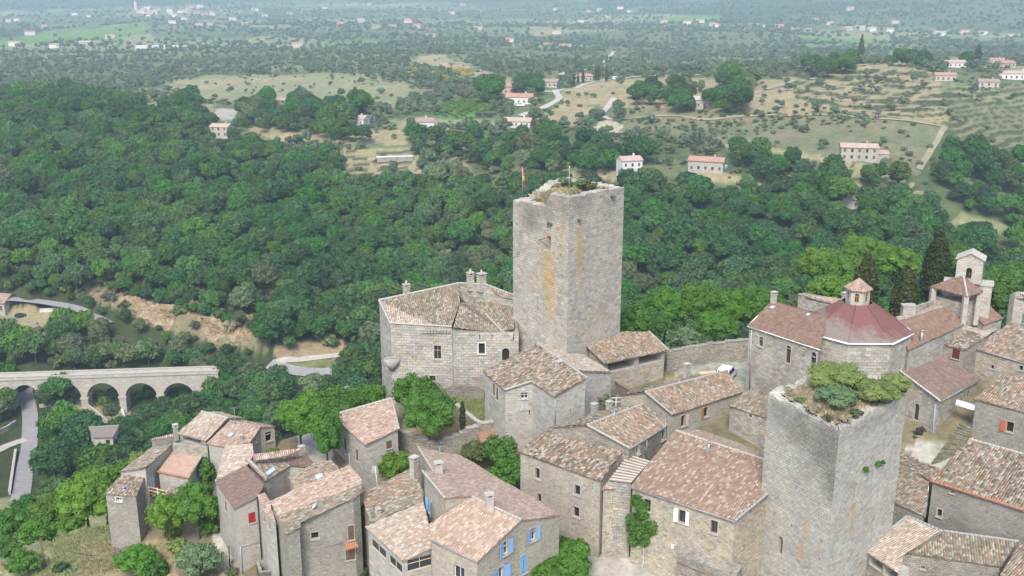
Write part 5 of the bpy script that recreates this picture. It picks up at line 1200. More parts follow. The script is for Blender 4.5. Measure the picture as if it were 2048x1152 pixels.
# foreground tower
tF=P(1679,859,12.9); tL=P(1537,785,13.2); tR=P(1815,781,13.6); tB=tL+tR-tF; tB[2]=13.5
lich=[]
for px,py,ru,rv,am,f in ((1705,1025,.5,1.8,.9,1),(1612,1060,.45,2.2,.8,0),(1600,1105,.7,1.2,.7,0),(1582,1060,.25,1.2,.5,0),(1700,1060,1.0,1,.45,1),(1533,865,.5,.5,.8,0),(1563,875,.4,.7,.6,0),(1635,1100,.4,1.6,.5,0)):
    a,b=(tL,tF) if f==0 else (tF,tR); u,v_=uvof(a,b,px,py); lich.append((u,v_,ru,rv,am))
tsoot=[]
for px,py,ru,rv,am,f in ((1650,890,3.4,3.4,1.0,0),(1600,860,3.4,2.6,.8,0),(1665,960,2.2,3.2,.8,0),(1560,830,2.4,2.2,.6,0),(1740,850,5,1.1,.45,1),(1620,930,3,2.5,.5,0)):
    a,b=(tL,tF) if f==0 else (tF,tR); u,v_=uvof(a,b,px,py); tsoot.append((u,v_,ru,rv,am))
M['tower']=stone('tower_stone',(.47,.455,.42),(.36,.345,.315),(.25,.24,.22),bw=.50,bh=.27,rubble=.45,stain=.28,lichen=lich,soot=tsoot,seed=14,wash=.3)
def tprof(e,t):
    z=[12.9,13.6,13.5,13.2]; return z[e]+(z[(e+1)%4]-z[e])*t-.25*math.sin(t*math.pi*2.3)**2
ftower,fin=tower('stone_tower','foreground ruined stone tower with dry grass and bright green bushes growing on its open top',[tF,tR,tB,tL],-12,tprof,M['tower'],1.0,12.95,
 {3:[(1560,1092,.6,2.0,W_(arch=True,surround=False,deep=.5)),(1530,1025,.18,.35,PH),(1583,1051,.2,.3,PH),(1643,1082,.2,.35,PH),(1549,1028,.15,.4,PH),(1592,975,.15,.35,PH),(1638,1118,.2,.2,PH)],
  0:[(1710,986,.5,1.95,W_(arch=True,surround=False,deep=.5)),(1726,930,.2,.32,PH),(1699,942,.2,.35,PH),(1765,916,.2,.35,PH),(1690,1020,.2,.4,PH),(1722.5,1008,.2,.4,PH),(1754.5,995,.2,.35,PH),(1745,1047,.15,.2,PH)]},
 lambda u,v_: (12.9*(1-u)*(1-v_)+13.6*u*(1-v_)+13.5*u*v_+13.2*(1-u)*v_)-12.95-.12+.7*math.sin(math.pi*u)*math.sin(math.pi*v_),seed=9,jag=.16)
# ------------------------------------------------------------------ walls and other stonework
def wallrun(name,label,pts,h,th,mat,cat='wall',cop=None,rough=.12,base=None,group=None,seed=3):
    """pts: world top points; irregular coping"""
    rnd=random.Random(seed); ps=[]
    for i in range(len(pts)-1):
        k=max(2,int(np.linalg.norm(pts[i+1]-pts[i])/.8))
        for j in range(k): ps.append(pts[i]+(pts[i+1]-pts[i])*j/k)
    ps.append(pts[-1]); ps=np.array(ps); d=np.gradient(ps[:,:2],axis=0); d/=np.linalg.norm(d,axis=1)[:,None]; nn=np.stack([-d[:,1],d[:,0]],-1)
    root=thing(name,label,cat,ps[len(ps)//2]-[0,0,h],group); mb=MB()
    jz=[rnd.uniform(-rough,rough) for _ in ps]; 
    a=[np.array([*(p[:2]+n*th/2),p[2]+z]) for p,n,z in zip(ps,nn,jz)]; b=[np.array([*(p[:2]-n*th/2),p[2]+z]) for p,n,z in zip(ps,nn,jz)]
    zb=[(base if base is not None else p[2]-h) for p in ps]
    for i in range(len(ps)-1):
        mb.face([b[i],b[i+1],a[i+1],a[i]]); mb.face([[*b[i][:2],zb[i]],[*b[i+1][:2],zb[i+1]],b[i+1],b[i]]); mb.face([[*a[i+1][:2],zb[i+1]],[*a[i][:2],zb[i]],a[i],a[i+1]])
    for k,s in((0,1),(len(ps)-1,-1)): mb.face([[*a[k][:2],zb[k]],[*b[k][:2],zb[k]],b[k],a[k]][::s])
    mb.build('wall',[mat],root)
    if cop:
        mb=MB()
        for i in range(len(ps)-1):
            o=.07; q=[np.array([*(ps[i][:2]+nn[i]*(th/2+o)),a[i][2]]),np.array([*(ps[i][:2]-nn[i]*(th/2+o)),a[i][2]]),np.array([*(ps[i+1][:2]-nn[i+1]*(th/2+o)),a[i][2]]),np.array([*(ps[i+1][:2]+nn[i+1]*(th/2+o)),a[i][2]])]
            mb.prism(q,(0,0,.13))
        mb.build('coping',[cop],root)
    return root
wallrun('garden_wall','bent rubble garden wall dipping to a V beside the pink roofed house',[P(797,860,-2.7),P(835,873,-2.9),P(869.7,886,-3.2),P(905,870,-2.6),P(960,848,-1.8),P(992,840,-1.5)],5.0,.6,M['rubble'],cop=M['plaster'])
wallrun('terrace_wall','low pale wall along the lawn below the castle',[P(908,806,-1.9),P(930,824,-2.2),P(962,848,-2.2)],1.6,.45,M['stone_warm'],cop=M['trim'],rough=.05)
wallrun('boundary_wall','long old wall behind the loggia, at the edge of the car park',[P(1333,703,3.3),P(1402,690,3.6),P(1450,684,3.7),P(1500,679,3.8)],4,.6,M['rubble'],cop=M['rubble'],rough=.08)
wallrun('ruined_wall','broken stone wall at the foot of the castle rock',[P(895,772,-.3),P(925,770,0),P(968,773,-.2)],2.5,.7,M['stone_dark'],rough=.3)
def rocks(name,label,c,rx,ry,rz,n,mat,seed,cat='rock'):
    rnd=random.Random(seed); root=thing(name,label,cat,c); mb=MB(); N=20
    g=[]
    for i in range(N+1):
        for j in range(N+1):
            u=i/N*2-1;v=j/N*2-1; h=max(0,1-(u*u+v*v)**.8); h=h**.6
            q=.5*math.sin(u*7+seed)*math.cos(v*5)+.35*math.sin(u*17+v*11)
            g.append([c[0]+u*rx+rnd.uniform(-.15,.15),c[1]+v*ry+rnd.uniform(-.15,.15),c[2]-.6+rz*h*(1+.28*q)])
    F=[(i*(N+1)+j,(i+1)*(N+1)+j,(i+1)*(N+1)+j+1,i*(N+1)+j+1) for i in range(N) for j in range(N)]
    mb.raw(g,F); mb.build('rock',[mat],root); return root
def rockm(name,c0,c1,c2,sc=.8):
    t=NT(name); g=t.n('ShaderNodeNewGeometry').outputs['Position']; n=t.noise(g,sc,8,.75).outputs[0]; n2=t.noise(g,sc*5,5,.7).outputs[0]
    mp=t.n('ShaderNodeMapping'); t.inp(mp,0,g); mp.inputs['Scale'].default_value=(.35,.35,1.6); n3=t.noise(mp.outputs[0],sc*1.2,5,.65).outputs[0]
    c=t.ramp(t.math('ADD',t.math('MULTIPLY',n,.5),t.math('MULTIPLY',n3,.5)),[(.33,c0),(.5,c1),(.66,c2)]); c=t.mix(t.map(n2,.35,.5,.5,0),c,(.08,.07,.05,1)); t.bsdf(c,.95,.1,t.math('ADD',n2,n3),1.0,.4); return t.mat
M['rockdark']=rockm('dark_castle_rock',(.03,.028,.023),(.075,.068,.055),(.24,.22,.185))
M['rocktan']=rockm('tan_cut_rock',(.13,.105,.07),(.29,.215,.125),(.44,.385,.30),.3)
M['rockgrey']=rockm('garden_rock',(.10,.09,.07),(.22,.19,.15),(.38,.35,.30))
rocks('rock_outcrop','dark rock outcrop under the castle front wall',P(930,760,-1.2),5.8,2.4,4.3,9,M['rockdark'],3)
rocks('rock_outcrop','brown overgrown rock at the foot of the manor corner',P(1050,862,-4.6),2.2,1.3,4.0,6,M['rockgrey'],5)
rocks('rock_outcrop','dark overhanging rock base below the church transept',P(1838,892,-2.0),2.6,1.6,2.6,6,M['rockdark'],8)
rocks('rock_outcrop','grey stone bank beside the plane tree at the lower left',P(362,1100,-13.4),2.4,2.0,1.6,6,M['rockgrey'],11)
rocks('rock_outcrop','small pale rock at the foot of the tower like house',P(238,1118,-15.0),1.6,1.2,1.6,6,M['rockgrey'],12)
# rust coloured awning in the garden
def awning():
    t=thing('awning','sloping rusty sheet awning on posts beside the garden wall','awning',P(972,880,-5))
    q=[P(951,863,-2.7),P(992,859,-2.6),P(999,871.5,-3.3),P(963,887,-3.4)]; mb=MB(); mb.prism(q[::-1] if newell(np.array(q))[2]<0 else q,(0,0,.06)); mb.build('sheet',[M['rust']],t)
    mb=MB()
    for p in q: mb.tube([p-[0,0,3],p],.05,n=5)
    mb.build('post',[M['wood']],t)
awning()
# steps beside the transept
def steps():
    t=thing('stone_steps','mossy stone steps climbing between the transept and the house with the orange shutter','steps',P(1880,915,-2)); N=15
    mb=MB(); a0=P(1863,928,-2.0);b0=P(1908,930,-2.2);a1=P(1921,846,1.8);b1=P(1945,862,1.6)
    for k in range(N):
        t0=k/N;t1=(k+1)/N; p=a0+(a1-a0)*t0;q_=b0+(b1-b0)*t0;r=b0+(b1-b0)*t1;s=a0+(a1-a0)*t1; z=p[2]+.12
        mb.prism([[*p[:2],z-1.2],[*q_[:2],z-1.2],[*r[:2],z-1.2],[*s[:2],z-1.2]],(0,0,1.2+.16),m=0)
    mb.build('flight',[stone('mossy_step',(.25,.24,.17),(.17,.17,.11),(.08,.09,.05),bw=.8,bh=.5,rubble=.8,stain=.5,seed=15)],t)
    c=thing('footbridge','white slab footbridge from the transept wall to the house with the orange shutter','footbridge',P(1930,815,3.2))
    mb=MB(); a=P(1911,810,3.4);b=P(1948,821,3.4); d=np.array([.5,.9,0]); mb.prism([a,b,b+d,a+d],(0,0,.3)); mb.build('slab',[M['white']],c)
steps()
# small cistern by the red shutter house
def cistern():
    t=thing('cistern','open square stone cistern at the foot of the house with the red shutter','cistern',P(540,1140,-11)); z=-10.2
    a=P(511,1121,z);b=P(553,1118,z);c=P(560,1140,z);d=P(519,1146,z); o=[a,b,c,d]; ctr=sum(o)/4; i=[ctr+(p-ctr)*.68 for p in o]; mb=MB()
    for k in range(4):
        j=(k+1)%4; mb.face([o[k],o[j],i[j],i[k]]); mb.face([o[k]-[0,0,4],o[j]-[0,0,4],o[j],o[k]]); mb.face([i[k],i[j],i[j]-[0,0,1.5],i[k]-[0,0,1.5]])
        mb.face([o[j]-[0,0,4],o[k]-[0,0,4],o[k],o[j]])
    mb.face([p-[0,0,1.3] for p in i]); mb.face([p-[0,0,1.3] for p in i][::-1]); mb.build('basin',[M['stone_dark']],t)
cistern()
def goalframe():
    t=thing('green_rail','green tubular railing in the yard of the grey house','railing',P(660,1130,-11)); mb=MB()
    a=P(652,1126,-8.6);b=P(668,1124,-8.6); mb.tube([a-[0,0,3],a,b,b-[0,0,3]],.05,n=5); mb.build('rail',[plain('green_enamel',(.15,.42,.30),.5)],t)
    t=thing('yard_wall','small plastered yard wall in front of the brown doorway of the grey house','wall',P(690,1140,-11)); mb=MB(); a=P(667,1122,-9.6);b=P(680,1150,-9.8); dd=np.array([.3,.1,0]); mb.prism([a-[0,0,3],b-[0,0,3],b+dd-[0,0,3],a+dd-[0,0,3]],(0,0,3)); mb.build('wall',[M['stone']],t)
goalframe()
def poles():
    t=thing('utility_pole','leaning wooden utility pole with wires on the dry grass slope','utility pole',P(92,1148,-15)); b=P(92,1148,-15.3); top=PY(80.5,1078,b[1]-.2)
    mb=MB(); mb.tube([b,top],[.14,.10],n=8); mb.tube([top-[.5,0,.25],top+[.5,0,-.25]],.05,n=5); mb.build('pole',[M['wood']],t)
    mb=MB(); e=P(222,1112,-10.8)
    for k,o in enumerate((-.3,.3)):
        s=top+[o,0,-.2]; pts=[s+(e-s)*u-np.array([0,0,1.2*4*u*(1-u)*.5]) for u in np.linspace(0,1,14)]; mb.tube(pts,.018,n=4,cap=False)
    mb.build('wire',[M['black']],t)
    t=thing('iron_pole','thin dark iron pole in the alley beside the house with the red shutter','pole',P(460,1140,-12)); b=P(460,1138,-12.2); mb=MB(); mb.tube([b,PY(457.5,1092,b[1])],.06,n=6); mb.build('pole',[M['black']],t)
    t=thing('television_aerial','television aerial on a white mast behind the mossy roof beside the sun porch','aerial',P(752,960,-4)); b=P(756,962,-2.6); top=PY(750,932,b[1]); mb=MB(); mb.tube([b-[0,0,2],top],.04,n=5)
    for k in range(7): c=top-[0,0,.12*k]; mb.tube([c-[.35,.1,0],c+[.35,-.1,0]],.015,n=4)
    mb.build('mast',[M['white']],t)
    t=thing('television_aerial','flat white television aerial above the grey gable, in front of the manor shrub','aerial',P(1240,800,3)); b=P(1232,806,4.2); mb=MB(); mb.tube([b-[0,0,2.6],b+[0,0,.6]],.03,n=5)
    for z in(.1,.6): mb.tube([b+[-.6,0,z],b+[.6,.1,z]],.035,n=4)
    mb.build('mast',[M['white']],t)
poles()
# ------------------------------------------------------------------ viaduct, valley road
def viaduct():
    root=thing('viaduct','pale stone railway viaduct with round arches crossing the valley','viaduct',P(250,820,-77))
    a=P(-260,766,-66); b=P(436,743.5,-66); d=b[:2]-a[:2]; L=np.linalg.norm(d); sx=d/L; n=np.array([sx[1],-sx[0]]); zt=-66.4; zb=-81; wd=4.2
    S=lambda px,py: ((hitplane(px,py,np.array([*a[:2],0]),np.array([*n,0]))[:2]-a[:2])@sx, hitplane(px,py,np.array([*a[:2],0]),np.array([*n,0]))[2])
    ar=[]
    for px,w in ((48,3.6),(128,4.55),(203,4.75),(280,4.75),(355,4.65)): 
        s,z=S(px,766 if px>60 else 770); ar.append((s,w,z if px>60 else z))
    out=[(0,zb)]; arcs=[]
    for s,r,zc in ar:
        pts=[(s-r,zb)]+[(s-r*math.cos(t),zc-r+r*math.sin(t)) for t in np.linspace(0,math.pi,19)]+[(s+r,zb)]; out+=pts; arcs.append(pts)
    out+=[(L,zb),(L,zt),(0,zt)]
    W=lambda s,z,k: np.array([*(a[:2]+sx*s-n*k),z]); mb=MB(); polys=[[Vector((s,z,0)) for s,z in out]]
    for k in(0,wd):
        for tri in tessellate_polygon(polys):
            tv=[polys[0][i] for i in tri]; q=(tv[1].x-tv[0].x)*(tv[2].y-tv[0].y)-(tv[2].x-tv[0].x)*(tv[1].y-tv[0].y)
            if abs(q)<1e-6: continue
            if (q<0)!=(k>0): tv=tv[::-1]
            mb.face([W(v.x,v.y,k) for v in tv])
    for pts in arcs:
        for i in range(len(pts)-1): mb.face([W(*pts[i],0),W(*pts[i],wd),W(*pts[i+1],wd),W(*pts[i+1],0)])
    mb.face([W(0,zt,0),W(L,zt,0),W(L,zt,wd),W(0,zt,wd)])
    mb.build('arcade',[M['viaduct']],root)
    for i,(s,r,zc) in enumerate(ar[1:]):
        mb=MB(); k=r+.55
        ps=[(t,zc-r) for t in np.linspace(0,math.pi,19)]
        for j in range(18):
            t0,t1=ps[j][0],ps[j+1][0]; f=lambda t,rr:(s-rr*math.cos(t),zc-r+rr*math.sin(t))
            mb.face([W(*f(t0,r),-.05),W(*f(t1,r),-.05),W(*f(t1,k),-.05),W(*f(t0,k),-.05)][::-1]); mb.face([W(*f(t0,k),-.05),W(*f(t1,k),-.05),W(*f(t1,k),0),W(*f(t0,k),0)][::-1])
        mb.build('arch_ring',[M['trim']],root)
    for s in [(ar[i][0]+ar[i][1]+ar[i+1][0]-ar[i+1][1])/2 for i in range(len(ar)-1)]:
        zz=ar[2][2]-4.9; mb=MB(); mb.box(W(s,zz,wd/2),np.array([*(sx*1.25),0]),np.array([*(n*(wd/2+.3)),0]),(0,0,.28)); mb.build('impost',[M['trim']],root)
        mb=MB(); mb.box(W(s,zz-5,wd/2),np.array([*(sx*1.0),0]),np.array([*(n*(wd/2+.15)),0]),(0,0,4.75)); mb.build('pier',[M['viaduct']],root)
    for k in(.25,wd-.25):
        mb=MB(); mb.box(W(L/2,zt+.35,k),np.array([*(sx*L/2),0]),np.array([*(n*.22),0]),(0,0,.35)); mb.build('parapet',[M['viaduct']],root)
        mb=MB(); mb.box(W(L/2,zt+.78,k),np.array([*(sx*L/2),0]),np.array([*(n*.32),0]),(0,0,.08)); mb.build('coping',[M['trim']],root)
    mb=MB(); mb.box(W(L/2,zt-.1,0),np.array([*(sx*L/2),0]),np.array([*(n*.25),0]),(0,0,.1)); mb.build('string_course',[M['trim']],root)
    mb=MB(); mb.face([W(0,zt+.06,.5),W(L,zt+.06,.5),W(L,zt+.06,wd-.5),W(0,zt+.06,wd-.5)]); mb.build('track_bed',[M['paving']],root)
viaduct()
strip('valley_road',[(50,782),(60,830),(59,890),(50,940),(40,1000),(15,1060),(-128.,188.,0.),(-160.,166.,0.),(-215.,150.,0.)],4.3,M['asphalt'],.25,lo=190)
strip('valley_lane',[(52,880),(15,893),(-30,915)],3.2,M['paving'],.3,lo=190)
strip('valley_road',[P(-60,597,-61.4),P(40,600,-61.6),P(125,611,-62.0),P(165,622,-62.6),P(215,648,-64)],4.4,M['asphalt'],.25,flat=True)
strip('valley_road',[(535,733),(552,738),(600,744),(660,745),(720,738)],5.0,M['asphalt'],.25,lo=250)
strip('valley_track',[(548,729),(600,720),(660,713),(720,705)],3,M['paving'],.2,lo=250)
strip('hill_road',[(1110,180),(1118,198),(1095,212),(1068,222),(1040,232)],4.2,M['paving'],.3,6,lo=350)
strip('hill_road',[(1228,196),(1215,215),(1205,230),(1222,240)],3.6,M['paving'],.3,6,lo=350)
strip('hill_road',[(1040,175),(1110,184),(1180,166),(1250,157),(1330,152),(1400,150)],3.6,M['paving'],.3,6,lo=350)
strip('hill_road',[(1228,100),(1215,120),(1180,138),(1120,150)],4.5,M['paving'],.4,8,lo=350)
strip('dirt_track',[(1230,240),(1320,232),(1420,240),(1520,232),(1640,230),(1760,238),(1890,255)],2.8,plain('pale_dirt',(.31,.26,.165),.95,scale=.2),.4,6,lo=350)
strip('dirt_track',[(1890,255),(1870,290),(1838,340)],2.6,plain('pale_dirt_rut',(.28,.25,.16),.95,scale=.2),.4,6,lo=300)
strip('dirt_track',[(1500,190),(1580,165),(1650,148),(1720,130),(1760,128)],3,plain('pale_dirt_lane',(.32,.27,.18),.95,scale=.2),.4,6,lo=350)
# rock cutting above the valley road
def cutting():
    rnd=random.Random(2); nu,nv=120,16; V=[]
    for i in range(nu+1):
        u=i/nu; x=172+u*372; bot=P(x,614+u*104,-63.5-u*2.6); h=6.6*math.sin(math.pi*min(1,max(.0,u*.94+.06)))**.45
        for j in range(nv+1):
            v=j/nv; q=bot.copy(); q[2]+= -1+ (h+1)*v; q[1]+=v*5.0+.9*math.floor(v*4+.7*math.sin(u*20))*.4-1.6; 
            k=.9; q[1]+=k*math.sin(u*60+v*4)*.5+k*math.sin(u*23+v*9)*.6+rnd.uniform(-.35,.35); q[2]+=rnd.uniform(-.2,.2)+.5*math.sin(u*31); q[0]+=rnd.uniform(-.3,.3); q[2]+=.55*math.floor(v*5+1.2*math.sin(u*9))*.25; V.append(q)
    F=[(i*(nv+1)+j,(i+1)*(nv+1)+j,(i+1)*(nv+1)+j+1,i*(nv+1)+j+1) for i in range(nu) for j in range(nv)]
    mb=MB(); mb.raw(V,F); o=mb.build('rock_face',[M['rocktan']]); tag(o,kind='structure')
cutting()
def lowwall(name,label,pts,h,th,mat,cop,lo=200): wallrun(name,label,[T(x,y,lo)+[0,0,h] for x,y in pts],h+1.5,th,mat,cop=cop,rough=.03)
lowwall('roadside_wall','pale capped wall along the left side of the valley road',[(32,905),(27,940),(20,990)],1.0,.5,M['cream_wash'],M['trim'])
lowwall('roadside_wall','pale curved wall joining the valley road above the garden',[(92,608),(118,616),(108,622),(80,624)],1.0,.4,M['white_wash'],M['white_wash'],250)
lowwall('garden_wall','white topped retaining wall below the valley garden',[(-10,680),(30,681),(72,681)],1.6,.5,M['cream_wash'],M['white_wash'],250)
lowwall('retaining_wall','tall stone retaining wall under the valley house terrace',[(15,638),(50,645),(75,650)],1.0,.6,M['stone_warm'],None,250)
lowwall('garden_wall','thin white garden wall running down from a viaduct pier',[(243,822),(252,845),(259,862)],1.2,.4,M['white_wash'],M['white'],200)
lowwall('ramp_wall','grey ramp wall sloping down from the viaduct on the left',[(170,812),(195,832),(215,848)],1.3,.4,M['stone_light'],M['trim'],200)
lowwall('curved_wall','curved pale wall with an arch behind the brown roofed valley house',[(246,868),(262,872),(278,876)],2.4,.4,M['white_wash'],M['trim'],200)
lowwall('roadside_wall','grey stone bank wall curving beside the valley lane',[(-10,872),(15,862),(32,850)],1.4,.5,M['stone'],M['stone'],200)
# ------------------------------------------------------------------ vehicles
def car(name,label,pos,rz,body,L=4.0,Wd=1.7,H=1.75,van=True,scale=1):
    root=thing(name,label,'car',pos); c,s=math.cos(rz),math.sin(rz)
    X=lambda x,y,z: np.array([pos[0]+(x*c-y*s)*scale,pos[1]+(x*s+y*c)*scale,pos[2]+z*scale])
    prof=[(-L/2,.35),(L/2,.35),(L/2,.75),(L/2-.15,.95),(L*.24,1.08),(L*.10,H-.08),(L*.02,H),(-L/2+.25,H),(-L/2+.03,1.0)] if van else [(-L/2,.35),(L/2,.35),(L/2,.7),(L/2-.1,.85),(L*.2,.95),(L*.06,H-.1),(-L*.22,H),(-L/2+.25,.98),(-L/2,.9)]
    mb=MB(); ww=[1,1,1,.98,.96,.82,.80,.82,.96]
    a=[X(x,-Wd/2*w,z) for (x,z),w in zip(prof,ww)]; b=[X(x,Wd/2*w,z) for (x,z),w in zip(prof,ww)]
    mb.face(a); mb.face(b[::-1])
    for i in range(len(prof)): j=(i+1)%len(prof); mb.face([a[i],b[i],b[j],a[j]][::1] if False else [a[j],b[j],b[i],a[i]][::-1])
    o=mb.build('body',[body],root); bv=o.modifiers.new('soft','BEVEL'); bv.width=.06; bv.segments=2
    def quad(pts,nm): 
        mb=MB(); mb.face([X(*p) for p in pts]); mb.face([X(*p) for p in pts][::-1]); mb.build(nm,[M['glass']],root)
    t=Wd/2
    quad([(L*.225,-t*.86,1.13),(L*.225,t*.86,1.13),(L*.115,t*.76,H-.12),(L*.115,-t*.76,H-.12)] if False else [(L*.245,-t*.84,1.12),(L*.245,t*.84,1.12),(L*.118,t*.74,H-.10),(L*.118,-t*.74,H-.10)],'windscreen')
    quad([(-L/2-.0,-t*.8,1.08),(-L/2-.0,t*.8,1.08),(-L/2+.19,t*.74,H-.15),(-L/2+.19,-t*.74,H-.15)],'rear_window')
    for sd in(-1,1):
        for x0,x1 in((-L*.40,-L*.16),(-L*.13,L*.12)):
            quad([(x0,sd*(t*.965),1.06),(x1+.1,sd*(t*.965),1.06),(x1-.05,sd*(t*.87),H-.2),(x0+.05,sd*(t*.87),H-.2)],'side_window')
        for x in(-L*.31,L*.31):
            mb=MB(); p=X(x,sd*t*.98,.32); q=X(x,sd*t*.72,.32); mb.tube([p,q],.32*scale,n=14); w=mb.build('wheel',[M['black']],root)
            mb=MB(); mb.tube([X(x,sd*(t*.98+.01),.32),X(x,sd*t*.9,.32)],.18*scale,n=10); mb.build('rim',[M['metal']],w)
        mb=MB(); mb.box(X(L/2-.03,sd*t*.7,.72),X(.05,0,0)-X(0,0,0),X(0,.18,0)-X(0,0,0),(0,0,.08*scale)); mb.build('headlight',[M['sky_glass']],root)
        mb=MB(); mb.box(X(-L/2+.02,sd*t*.82,.95),X(.05,0,0)-X(0,0,0),X(0,.09,0)-X(0,0,0),(0,0,.16*scale)); mb.build('tail_light',[M['red']],root)
    return root
p=T(1453,757); p[2]+=.02; car('parked_car','white car parked on the lane beside the church, half hidden by a tile roof',p,R(62),M['carpaint'])
p=T(1416,757); 
def wreck():
    t=thing('cart','low pale flatbed handcart beside the white car','cart',p); mb=MB(); mb.box(p+[0,0,.7],(1.1,.3,0),(-.2,.6,0),(0,0,.08)); mb.build('bed',[M['lwood']],t)
    for sx in(-.8,.8): mb=MB(); c=p+[sx-.2,.0,.32]; mb.tube([c-[.1,.75,0],c+[.1,.75,0]],.06,n=6); mb.build('axle',[M['metal']],t); mb=MB(); mb.tube([c-[-.1,.72,0],c-[-.1,.6,0]],.3,n=12); mb.build('wheel',[M['black']],t)
wreck()
p=T(42,634,250); car('parked_car','dark car parked beside the valley house terrace',p,R(20),M['cardark'],van=False,H=1.45)

# ------------------------------------------------------------------ vegetation
def _cs():
    V=[];F=[];m={}
    for ax in range(3):
        for s in(-1,1):
            g=[]
            for i in range(3):
                for j in range(3):
                    p=np.zeros(3);p[ax]=s;p[(ax+1)%3]=(i-1)*s;p[(ax+2)%3]=j-1; p/=np.linalg.norm(p); k=tuple(np.round(p,4))
                    if k not in m: m[k]=len(V);V.append(p)
                    g.append(m[k])
            for i in range(2):
                for j in range(2): F.append((g[i*3+j],g[(i+1)*3+j],g[(i+1)*3+j+1],g[i*3+j+1]))
    return np.array(V),np.array(F)
CSV,CSF=_cs()
def cloud(lobes,nleaf,leaf,seed,asp=1.5,core=.80,spread=(.80,1.08)):
    """leaf quads over a set of lobes (centre, radii) + a rough inner mass"""
    g=np.random.default_rng(seed); C=np.array([l[0] for l in lobes],float); Q=np.array([l[1] for l in lobes],float)
    wt=(Q[:,0]*Q[:,1]+Q[:,0]*Q[:,2]); wt/=wt.sum(); li=g.choice(len(lobes),nleaf,p=wt)
    d=g.normal(size=(nleaf,3)); d/=np.linalg.norm(d,axis=1)[:,None]; d[:,2]=np.where(d[:,2]<-.35,-d[:,2],d[:,2])
    pos=C[li]+d*Q[li]*g.uniform(*spread,size=(nleaf,1))
    # drop leaves buried in other lobes
    keep=np.ones(nleaf,bool)
    for k in range(len(lobes)):
        e=(((pos-C[k])/Q[k])**2).sum(1); keep&=~((e<.62)&(li!=k))
    pos=pos[keep];d=d[keep];li=li[keep];n=len(pos)
    nn=d*.8+g.normal(size=(n,3))*.55+[0,0,.35]; nn/=np.linalg.norm(nn,axis=1)[:,None]
    t=np.cross(nn,g.normal(size=(n,3))); t/=np.linalg.norm(t,axis=1)[:,None]+1e-9; b=np.cross(nn,t)
    s=leaf*g.uniform(.6,1.35,size=(n,1))*.5
    v=np.stack([pos-t*s*asp,pos-b*s+t*s*.2,pos+t*s*asp,pos+b*s-t*s*.2],1).reshape(-1,3); f=np.arange(4*n).reshape(n,4)
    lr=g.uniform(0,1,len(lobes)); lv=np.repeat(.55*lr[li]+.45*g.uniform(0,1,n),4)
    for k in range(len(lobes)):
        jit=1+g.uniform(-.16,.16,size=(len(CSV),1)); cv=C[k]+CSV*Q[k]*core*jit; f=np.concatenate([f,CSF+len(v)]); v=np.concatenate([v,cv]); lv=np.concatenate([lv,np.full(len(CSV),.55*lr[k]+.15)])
    return v,f,lv
def lobes_round(rx,rz,zc,n,seed,size=(.36,.52),flat=.9):
    g=np.random.default_rng(seed); L=[((0,0,zc),(rx*.62,rx*.62,rz*.66))]
    for i in range(n):
        u=-.45+1.4*(i+.5)/n; u=min(u,.95); th=i*2.39996+g.uniform(-.4,.4); rr=math.sqrt(max(0,1-u*u))
        k=g.uniform(*size); q=.68*g.uniform(.82,1.12); L.append(((rx*q*rr*math.cos(th),rx*q*rr*math.sin(th),zc+rz*q*u),(rx*k,rx*k,rz*k*flat)))
    return L
def crown_mesh(name,lobes,nleaf,leaf,seed,mat,**k):
    v,f,lv=cloud(lobes,nleaf,leaf,seed,**k); return npmesh(name,v,f,mat,{'lv':('FLOAT',lv)})
def trunk_mesh(name,h,r,lobes,seed):
    mb=MB(); g=random.Random(seed); top=np.array([g.uniform(-.1,.1)*h,g.uniform(-.1,.1)*h,h]); mid=top*.5+[g.uniform(-.1,.1),g.uniform(-.1,.1),0]
    mb.tube([(0,0,-.8),(0,0,.15),mid,top],[r*1.35,r,r*.8,r*.5],n=7)
    for l in lobes[1:6]: mb.tube([top*.72,(top*.72+np.array(l[0]))/2+[0,0,.1],np.array(l[0])],[r*.5,r*.32,r*.14],n=5)
    o=mb.build(name,[M['bark']]); me=o.data; bpy.data.objects.remove(o); return me
def make_tree(name,label,cat,loc,crown,trunk,rz=0,sc=(1,1,1),group=None):
    r=thing(name,label,cat,loc,group); r.rotation_euler=(0,0,rz); r.scale=sc
    c=bpy.data.objects.new('crown',crown); COL.objects.link(c); c.parent=r
    if trunk: t=bpy.data.objects.new('trunk',trunk); COL.objects.link(t); t.parent=r
    return r
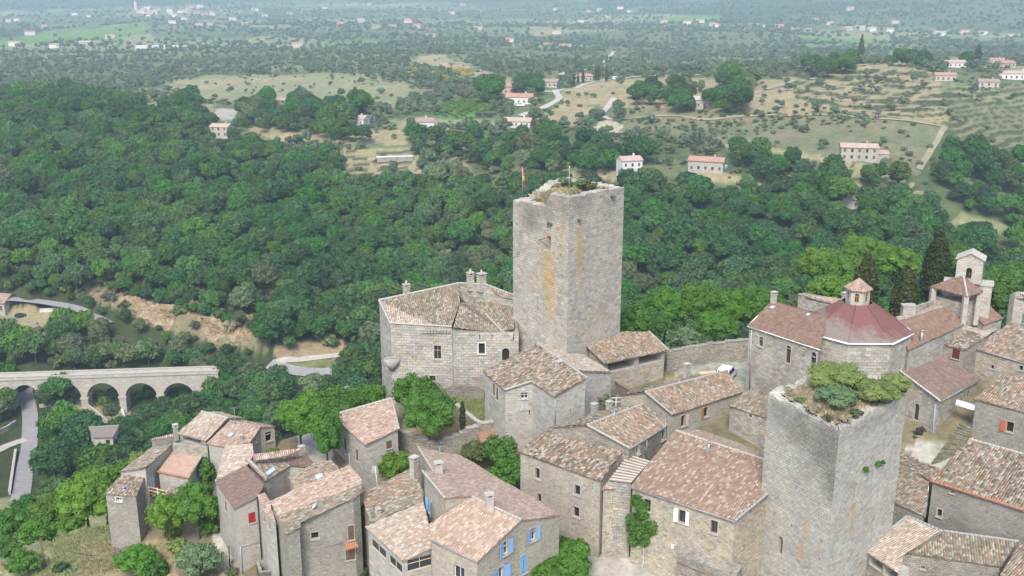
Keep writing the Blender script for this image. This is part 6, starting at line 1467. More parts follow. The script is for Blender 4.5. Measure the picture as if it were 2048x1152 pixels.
def scatter(name,pts,idx,rot,scl,protos,label):
    me=bpy.data.meshes.new(name); n=len(pts); me.vertices.add(n); me.vertices.foreach_set('co',np.ascontiguousarray(pts,np.float32).ravel())
    a=me.attributes.new('pick','INT','POINT'); a.data.foreach_set('value',np.ascontiguousarray(idx,np.int32))
    a=me.attributes.new('turn','FLOAT_VECTOR','POINT'); a.data.foreach_set('vector',np.stack([np.zeros(n),np.zeros(n),rot],-1).astype(np.float32).ravel())
    a=me.attributes.new('grow','FLOAT_VECTOR','POINT'); a.data.foreach_set('vector',np.ascontiguousarray(scl,np.float32).ravel())
    o=bpy.data.objects.new(name,me); COL.objects.link(o); tag(o,label=label,kind='stuff')
    ng=bpy.data.node_groups.new(name,'GeometryNodeTree'); ng.interface.new_socket('Geometry',in_out='INPUT',socket_type='NodeSocketGeometry'); ng.interface.new_socket('Geometry',in_out='OUTPUT',socket_type='NodeSocketGeometry')
    N=ng.nodes; K=ng.links; gi=N.new('NodeGroupInput'); go=N.new('NodeGroupOutput'); jn=N.new('GeometryNodeJoinGeometry')
    def na(nm,tp): q=N.new('GeometryNodeInputNamedAttribute'); q.data_type=tp; q.inputs['Name'].default_value=nm; return q.outputs['Attribute']
    pk=na('pick','INT'); tn=na('turn','FLOAT_VECTOR'); gr=na('grow','FLOAT_VECTOR')
    for k,p in enumerate(protos):
        cp=N.new('FunctionNodeCompare'); cp.data_type='INT'; cp.operation='EQUAL'; 
        ins=[i for i in cp.inputs if i.enabled and i.type=='INT']; K.new(pk,ins[0]); ins[1].default_value=k
        oi=N.new('GeometryNodeObjectInfo'); oi.inputs['Object'].default_value=p; oi.inputs['As Instance'].default_value=True; oi.transform_space='ORIGINAL'
        ip=N.new('GeometryNodeInstanceOnPoints'); K.new(gi.outputs[0],ip.inputs['Points']); K.new(cp.outputs[0],ip.inputs['Selection']); K.new(oi.outputs['Geometry'],ip.inputs['Instance'])
        er=N.new('FunctionNodeEulerToRotation') ; K.new(tn,er.inputs[0]); K.new(er.outputs[0],ip.inputs['Rotation']); K.new(gr,ip.inputs['Scale']); K.new(ip.outputs[0],jn.inputs[0])
    K.new(jn.outputs[0],go.inputs[0]); md=o.modifiers.new('growth','NODES'); md.node_group=ng; return o
# ---- prototypes of woodland trees (metres, foot at the origin)
PR=[]
for k,(rx,rz,zc,n,m,nl) in enumerate(((3.7,3.2,4.4,17,'f_oak',1500),(3.9,3.5,4.8,20,'f_oak',1700),(3.4,3.6,4.8,15,'f_mid',1400),(4.1,3.0,4.2,21,'f_oak',1700),(3.2,2.9,3.9,14,'f_mid',1300),(3.6,3.9,5.2,18,'f_oak',1600),(3.5,3.3,4.5,16,'f_chestnut',1500))):
    L=lobes_round(rx,rz,zc,n,100+k,(.24,.42)); PR.append((crown_mesh('tree_crown',L,int(nl*1.5),.46,200+k,M[m],spread=(.78,1.2)),trunk_mesh('tree_trunk',3.2,.2,L,300+k)))
FP=[]  # low detail crowns for trees far off
for k,(rx,rz,zc,m) in enumerate(((3.4,3.2,3.6,'f_far'),(3.0,2.6,2.9,'f_far'),(2.6,3.6,3.9,'f_far'),(3.0,2.4,2.6,'f_olive'))):
    L=lobes_round(rx,rz,zc,6,400+k); FP.append(crown_mesh('far_crown',L,330,.85,410+k,M[m],core=.86))
SP=[]
for k,m in enumerate(('f_scrub','f_olive','f_scrub','f_dry')):
    L=lobes_round(1.25,.95,.75,5,500+k); SP.append(crown_mesh('bush_crown',L,240,.42,510+k,M[m],core=.85))
BP=crown_mesh('broom_crown',lobes_round(1.2,.9,.7,5,520),220,.4,521,M['f_broom'],core=.85)
ROADS=[([(50,782),(60,830),(59,890),(50,940),(40,1000),(15,1060)],5.2),([(-30,1000),(-60,960)],4),([(50,880),(15,893),(-30,915)],5),([(-40,597),(40,600),(90,605),(125,611),(165,625),(215,655)],6.5),([(400,700),(470,716),(520,726),(548,737),(600,744),(660,745),(720,738)],7),([(548,729),(600,720),(660,713),(720,705)],5),
 ([(1110,180),(1118,198),(1095,212),(1068,222),(1040,232)],7),([(1228,196),(1215,215),(1205,230),(1222,240)],6),([(1040,175),(1110,184),(1180,166),(1250,157),(1330,152),(1400,150)],6),([(-60,757),(470,742)],6)]
RP=[]
for pts,wd in ROADS:
    q=[T(x,y,150) for x,y in pts]
    for a,b in zip(q[:-1],q[1:]):
        for t in np.linspace(0,1,max(2,int(np.linalg.norm(b-a)/3))): RP.append((*(a+(b-a)*t)[:2],wd))
RP=np.array(RP)
def offroad(x,y,extra=0):
    ok=np.ones(len(x),bool)
    for i in range(0,len(x),4000):
        d=np.hypot(x[i:i+4000,None]-RP[None,:,0],y[i:i+4000,None]-RP[None,:,1])-RP[None,:,2]*.5-2.6-extra; ok[i:i+4000]=d.min(1)>0
    return ok
def grid(x0,x1,y0,y1,s,seed,j=.42):
    g=np.random.default_rng(seed); a,b=np.meshgrid(np.arange(x0,x1,s),np.arange(y0,y1,s)); a=a+(np.round((b-y0)/s)%2)*s*.5
    x=(a+g.uniform(-j,j,a.shape)*s).ravel(); y=(b+g.uniform(-j,j,a.shape)*s).ravel(); z=TZ(x,y); px,py=projn(x,y,z); return x,y,z,px,py,g
def anyin(px,py,polys):
    m=np.zeros(len(px),bool)
    for p in polys: m|=inpoly(px,py,p)
    return m
CLEAR=[p for nm,p in FIELDS if nm not in('scrub',)]
NOTREE=[[(20,770),(75,770),(70,850),(60,1010),(0,1060),(-60,1060),(-60,850),(20,850)],[(165,800),(250,812),(262,850),(245,880),(240,905),(222,905),(170,872),(150,840)],[(0,600),(100,600),(130,610),(110,640),(95,690),(-60,690),(-60,600)],[(150,770),(395,770),(395,832),(300,842),(150,832)]]
NOTREE+=[[(x-12,y-12),(x+18,y-12),(x+22,y+34),(x-16,y+34)] for x,y in ((445,262),(720,242),(840,248),(1040,200),(1010,178),(1040,245),(1262,332),(1415,332),(1720,312),(1705,408),(1097,167),(1165,157),(560,205),(1905,128),(1890,158),(2025,153))]
NOTREE+=[[(540,742),(690,745),(690,788),(560,788),(535,765)]]
NOTREE+=[[(165,598),(350,662),(545,712),(560,738),(400,728),(190,668)]]
NOTREE+=[[(430,225),(475,222),(470,240),(430,240)],[(1680,300),(1765,300),(1765,345),(1670,345)],[(1245,330),(1290,330),(1290,362),(1240,362)],[(1385,320),(1450,325),(1450,352),(1385,350)]]
x,y,z,px,py,g=grid(-420,460,60,760,6.0,11)
m=anyin(px,py,WOODS)&(py<1060)&~anyin(px,py,CLEAR)&~anyin(px,py,NOTREE)&(px>-160)&(px<2230)
hill=((y>165)|(x<-62))&(y>125)
m&=hill&offroad(x,y)
# other copses on the plateau
COP0=[[(480,203),(560,193),(700,213),(705,262),(560,252),(480,250)],[(640,250),(720,243),(735,272),(650,284)],[(790,272),(900,266),(1000,272),(1100,256),(1180,280),(1310,298),(1250,345),(1100,332),(1000,345),(900,306)],
[(1010,150),(1090,148),(1092,180),(1020,182)],[(1260,168),(1310,163),(1316,196),(1266,197)],[(1330,175),(1382,173),(1392,216),(1336,217)],[(1408,192),(1497,188),(1502,216),(1412,218)],[(1600,135),(1700,100),(1725,128),(1650,147)],[(1780,85),(1925,90),(1935,122),(1780,118)],
[(1440,140),(1522,148),(1490,172),(1440,166)],[(1470,300),(1640,322),(1700,345),(1650,375),(1500,360)],[(1730,350),(1790,345),(1800,365),(1740,372)],[(1900,300),(2060,318),(2060,470),(1935,415),(1850,362)],[(960,165),(1000,165),(1000,195),(955,195)],[(330,188),(395,190),(400,214),(330,214)],[(700,195),(730,195),(730,215),(700,215)],
[(820,285),(870,285),(880,310),(830,315)],[(1560,365),(1700,375),(1830,415),(1700,440),(1560,420)]]
COP=[[(a,b+15) for a,b in p] for p in COP0]
m2=anyin(px,py,COP)&~anyin(px,py,NOTREE)&offroad(x,y)&~m&(y>300)
m2&=g.uniform(0,1,len(x))<.8
sel=np.where(m|m2)[0]
sc=(.62+.85*g.uniform(0,1,len(x))**1.4)*np.where(y<330,1.02,1.05)*(.85+.35*fbm(x/40,y/40,78,3)); hgt=sc*g.uniform(.82,1.15,len(x)); kd=g.integers(0,6,len(x))
ol=fbm(x/55,y/55,77,3); kd=np.where((ol>.56)&(g.uniform(0,1,len(x))<.7),np.where(g.uniform(0,1,len(x))<.5,2,4),kd)
cz=(fbm(x/30,y/30,79,3)>.66)|((px>420)&(px<640)&(py>470)&(py<640)&(g.uniform(0,1,len(x))<.3)); kd=np.where(cz&(g.uniform(0,1,len(x))<.5),6,kd)
rot=g.uniform(0,6.28,len(x))
# the largest in the picture become trees of their own; trees hidden by the village do not count
HID=[[(757,560),(1030,540),(1030,380),(1250,370),(1250,660),(1340,690),(1500,690),(1500,600),(2048,560),(2048,1152),(430,1152),(200,1000),(350,830),(560,850),(660,830),(757,780)]]
dist=np.hypot(np.hypot(x,y),z-CAMH); vis=(px>0)&(px<2048)&(py>60)&(py<1120)&~anyin(px,py-14,HID)
rank=np.where((m|m2)&vis,sc/dist,-1); big=np.argsort(-rank)[:300]
LBL=['dark green oak in the dense wood on the valley side','broad dark oak of the dense wood across the valley','paler green tree mixed into the wood across the valley','spreading dark oak of the wood across the valley','small light green tree mixed into the wood across the valley','tall dark oak of the dense wood across the valley','pale flowering chestnut in the wood across the valley']
NM=['oak_tree','oak_tree','leafy_tree','oak_tree','leafy_tree','oak_tree','chestnut_tree']; proto={}
for i in big:
    k=int(kd[i]); s=(sc[i],sc[i],hgt[i])
    if k not in proto: proto[k]=make_tree(NM[k],LBL[k],'tree',(x[i],y[i],z[i]),*PR[k],rz=rot[i],sc=s,group=LBL[k].replace('tree','trees').replace('oak ','oaks '))
    else: copy_tree(proto[k],(x[i],y[i],z[i]),rot[i],s)
for k in range(7):
    if k not in proto: proto[k]=make_tree(NM[k],LBL[k],'tree',(x[sel[k]],y[sel[k]],z[sel[k]]),*PR[k],group=LBL[k])
pobj=[next(c for c in proto[k].children if c.name.startswith('crown')) for k in range(7)]
rest=np.setdiff1d(np.union1d(sel,np.where(((px>2085)&(y<170)&(y>70)&(x>62)&(fbm(x/30,y/30,94,3)>.47))|((px<-150)&(y>150)&offroad(x,y)&(fbm(x/30,y/30,95,3)>.42)&(np.abs(x)<400))|((px>2200)&(y>165)&(fbm(x/30,y/30,96,3)>.42)))[0]),big)
scatter('woodland',np.stack([x,y,z],-1)[rest],kd[rest],rot[rest],np.stack([sc,sc,hgt],-1)[rest],pobj,'dense oak wood covering the far valley side')
print('WOOD',len(sel),'rest',len(rest))
X,Y,Z,pX,pY,gq=grid(-260,200,160,405,3.5,19); okv=anyin(pX,pY,WOODS)&~anyin(pX,pY,NOTREE)&offroad(X,Y,.5)&(~anyin(pX,pY,[p for n,p in FIELDS if n in('lawn','rock')])|(anyin(pX,pY,[p for n,p in FIELDS if n=='rock'])&(gq.uniform(0,1,len(X))<.35)))&((Y>165)|(X<-62))&(gq.uniform(0,1,len(X))<.5)&(pX>-120)&(pX<1500)
UND=(X[okv],Y[okv],Z[okv])
VT=[(200,803,0,.5),(228,800,0,.55),(275,803,0,.5),(300,800,0,.6),(350,803,0,.5),(372,800,0,.55),(20,586,0,.6),(60,590,0,.55),(100,595,0,.5),(140,602,0,.5),(40,577,0,.7),(120,587,0,.6),(80,582,0,.65),(165,606,0,.45),(0,582,0,.6),(205,573,0,0.50),(228,585,0,0.60),(251,586,0,0.70),(274,598,0,0.55),(297,600,0,0.65),(320,611,0,0.50),(343,613,0,0.60),(366,625,0,0.70),(389,626,0,0.55),(412,638,0,0.65),(435,640,0,0.50),(458,651,0,0.60),(481,653,0,0.70),(504,665,0,0.55),(527,666,0,0.65),(205,632,0,.5),(238,640,0,.25),(252,648,0,.6),(318,662,0,.3),(372,690,0,.6),(392,683,0,.25),(455,712,0,.55),(470,700,0,.22),(497,712,0,.3),(180,620,0,.6),(418,706,0,.5),(280,668,0,.7),(336,690,0,.55),(438,770,0,1.25),(425,785,0,1.0),(122,812,6.5,1.25),(95,822,3,.8),(470,775,0,1.5),(505,788,0,1.3),(440,790,0,1.2),(555,806,0,.95),(600,808,0,1.0),(645,806,0,1.0),(700,795,0,1.15),(735,765,0,1.3),(410,765,0,1.15),(150,742,0,1.0),(190,740,0,1.1),(240,730,0,1.2),(300,732,0,1.05),(350,742,0,.8),(390,738,0,1.0),(225,845,0,.75),(210,822,0,.6),(330,838,0,.95),(370,842,0,1.05),(300,850,0,.8),(265,885,0,.9),(205,912,0,.8),(228,925,0,.8),(185,905,0,.9),(170,890,0,.9),(212,935,0,1.0),(245,915,0,.6),(258,890,0,.7),(730,725,0,1.1),(745,700,0,1.2),(700,735,0,.9),(535,695,0,1.2),(580,700,0,.7)]
for i,(a,b_,c_,s_) in enumerate(VT):
    p=T(a,b_,190); k=(2,0,4,1,5,3,6)[i%7]; lb=['light green tree standing near the viaduct','dark oak standing near the viaduct'][0 if k in(2,4,6) else 1]
    q=copy_tree(proto[k],p,i*1.3,(s_,s_,s_*1.0),lb,'trees around the viaduct')
# ---- olive and orchard trees standing singly on the terraces and in the fields
ORCH=[([(1600,150),(1810,128),(1880,150),(1905,235),(1870,245),(1610,212)],9,.36),([(330,170),(640,150),(860,182),(800,212),(560,204)],14,.35),([(1120,195),(1560,162),(1625,200),(1625,232),(1400,240),(1250,214)],12,.3),([(1690,325),(1790,335),(1870,388),(1830,405)],9,.35),([(1080,240),(1130,205),(1205,212),(1165,250)],15,.3),([(490,258),(700,258),(815,265),(815,290),(700,292)],11,.35),([(1240,345),(1300,345),(1560,362),(1540,376),(1380,362)],10,.4)]
ox=[];
for k,(poly,s,pr) in enumerate(ORCH):
    X,Y,Z,pX,pY,g2=grid(-420,480,330,1000,s,40+k,.35); mm=inpoly(pX,pY,poly)&(g2.uniform(0,1,len(X))<pr)&offroad(X,Y)&~anyin(pX,pY,NOTREE); 
    for i in np.where(mm)[0]: ox.append((X[i],Y[i],Z[i],g2.uniform(.5,1.0)*(.75 if k==1 else 1)))
ox.sort(key=lambda q:-q[3]/q[1]); ot=None
OL=crown_mesh('olive_crown',lobes_round(2.0,1.7,2.4,7,531),420,.5,532,M['f_olive']); OT=trunk_mesh('olive_trunk',1.6,.14,lobes_round(2.0,1.7,2.4,7,531),533)
for i,(a,b,c,s) in enumerate(ox[:290]):
    if ot is None: ot=make_tree('olive_tree','small grey green tree standing singly on the dry terraces and fields','tree',(a,b,c),OL,OT,0,(s,s,s),'single small trees on the dry terraces and fields')
    else: copy_tree(ot,(a,b,c),i*1.7,(s,s,s*random.uniform(.85,1.15)))
print('OLIVES',len(ox))
# ---- far trees and scrub reading as one mass
def farveg():
    P_=[];I=[];S=[]
    for (y0,y1,s,seed) in((420,900,7,61),(900,1500,10,62),(1500,2500,15,63),(2500,4600,24,64)):
        X,Y,Z,pX,pY,g2=grid(-.56*y1,.56*y1,y0,y1,s,seed); d=fbm(X/90,Y/90,71,4); big_=fbm(X/330,Y/330,72,3)
        hd=np.abs(((X*.8+Y*.6+40*fbm(X/150,Y/150,74,2))%95)-47)<s*.55; pr=np.clip((d-.49)*7,0,.92)+np.clip((big_-.54)*4,0,.75)+.03+np.where(hd&(Y>850),.55,0)
        pr=np.where(anyin(pX,pY,CLEAR),.02,pr); pr=np.where(anyin(pX,pY,WOODS)&(pY>175),0,pr)
        pr=np.where(anyin(pX,pY,[[(0,95),(640,100),(800,125),(960,172),(900,200),(850,186),(640,140),(330,150),(0,172)],[(1262,70),(1420,70),(1442,112),(1270,116)],[(1780,85),(1925,90),(1935,122),(1780,118)]]),.55,pr)
        pr=np.where(anyin(pX,pY,NOTREE),0,pr); ok=(g2.uniform(0,1,len(X))<pr)&(pX>-200)&(pX<2260)&offroad(X,Y)
        for i in np.where(ok)[0]: P_.append((X[i],Y[i],Z[i]));I.append(g2.integers(0,4));q=g2.uniform(.45,1.05)*(1+.25*(Y[i]>1500));S.append((q,q,q*g2.uniform(.8,1.2)))
    fo=[]
    lab=['dark bushy tree near the houses on the plateau','low round tree by the hill road','tall pale green tree by the vineyard','grey green low tree near the dirt track']
    for k in range(4):
        p=T(*((1000,262),(1190,236),(905,190),(1300,246))[k],300); r=make_tree('field_tree',lab[k],'tree',p,FP[k],PR[k][1]); fo.append(r.children[0])
    print('FAR',len(P_)); scatter('far_woods',np.array(P_),np.array(I),RNG.uniform(0,6.28,len(P_)),np.array(S),fo,'scattered trees and hedges over the far plain')
    P_=[];I=[];S=[]
    for (y0,y1,s,seed,pb) in((300,700,3.4,81,.30),(700,1300,5.5,82,.34)):
        X,Y,Z,pX,pY,g2=grid(-.56*y1,.56*y1,y0,y1,s,seed); d=fbm(X/28,Y/28,91,4); pr=(np.clip((d-.47)*6,0,1)+.05)*pb*1.5
        bare=anyin(pX,pY,[p for n,p in FIELDS if n in('dry','pale','earth','vine','green','lawn','rock','court','road')]); pr=np.where(bare,pr*.10,pr); pr=np.where(anyin(pX,pY,WOODS)&(pY>215),0.02,pr); pr=np.where(anyin(pX,pY,[p for n,p in FIELDS if n=='olive']),.42*np.clip((d-.46)*6,0.04,1),pr)
        ok=(g2.uniform(0,1,len(X))<pr)&(pX>-200)&(pX<2260)&offroad(X,Y,-1.5)&~anyin(pX,pY,NOTREE[4:])
        for i in np.where(ok)[0]: P_.append((X[i],Y[i],Z[i]));I.append(g2.choice(4,p=[.45,.25,.2,.1]));q=g2.uniform(.45,1.3);S.append((q*1.1,q*1.1,q))
    so=[]
    for k in range(4):
        p=T(*((1330,262),(1530,262),(1460,250),(1600,262))[k],300); r=make_tree('bush',['dark green bush on the open hillside','grey green bush on the open hillside','round green bush below the dirt track','dry straw coloured bush by the dirt track'][k],'bush',p,SP[k],None); so.append(r.children[0])
    X,Y,Z,pX,pY,g2=grid(-170,170,60,172,3.4,87); ok=((pX>2085)|((pX<-60)&(Y>84)))&(np.abs(X)>40)&(g2.uniform(0,1,len(X))<np.clip((fbm(X/16,Y/16,93,3)-.36)*4,.08,.9))&offroad(X,Y)
    for i in np.where(ok)[0]: P_.append((X[i],Y[i],Z[i])); I.append(g2.choice(4,p=[.5,.2,.2,.1])); q=g2.uniform(.8,2.3); S.append((q,q,q*1.1))
    for a_,b_,c_ in zip(*UND): P_.append((a_,b_,c_)); I.append(RNG.choice(4,p=[.6,.15,.2,.05])); q=RNG.uniform(1.0,2.2); S.append((q,q,q*1.1))
    print('SCRUB',len(P_)); scatter('scrub',np.array(P_),np.array(I),RNG.uniform(0,6.28,len(P_)),np.array(S),so,'low scrub over the open hillsides')
    # yellow broom along the hillside
    X,Y,Z,pX,pY,g2=grid(-300,100,700,1400,3.2,95); ok=anyin(pX,pY,[[(818,128),(850,132),(945,142),(950,152),(880,165),(800,152)]])&(g2.uniform(0,1,len(X))<.30)
    br=make_tree('broom_bush','yellow flowering broom bush on the far hillside','bush',T(870,148,300),BP,None); k=np.where(ok)[0]
    scatter('broom',np.stack([X,Y,Z],-1)[k],np.zeros(len(k)),g2.uniform(0,6.28,len(k)),np.repeat(g2.uniform(.8,1.8,(len(k),1)),3,1),[br.children[0]],'band of yellow flowering broom on the far hillside')
farveg()
# ---- trees and shrubs in and around the village, each its own
def near(px,py,zg,rx,rz,hc,kind,name,label,cat='tree',n=9,leaf=.21,dens=1.0,seed=None,loc=None,sq=(1,1),trunk=True,size=(.24,.42),flat=.9):
    rx*=.86; rz*=.86; seed=seed or int(px*7+py*3); n=int(n*1.5); c=P(px,py,zg+hc) if loc is None else loc+np.array([0,0,hc]); L=lobes_round(rx,rz,hc,n,seed,size,flat)
    L=[((l[0][0]*sq[0],l[0][1]*sq[1],l[0][2]),(l[1][0]*sq[0],l[1][1]*sq[1],l[1][2])) for l in L]
    nl=int(dens*5.2*(rx*rx+rx*rz)*2/(leaf*leaf)*.62); nl=min(nl,24000)
    return make_tree(name,label,cat,(c[0],c[1],zg),crown_mesh('crown',L,nl,leaf,seed,M[kind],spread=(.8,1.2)),trunk_mesh('trunk',max(.5,hc-rz*.35),.05+rx*.05,L,seed) if trunk else None)
N_=near
N_(829,789,-4.0,3.6,3.4,4.2,'f_plane','plane_tree','rear of two round plane trees in front of the castle wall',n=16)
N_(860,829,-4.2,4.0,3.7,4.4,'f_plane','plane_tree','front and larger of two round plane trees inside the bent garden wall',n=20)
N_(602,838,-6.3,3.7,3.3,5.2,'f_plane','horse_chestnut','round tree on a bare trunk beside the pale path, left of the pink roofed house',n=14)
N_(655,868,-6.4,2.4,4.6,4.9,'f_plane','leafy_tree','tall narrow leafy tree against the left wall of the pink roofed house',n=14)
N_(690,812,-8,3.8,3.4,4.6,'f_plane','leafy_tree','bright leafy tree behind the ridge of the pink roofed house',n=12)
N_(640,812,-9,3.4,3.0,4.6,'f_locust','leafy_tree','light green tree behind the round tree on the pale path',n=12)
N_(745,800,-9,3,2.6,4.4,'f_plane','leafy_tree','small leafy tree at the foot of the castle corner',n=10)
N_(783,930,-8.2,3.0,2.5,2.9,'f_locust','fig_tree','bright green fig tree between the pink roofed house and the sun porch',n=14,leaf=.24)
N_(1000,905,-5.6,2.8,2.2,2.6,'f_plane','fig_tree','dark green fig tree below the rusty awning',n=12,leaf=.24)
N_(1018,950,-6.2,2.6,2.3,2.6,'f_plane','fig_tree','lower fig tree in the garden against the tall weathered house',n=12,leaf=.24)
N_(950,905,-5.4,2.2,1.5,1.4,'f_scrub','bush','scrubby bush in the garden under the bent garden wall','bush',n=10,trunk=False)
N_(980,985,-6.6,2.8,1.3,1.2,'f_scrub','bush','low bramble bush behind the big pink roof','bush',n=10,trunk=False)
N_(332,1030,-12.6,2.7,3.1,4.2,'f_locust','plane_tree','bright round tree in front of the timber balcony',n=16,leaf=.24)
N_(392,1008,-12,3.1,3.6,4.8,'f_plane','leafy_tree','dark leafy tree right of the bright round tree at the balcony',n=16)
N_(418,1050,-12,2.0,1.6,1.6,'f_ivy','bush','dark bush in the alley below the leafy tree','bush',n=10,trunk=False)
N_(352,1092,-12.9,1.4,1.0,.9,'f_lime','bush','small bright bush at the foot of the bright round tree','bush',n=8,trunk=False)
N_(412,945,-10.4,1.6,2.1,2.6,'f_plane','bush','bush in the gap beside the flat pink roof','bush',n=10)
N_(277,1122,-13.8,2.8,2.1,2.2,'f_plane','elder_bush','dense green bush below the tower like house','bush',n=14)
N_(308,1140,-13.8,2.0,1.6,1.6,'f_oak','bush','darker bush right of the dense bush below the tower like house','bush',n=10,trunk=False)
N_(398,1120,-13,3.1,2.4,2.8,'f_blue','olive_tree','wide grey green olive tree at the bottom, left of the alley',n=14)
N_(345,1068,-13,1.6,1.0,1.0,'f_lime','vine','bright climbing vine on the grey stone bank','bush',n=8,trunk=False)
N_(168,1000,-20,4.4,4.2,6.0,'f_locust','locust_tree','big yellow green locust tree left of the tower like house',n=20,leaf=.24)
N_(205,965,-22,3.4,3.0,5.6,'f_locust','locust_tree','smaller yellow green locust tree behind the tower like house',n=14,leaf=.24)
N_(140,1050,-17.5,2.0,1.6,1.6,'f_plane','bush','green bush at the foot of the big locust tree','bush',n=10)
N_(275,920,-13,1.6,1.6,2.0,'f_lime','leafy_tree','lime yellow tree top behind the long narrow house',n=9)
N_(250,945,-18,2.6,2.2,3.6,'f_locust','leafy_tree','light green tree behind the roof of the long narrow house',n=11)
for i,(a,b,zg,r,k,t) in enumerate(((25,1052,-22,3.6,'f_plane','dull green bush at the left edge above the dry grass'),(78,1066,-20.5,3.0,'f_plane','leafy green bush at the top of the dry grass slope'),(100,1028,-26,4.0,'f_locust','round bush between the locust tree and the valley road'),(55,1020,-36,3.6,'f_oak','dark bush at the lower end of the valley road'),(110,975,-40,3.6,'f_mid','bush on the slope right of the valley road'),(45,1128,-15.4,2.4,'f_plane','sprawling bush left of the utility pole'),(122,1138,-15.2,1.3,'f_oak','small dark bush just right of the utility pole'),(142,1148,-15.1,1.0,'f_blue','grey green bush at the bottom right of the utility pole'),(160,1092,-16,.8,'f_plane','tiny sapling in the dry grass'),(18,1098,-18,2.0,'f_plane','low bush above the lane at the left edge'))):
    N_(a,b,zg,r,r*.75,r*.8,k,'bush',t,'bush',n=10,trunk=False,leaf=.22)
N_(1213,805,.4,1.3,1.2,1.2,'f_olive','bush','olive green shrub between the manor and the grey gable','bush',n=10,trunk=False,leaf=.2)
for i,(a,b,zg,r,rz,hc,t) in enumerate(((1272,650,-1.5,3.1,3.6,5.2,'dark green tree at the right side of the keep'),(1330,622,-3,4.3,4.2,6.2,'first large leafy tree behind the boundary wall, nearest the keep'),(1398,612,-3,4.6,4.3,6.4,'tallest leafy tree behind the middle of the boundary wall'),(1462,618,-3,4.3,4.2,6.0,'leafy tree behind the right part of the boundary wall'),(1520,612,-3,4.2,3.8,6.0,'last leafy tree behind the boundary wall, beside the church nave'),(1300,650,-1,3,3,4.2,'shorter leafy tree over the loggia roof'),(1430,655,-.5,3.6,2.6,3.4,'low leafy tree leaning over the boundary wall'))):
    N_(a,b,zg,r,rz,hc,'f_plane','plane_tree',t,n=17)
N_(1372,676,.6,2.3,1.6,2.2,'f_blue','olive_tree','grey green olive tree just behind the boundary wall',n=10)
for a,b,zg,r,rz,hc,t in ((1640,530,-8,5.2,4.6,8.5,'feathery locust tree, leftmost of the clump behind the church'),(1700,545,-5,5.0,4.0,7.5,'feathery locust tree behind the small cypress'),(1730,505,-9,5.0,4.4,9,'tall feathery locust tree at the middle of the clump behind the church'),(1790,530,-7,5.2,4.6,8.5,'feathery locust tree between the two cypresses'),(1660,580,-2,4.0,3.0,5,'low feathery locust tree over the house behind the nave'),(1910,520,-9,4.6,4.0,8.5,'feathery locust tree between the tall cypress and the bell gable'),(1990,585,-5,4.6,5.2,7.5,'leafy green tree at the right side of the bell tower'),(2030,560,-9,4.4,4.0,8,'leafy tree at the right edge beyond the bell tower')):
    N_(a,b,zg,r,rz,hc,'f_locust' if a<1900 else 'f_plane','locust_tree',t,n=18,leaf=.24)
def cypress(px,ytop,ybot,zb,hw,label):
    b=P(px,ybot,zb); top=PY(px,ytop,b[1])[2]; h=top-zb; r=hw*h; L=[]
    for i in range(12):
        u=(i+.5)/12; q=r*(.70+.30*math.sin(math.pi*min(1,u*1.1+.1)))*(1-max(0,u-.68)**1.5*3.4); L.append(((.05*r*math.sin(i*2.1),.05*r*math.cos(i*1.7),h*(.06+.92*u)),(max(q,.12*r),max(q,.12*r),h*.085)))
    c=crown_mesh('crown',L,int(min(9000,2600*r*h/5)),.26,int(px),M['f_cyp'],core=.88,spread=(.86,1.12)); return make_tree('cypress',label,'cypress',b,c,trunk_mesh('trunk',h*.3,.14,[L[0]],3))
cypress(1864,462,612,3,.175,'tallest dark cypress, left of the bell gable')
cypress(1803,536,660,5,.20,'shorter cypress between the dome and the tall cypress')
cypress(1724,510,640,4,.185,'cypress just behind the church dome lantern')
cypress(925.5,804,862,-2.8,.085,'slim young cypress on the lawn edge beside the plane trees')
# growth on the foreground tower
def towershrub(px,py,r,rz,kind,label,z=13.2): N_(px,py,z,r,rz,rz*.75,kind,'bush',label,'bush',n=14,leaf=.12,dens=.8,trunk=False,size=(.28,.42))
towershrub(1670,753,3.2,1.35,'f_lime','wide lime green bush on the back of the foreground tower top',13.5)
towershrub(1672,792,2.3,1.05,'f_blue','bluish green bush on the middle of the foreground tower top')
towershrub(1755,783,2.6,1.2,'f_lime','yellow green bush on the right of the foreground tower top')
towershrub(1792,766,1.8,1.0,'f_lime','small yellow green bush at the right corner of the foreground tower top',13.7)
for k,(a,b,r,f) in enumerate(((1730.5,940,.36,0),(1754,929,.36,0),(1764.5,925,.22,0))):
    d=(tR-tF); d[2]=0; d/=np.linalg.norm(d); n=np.array([d[1],-d[0],0]); q=hitplane(a,b,tF+n*.1,n); L=lobes_round(r,r*1.0,0,6,900+k); r_=make_tree('wall_plant',['left tuft of green weeds rooted in the foreground tower wall','middle tuft of green weeds rooted in the foreground tower wall','tiny right tuft of green weeds rooted in the foreground tower wall'][k],'plant',q,crown_mesh('crown',L,320,.12,910+k,M['f_plane']),None)
for k,(a,b,r,f,t) in enumerate(((1100,448,.42,3,'green weed patch above the keep window'),(1157.5,441,.3,0,'small weed near the front corner of the keep'),(1225,395,.35,0,'weed near the top right corner of the keep'))):
    s,e=((kF,kR) if f==0 else (kL,kF)); d=e-s; d[2]=0; d/=np.linalg.norm(d); n=np.array([d[1],-d[0],0]); q=hitplane(a,b,s+n*.08,n); make_tree('wall_plant',t,'plant',q,crown_mesh('crown',lobes_round(r,r*.6,0,5,930+k),240,.13,940+k,M['f_olive']),None)
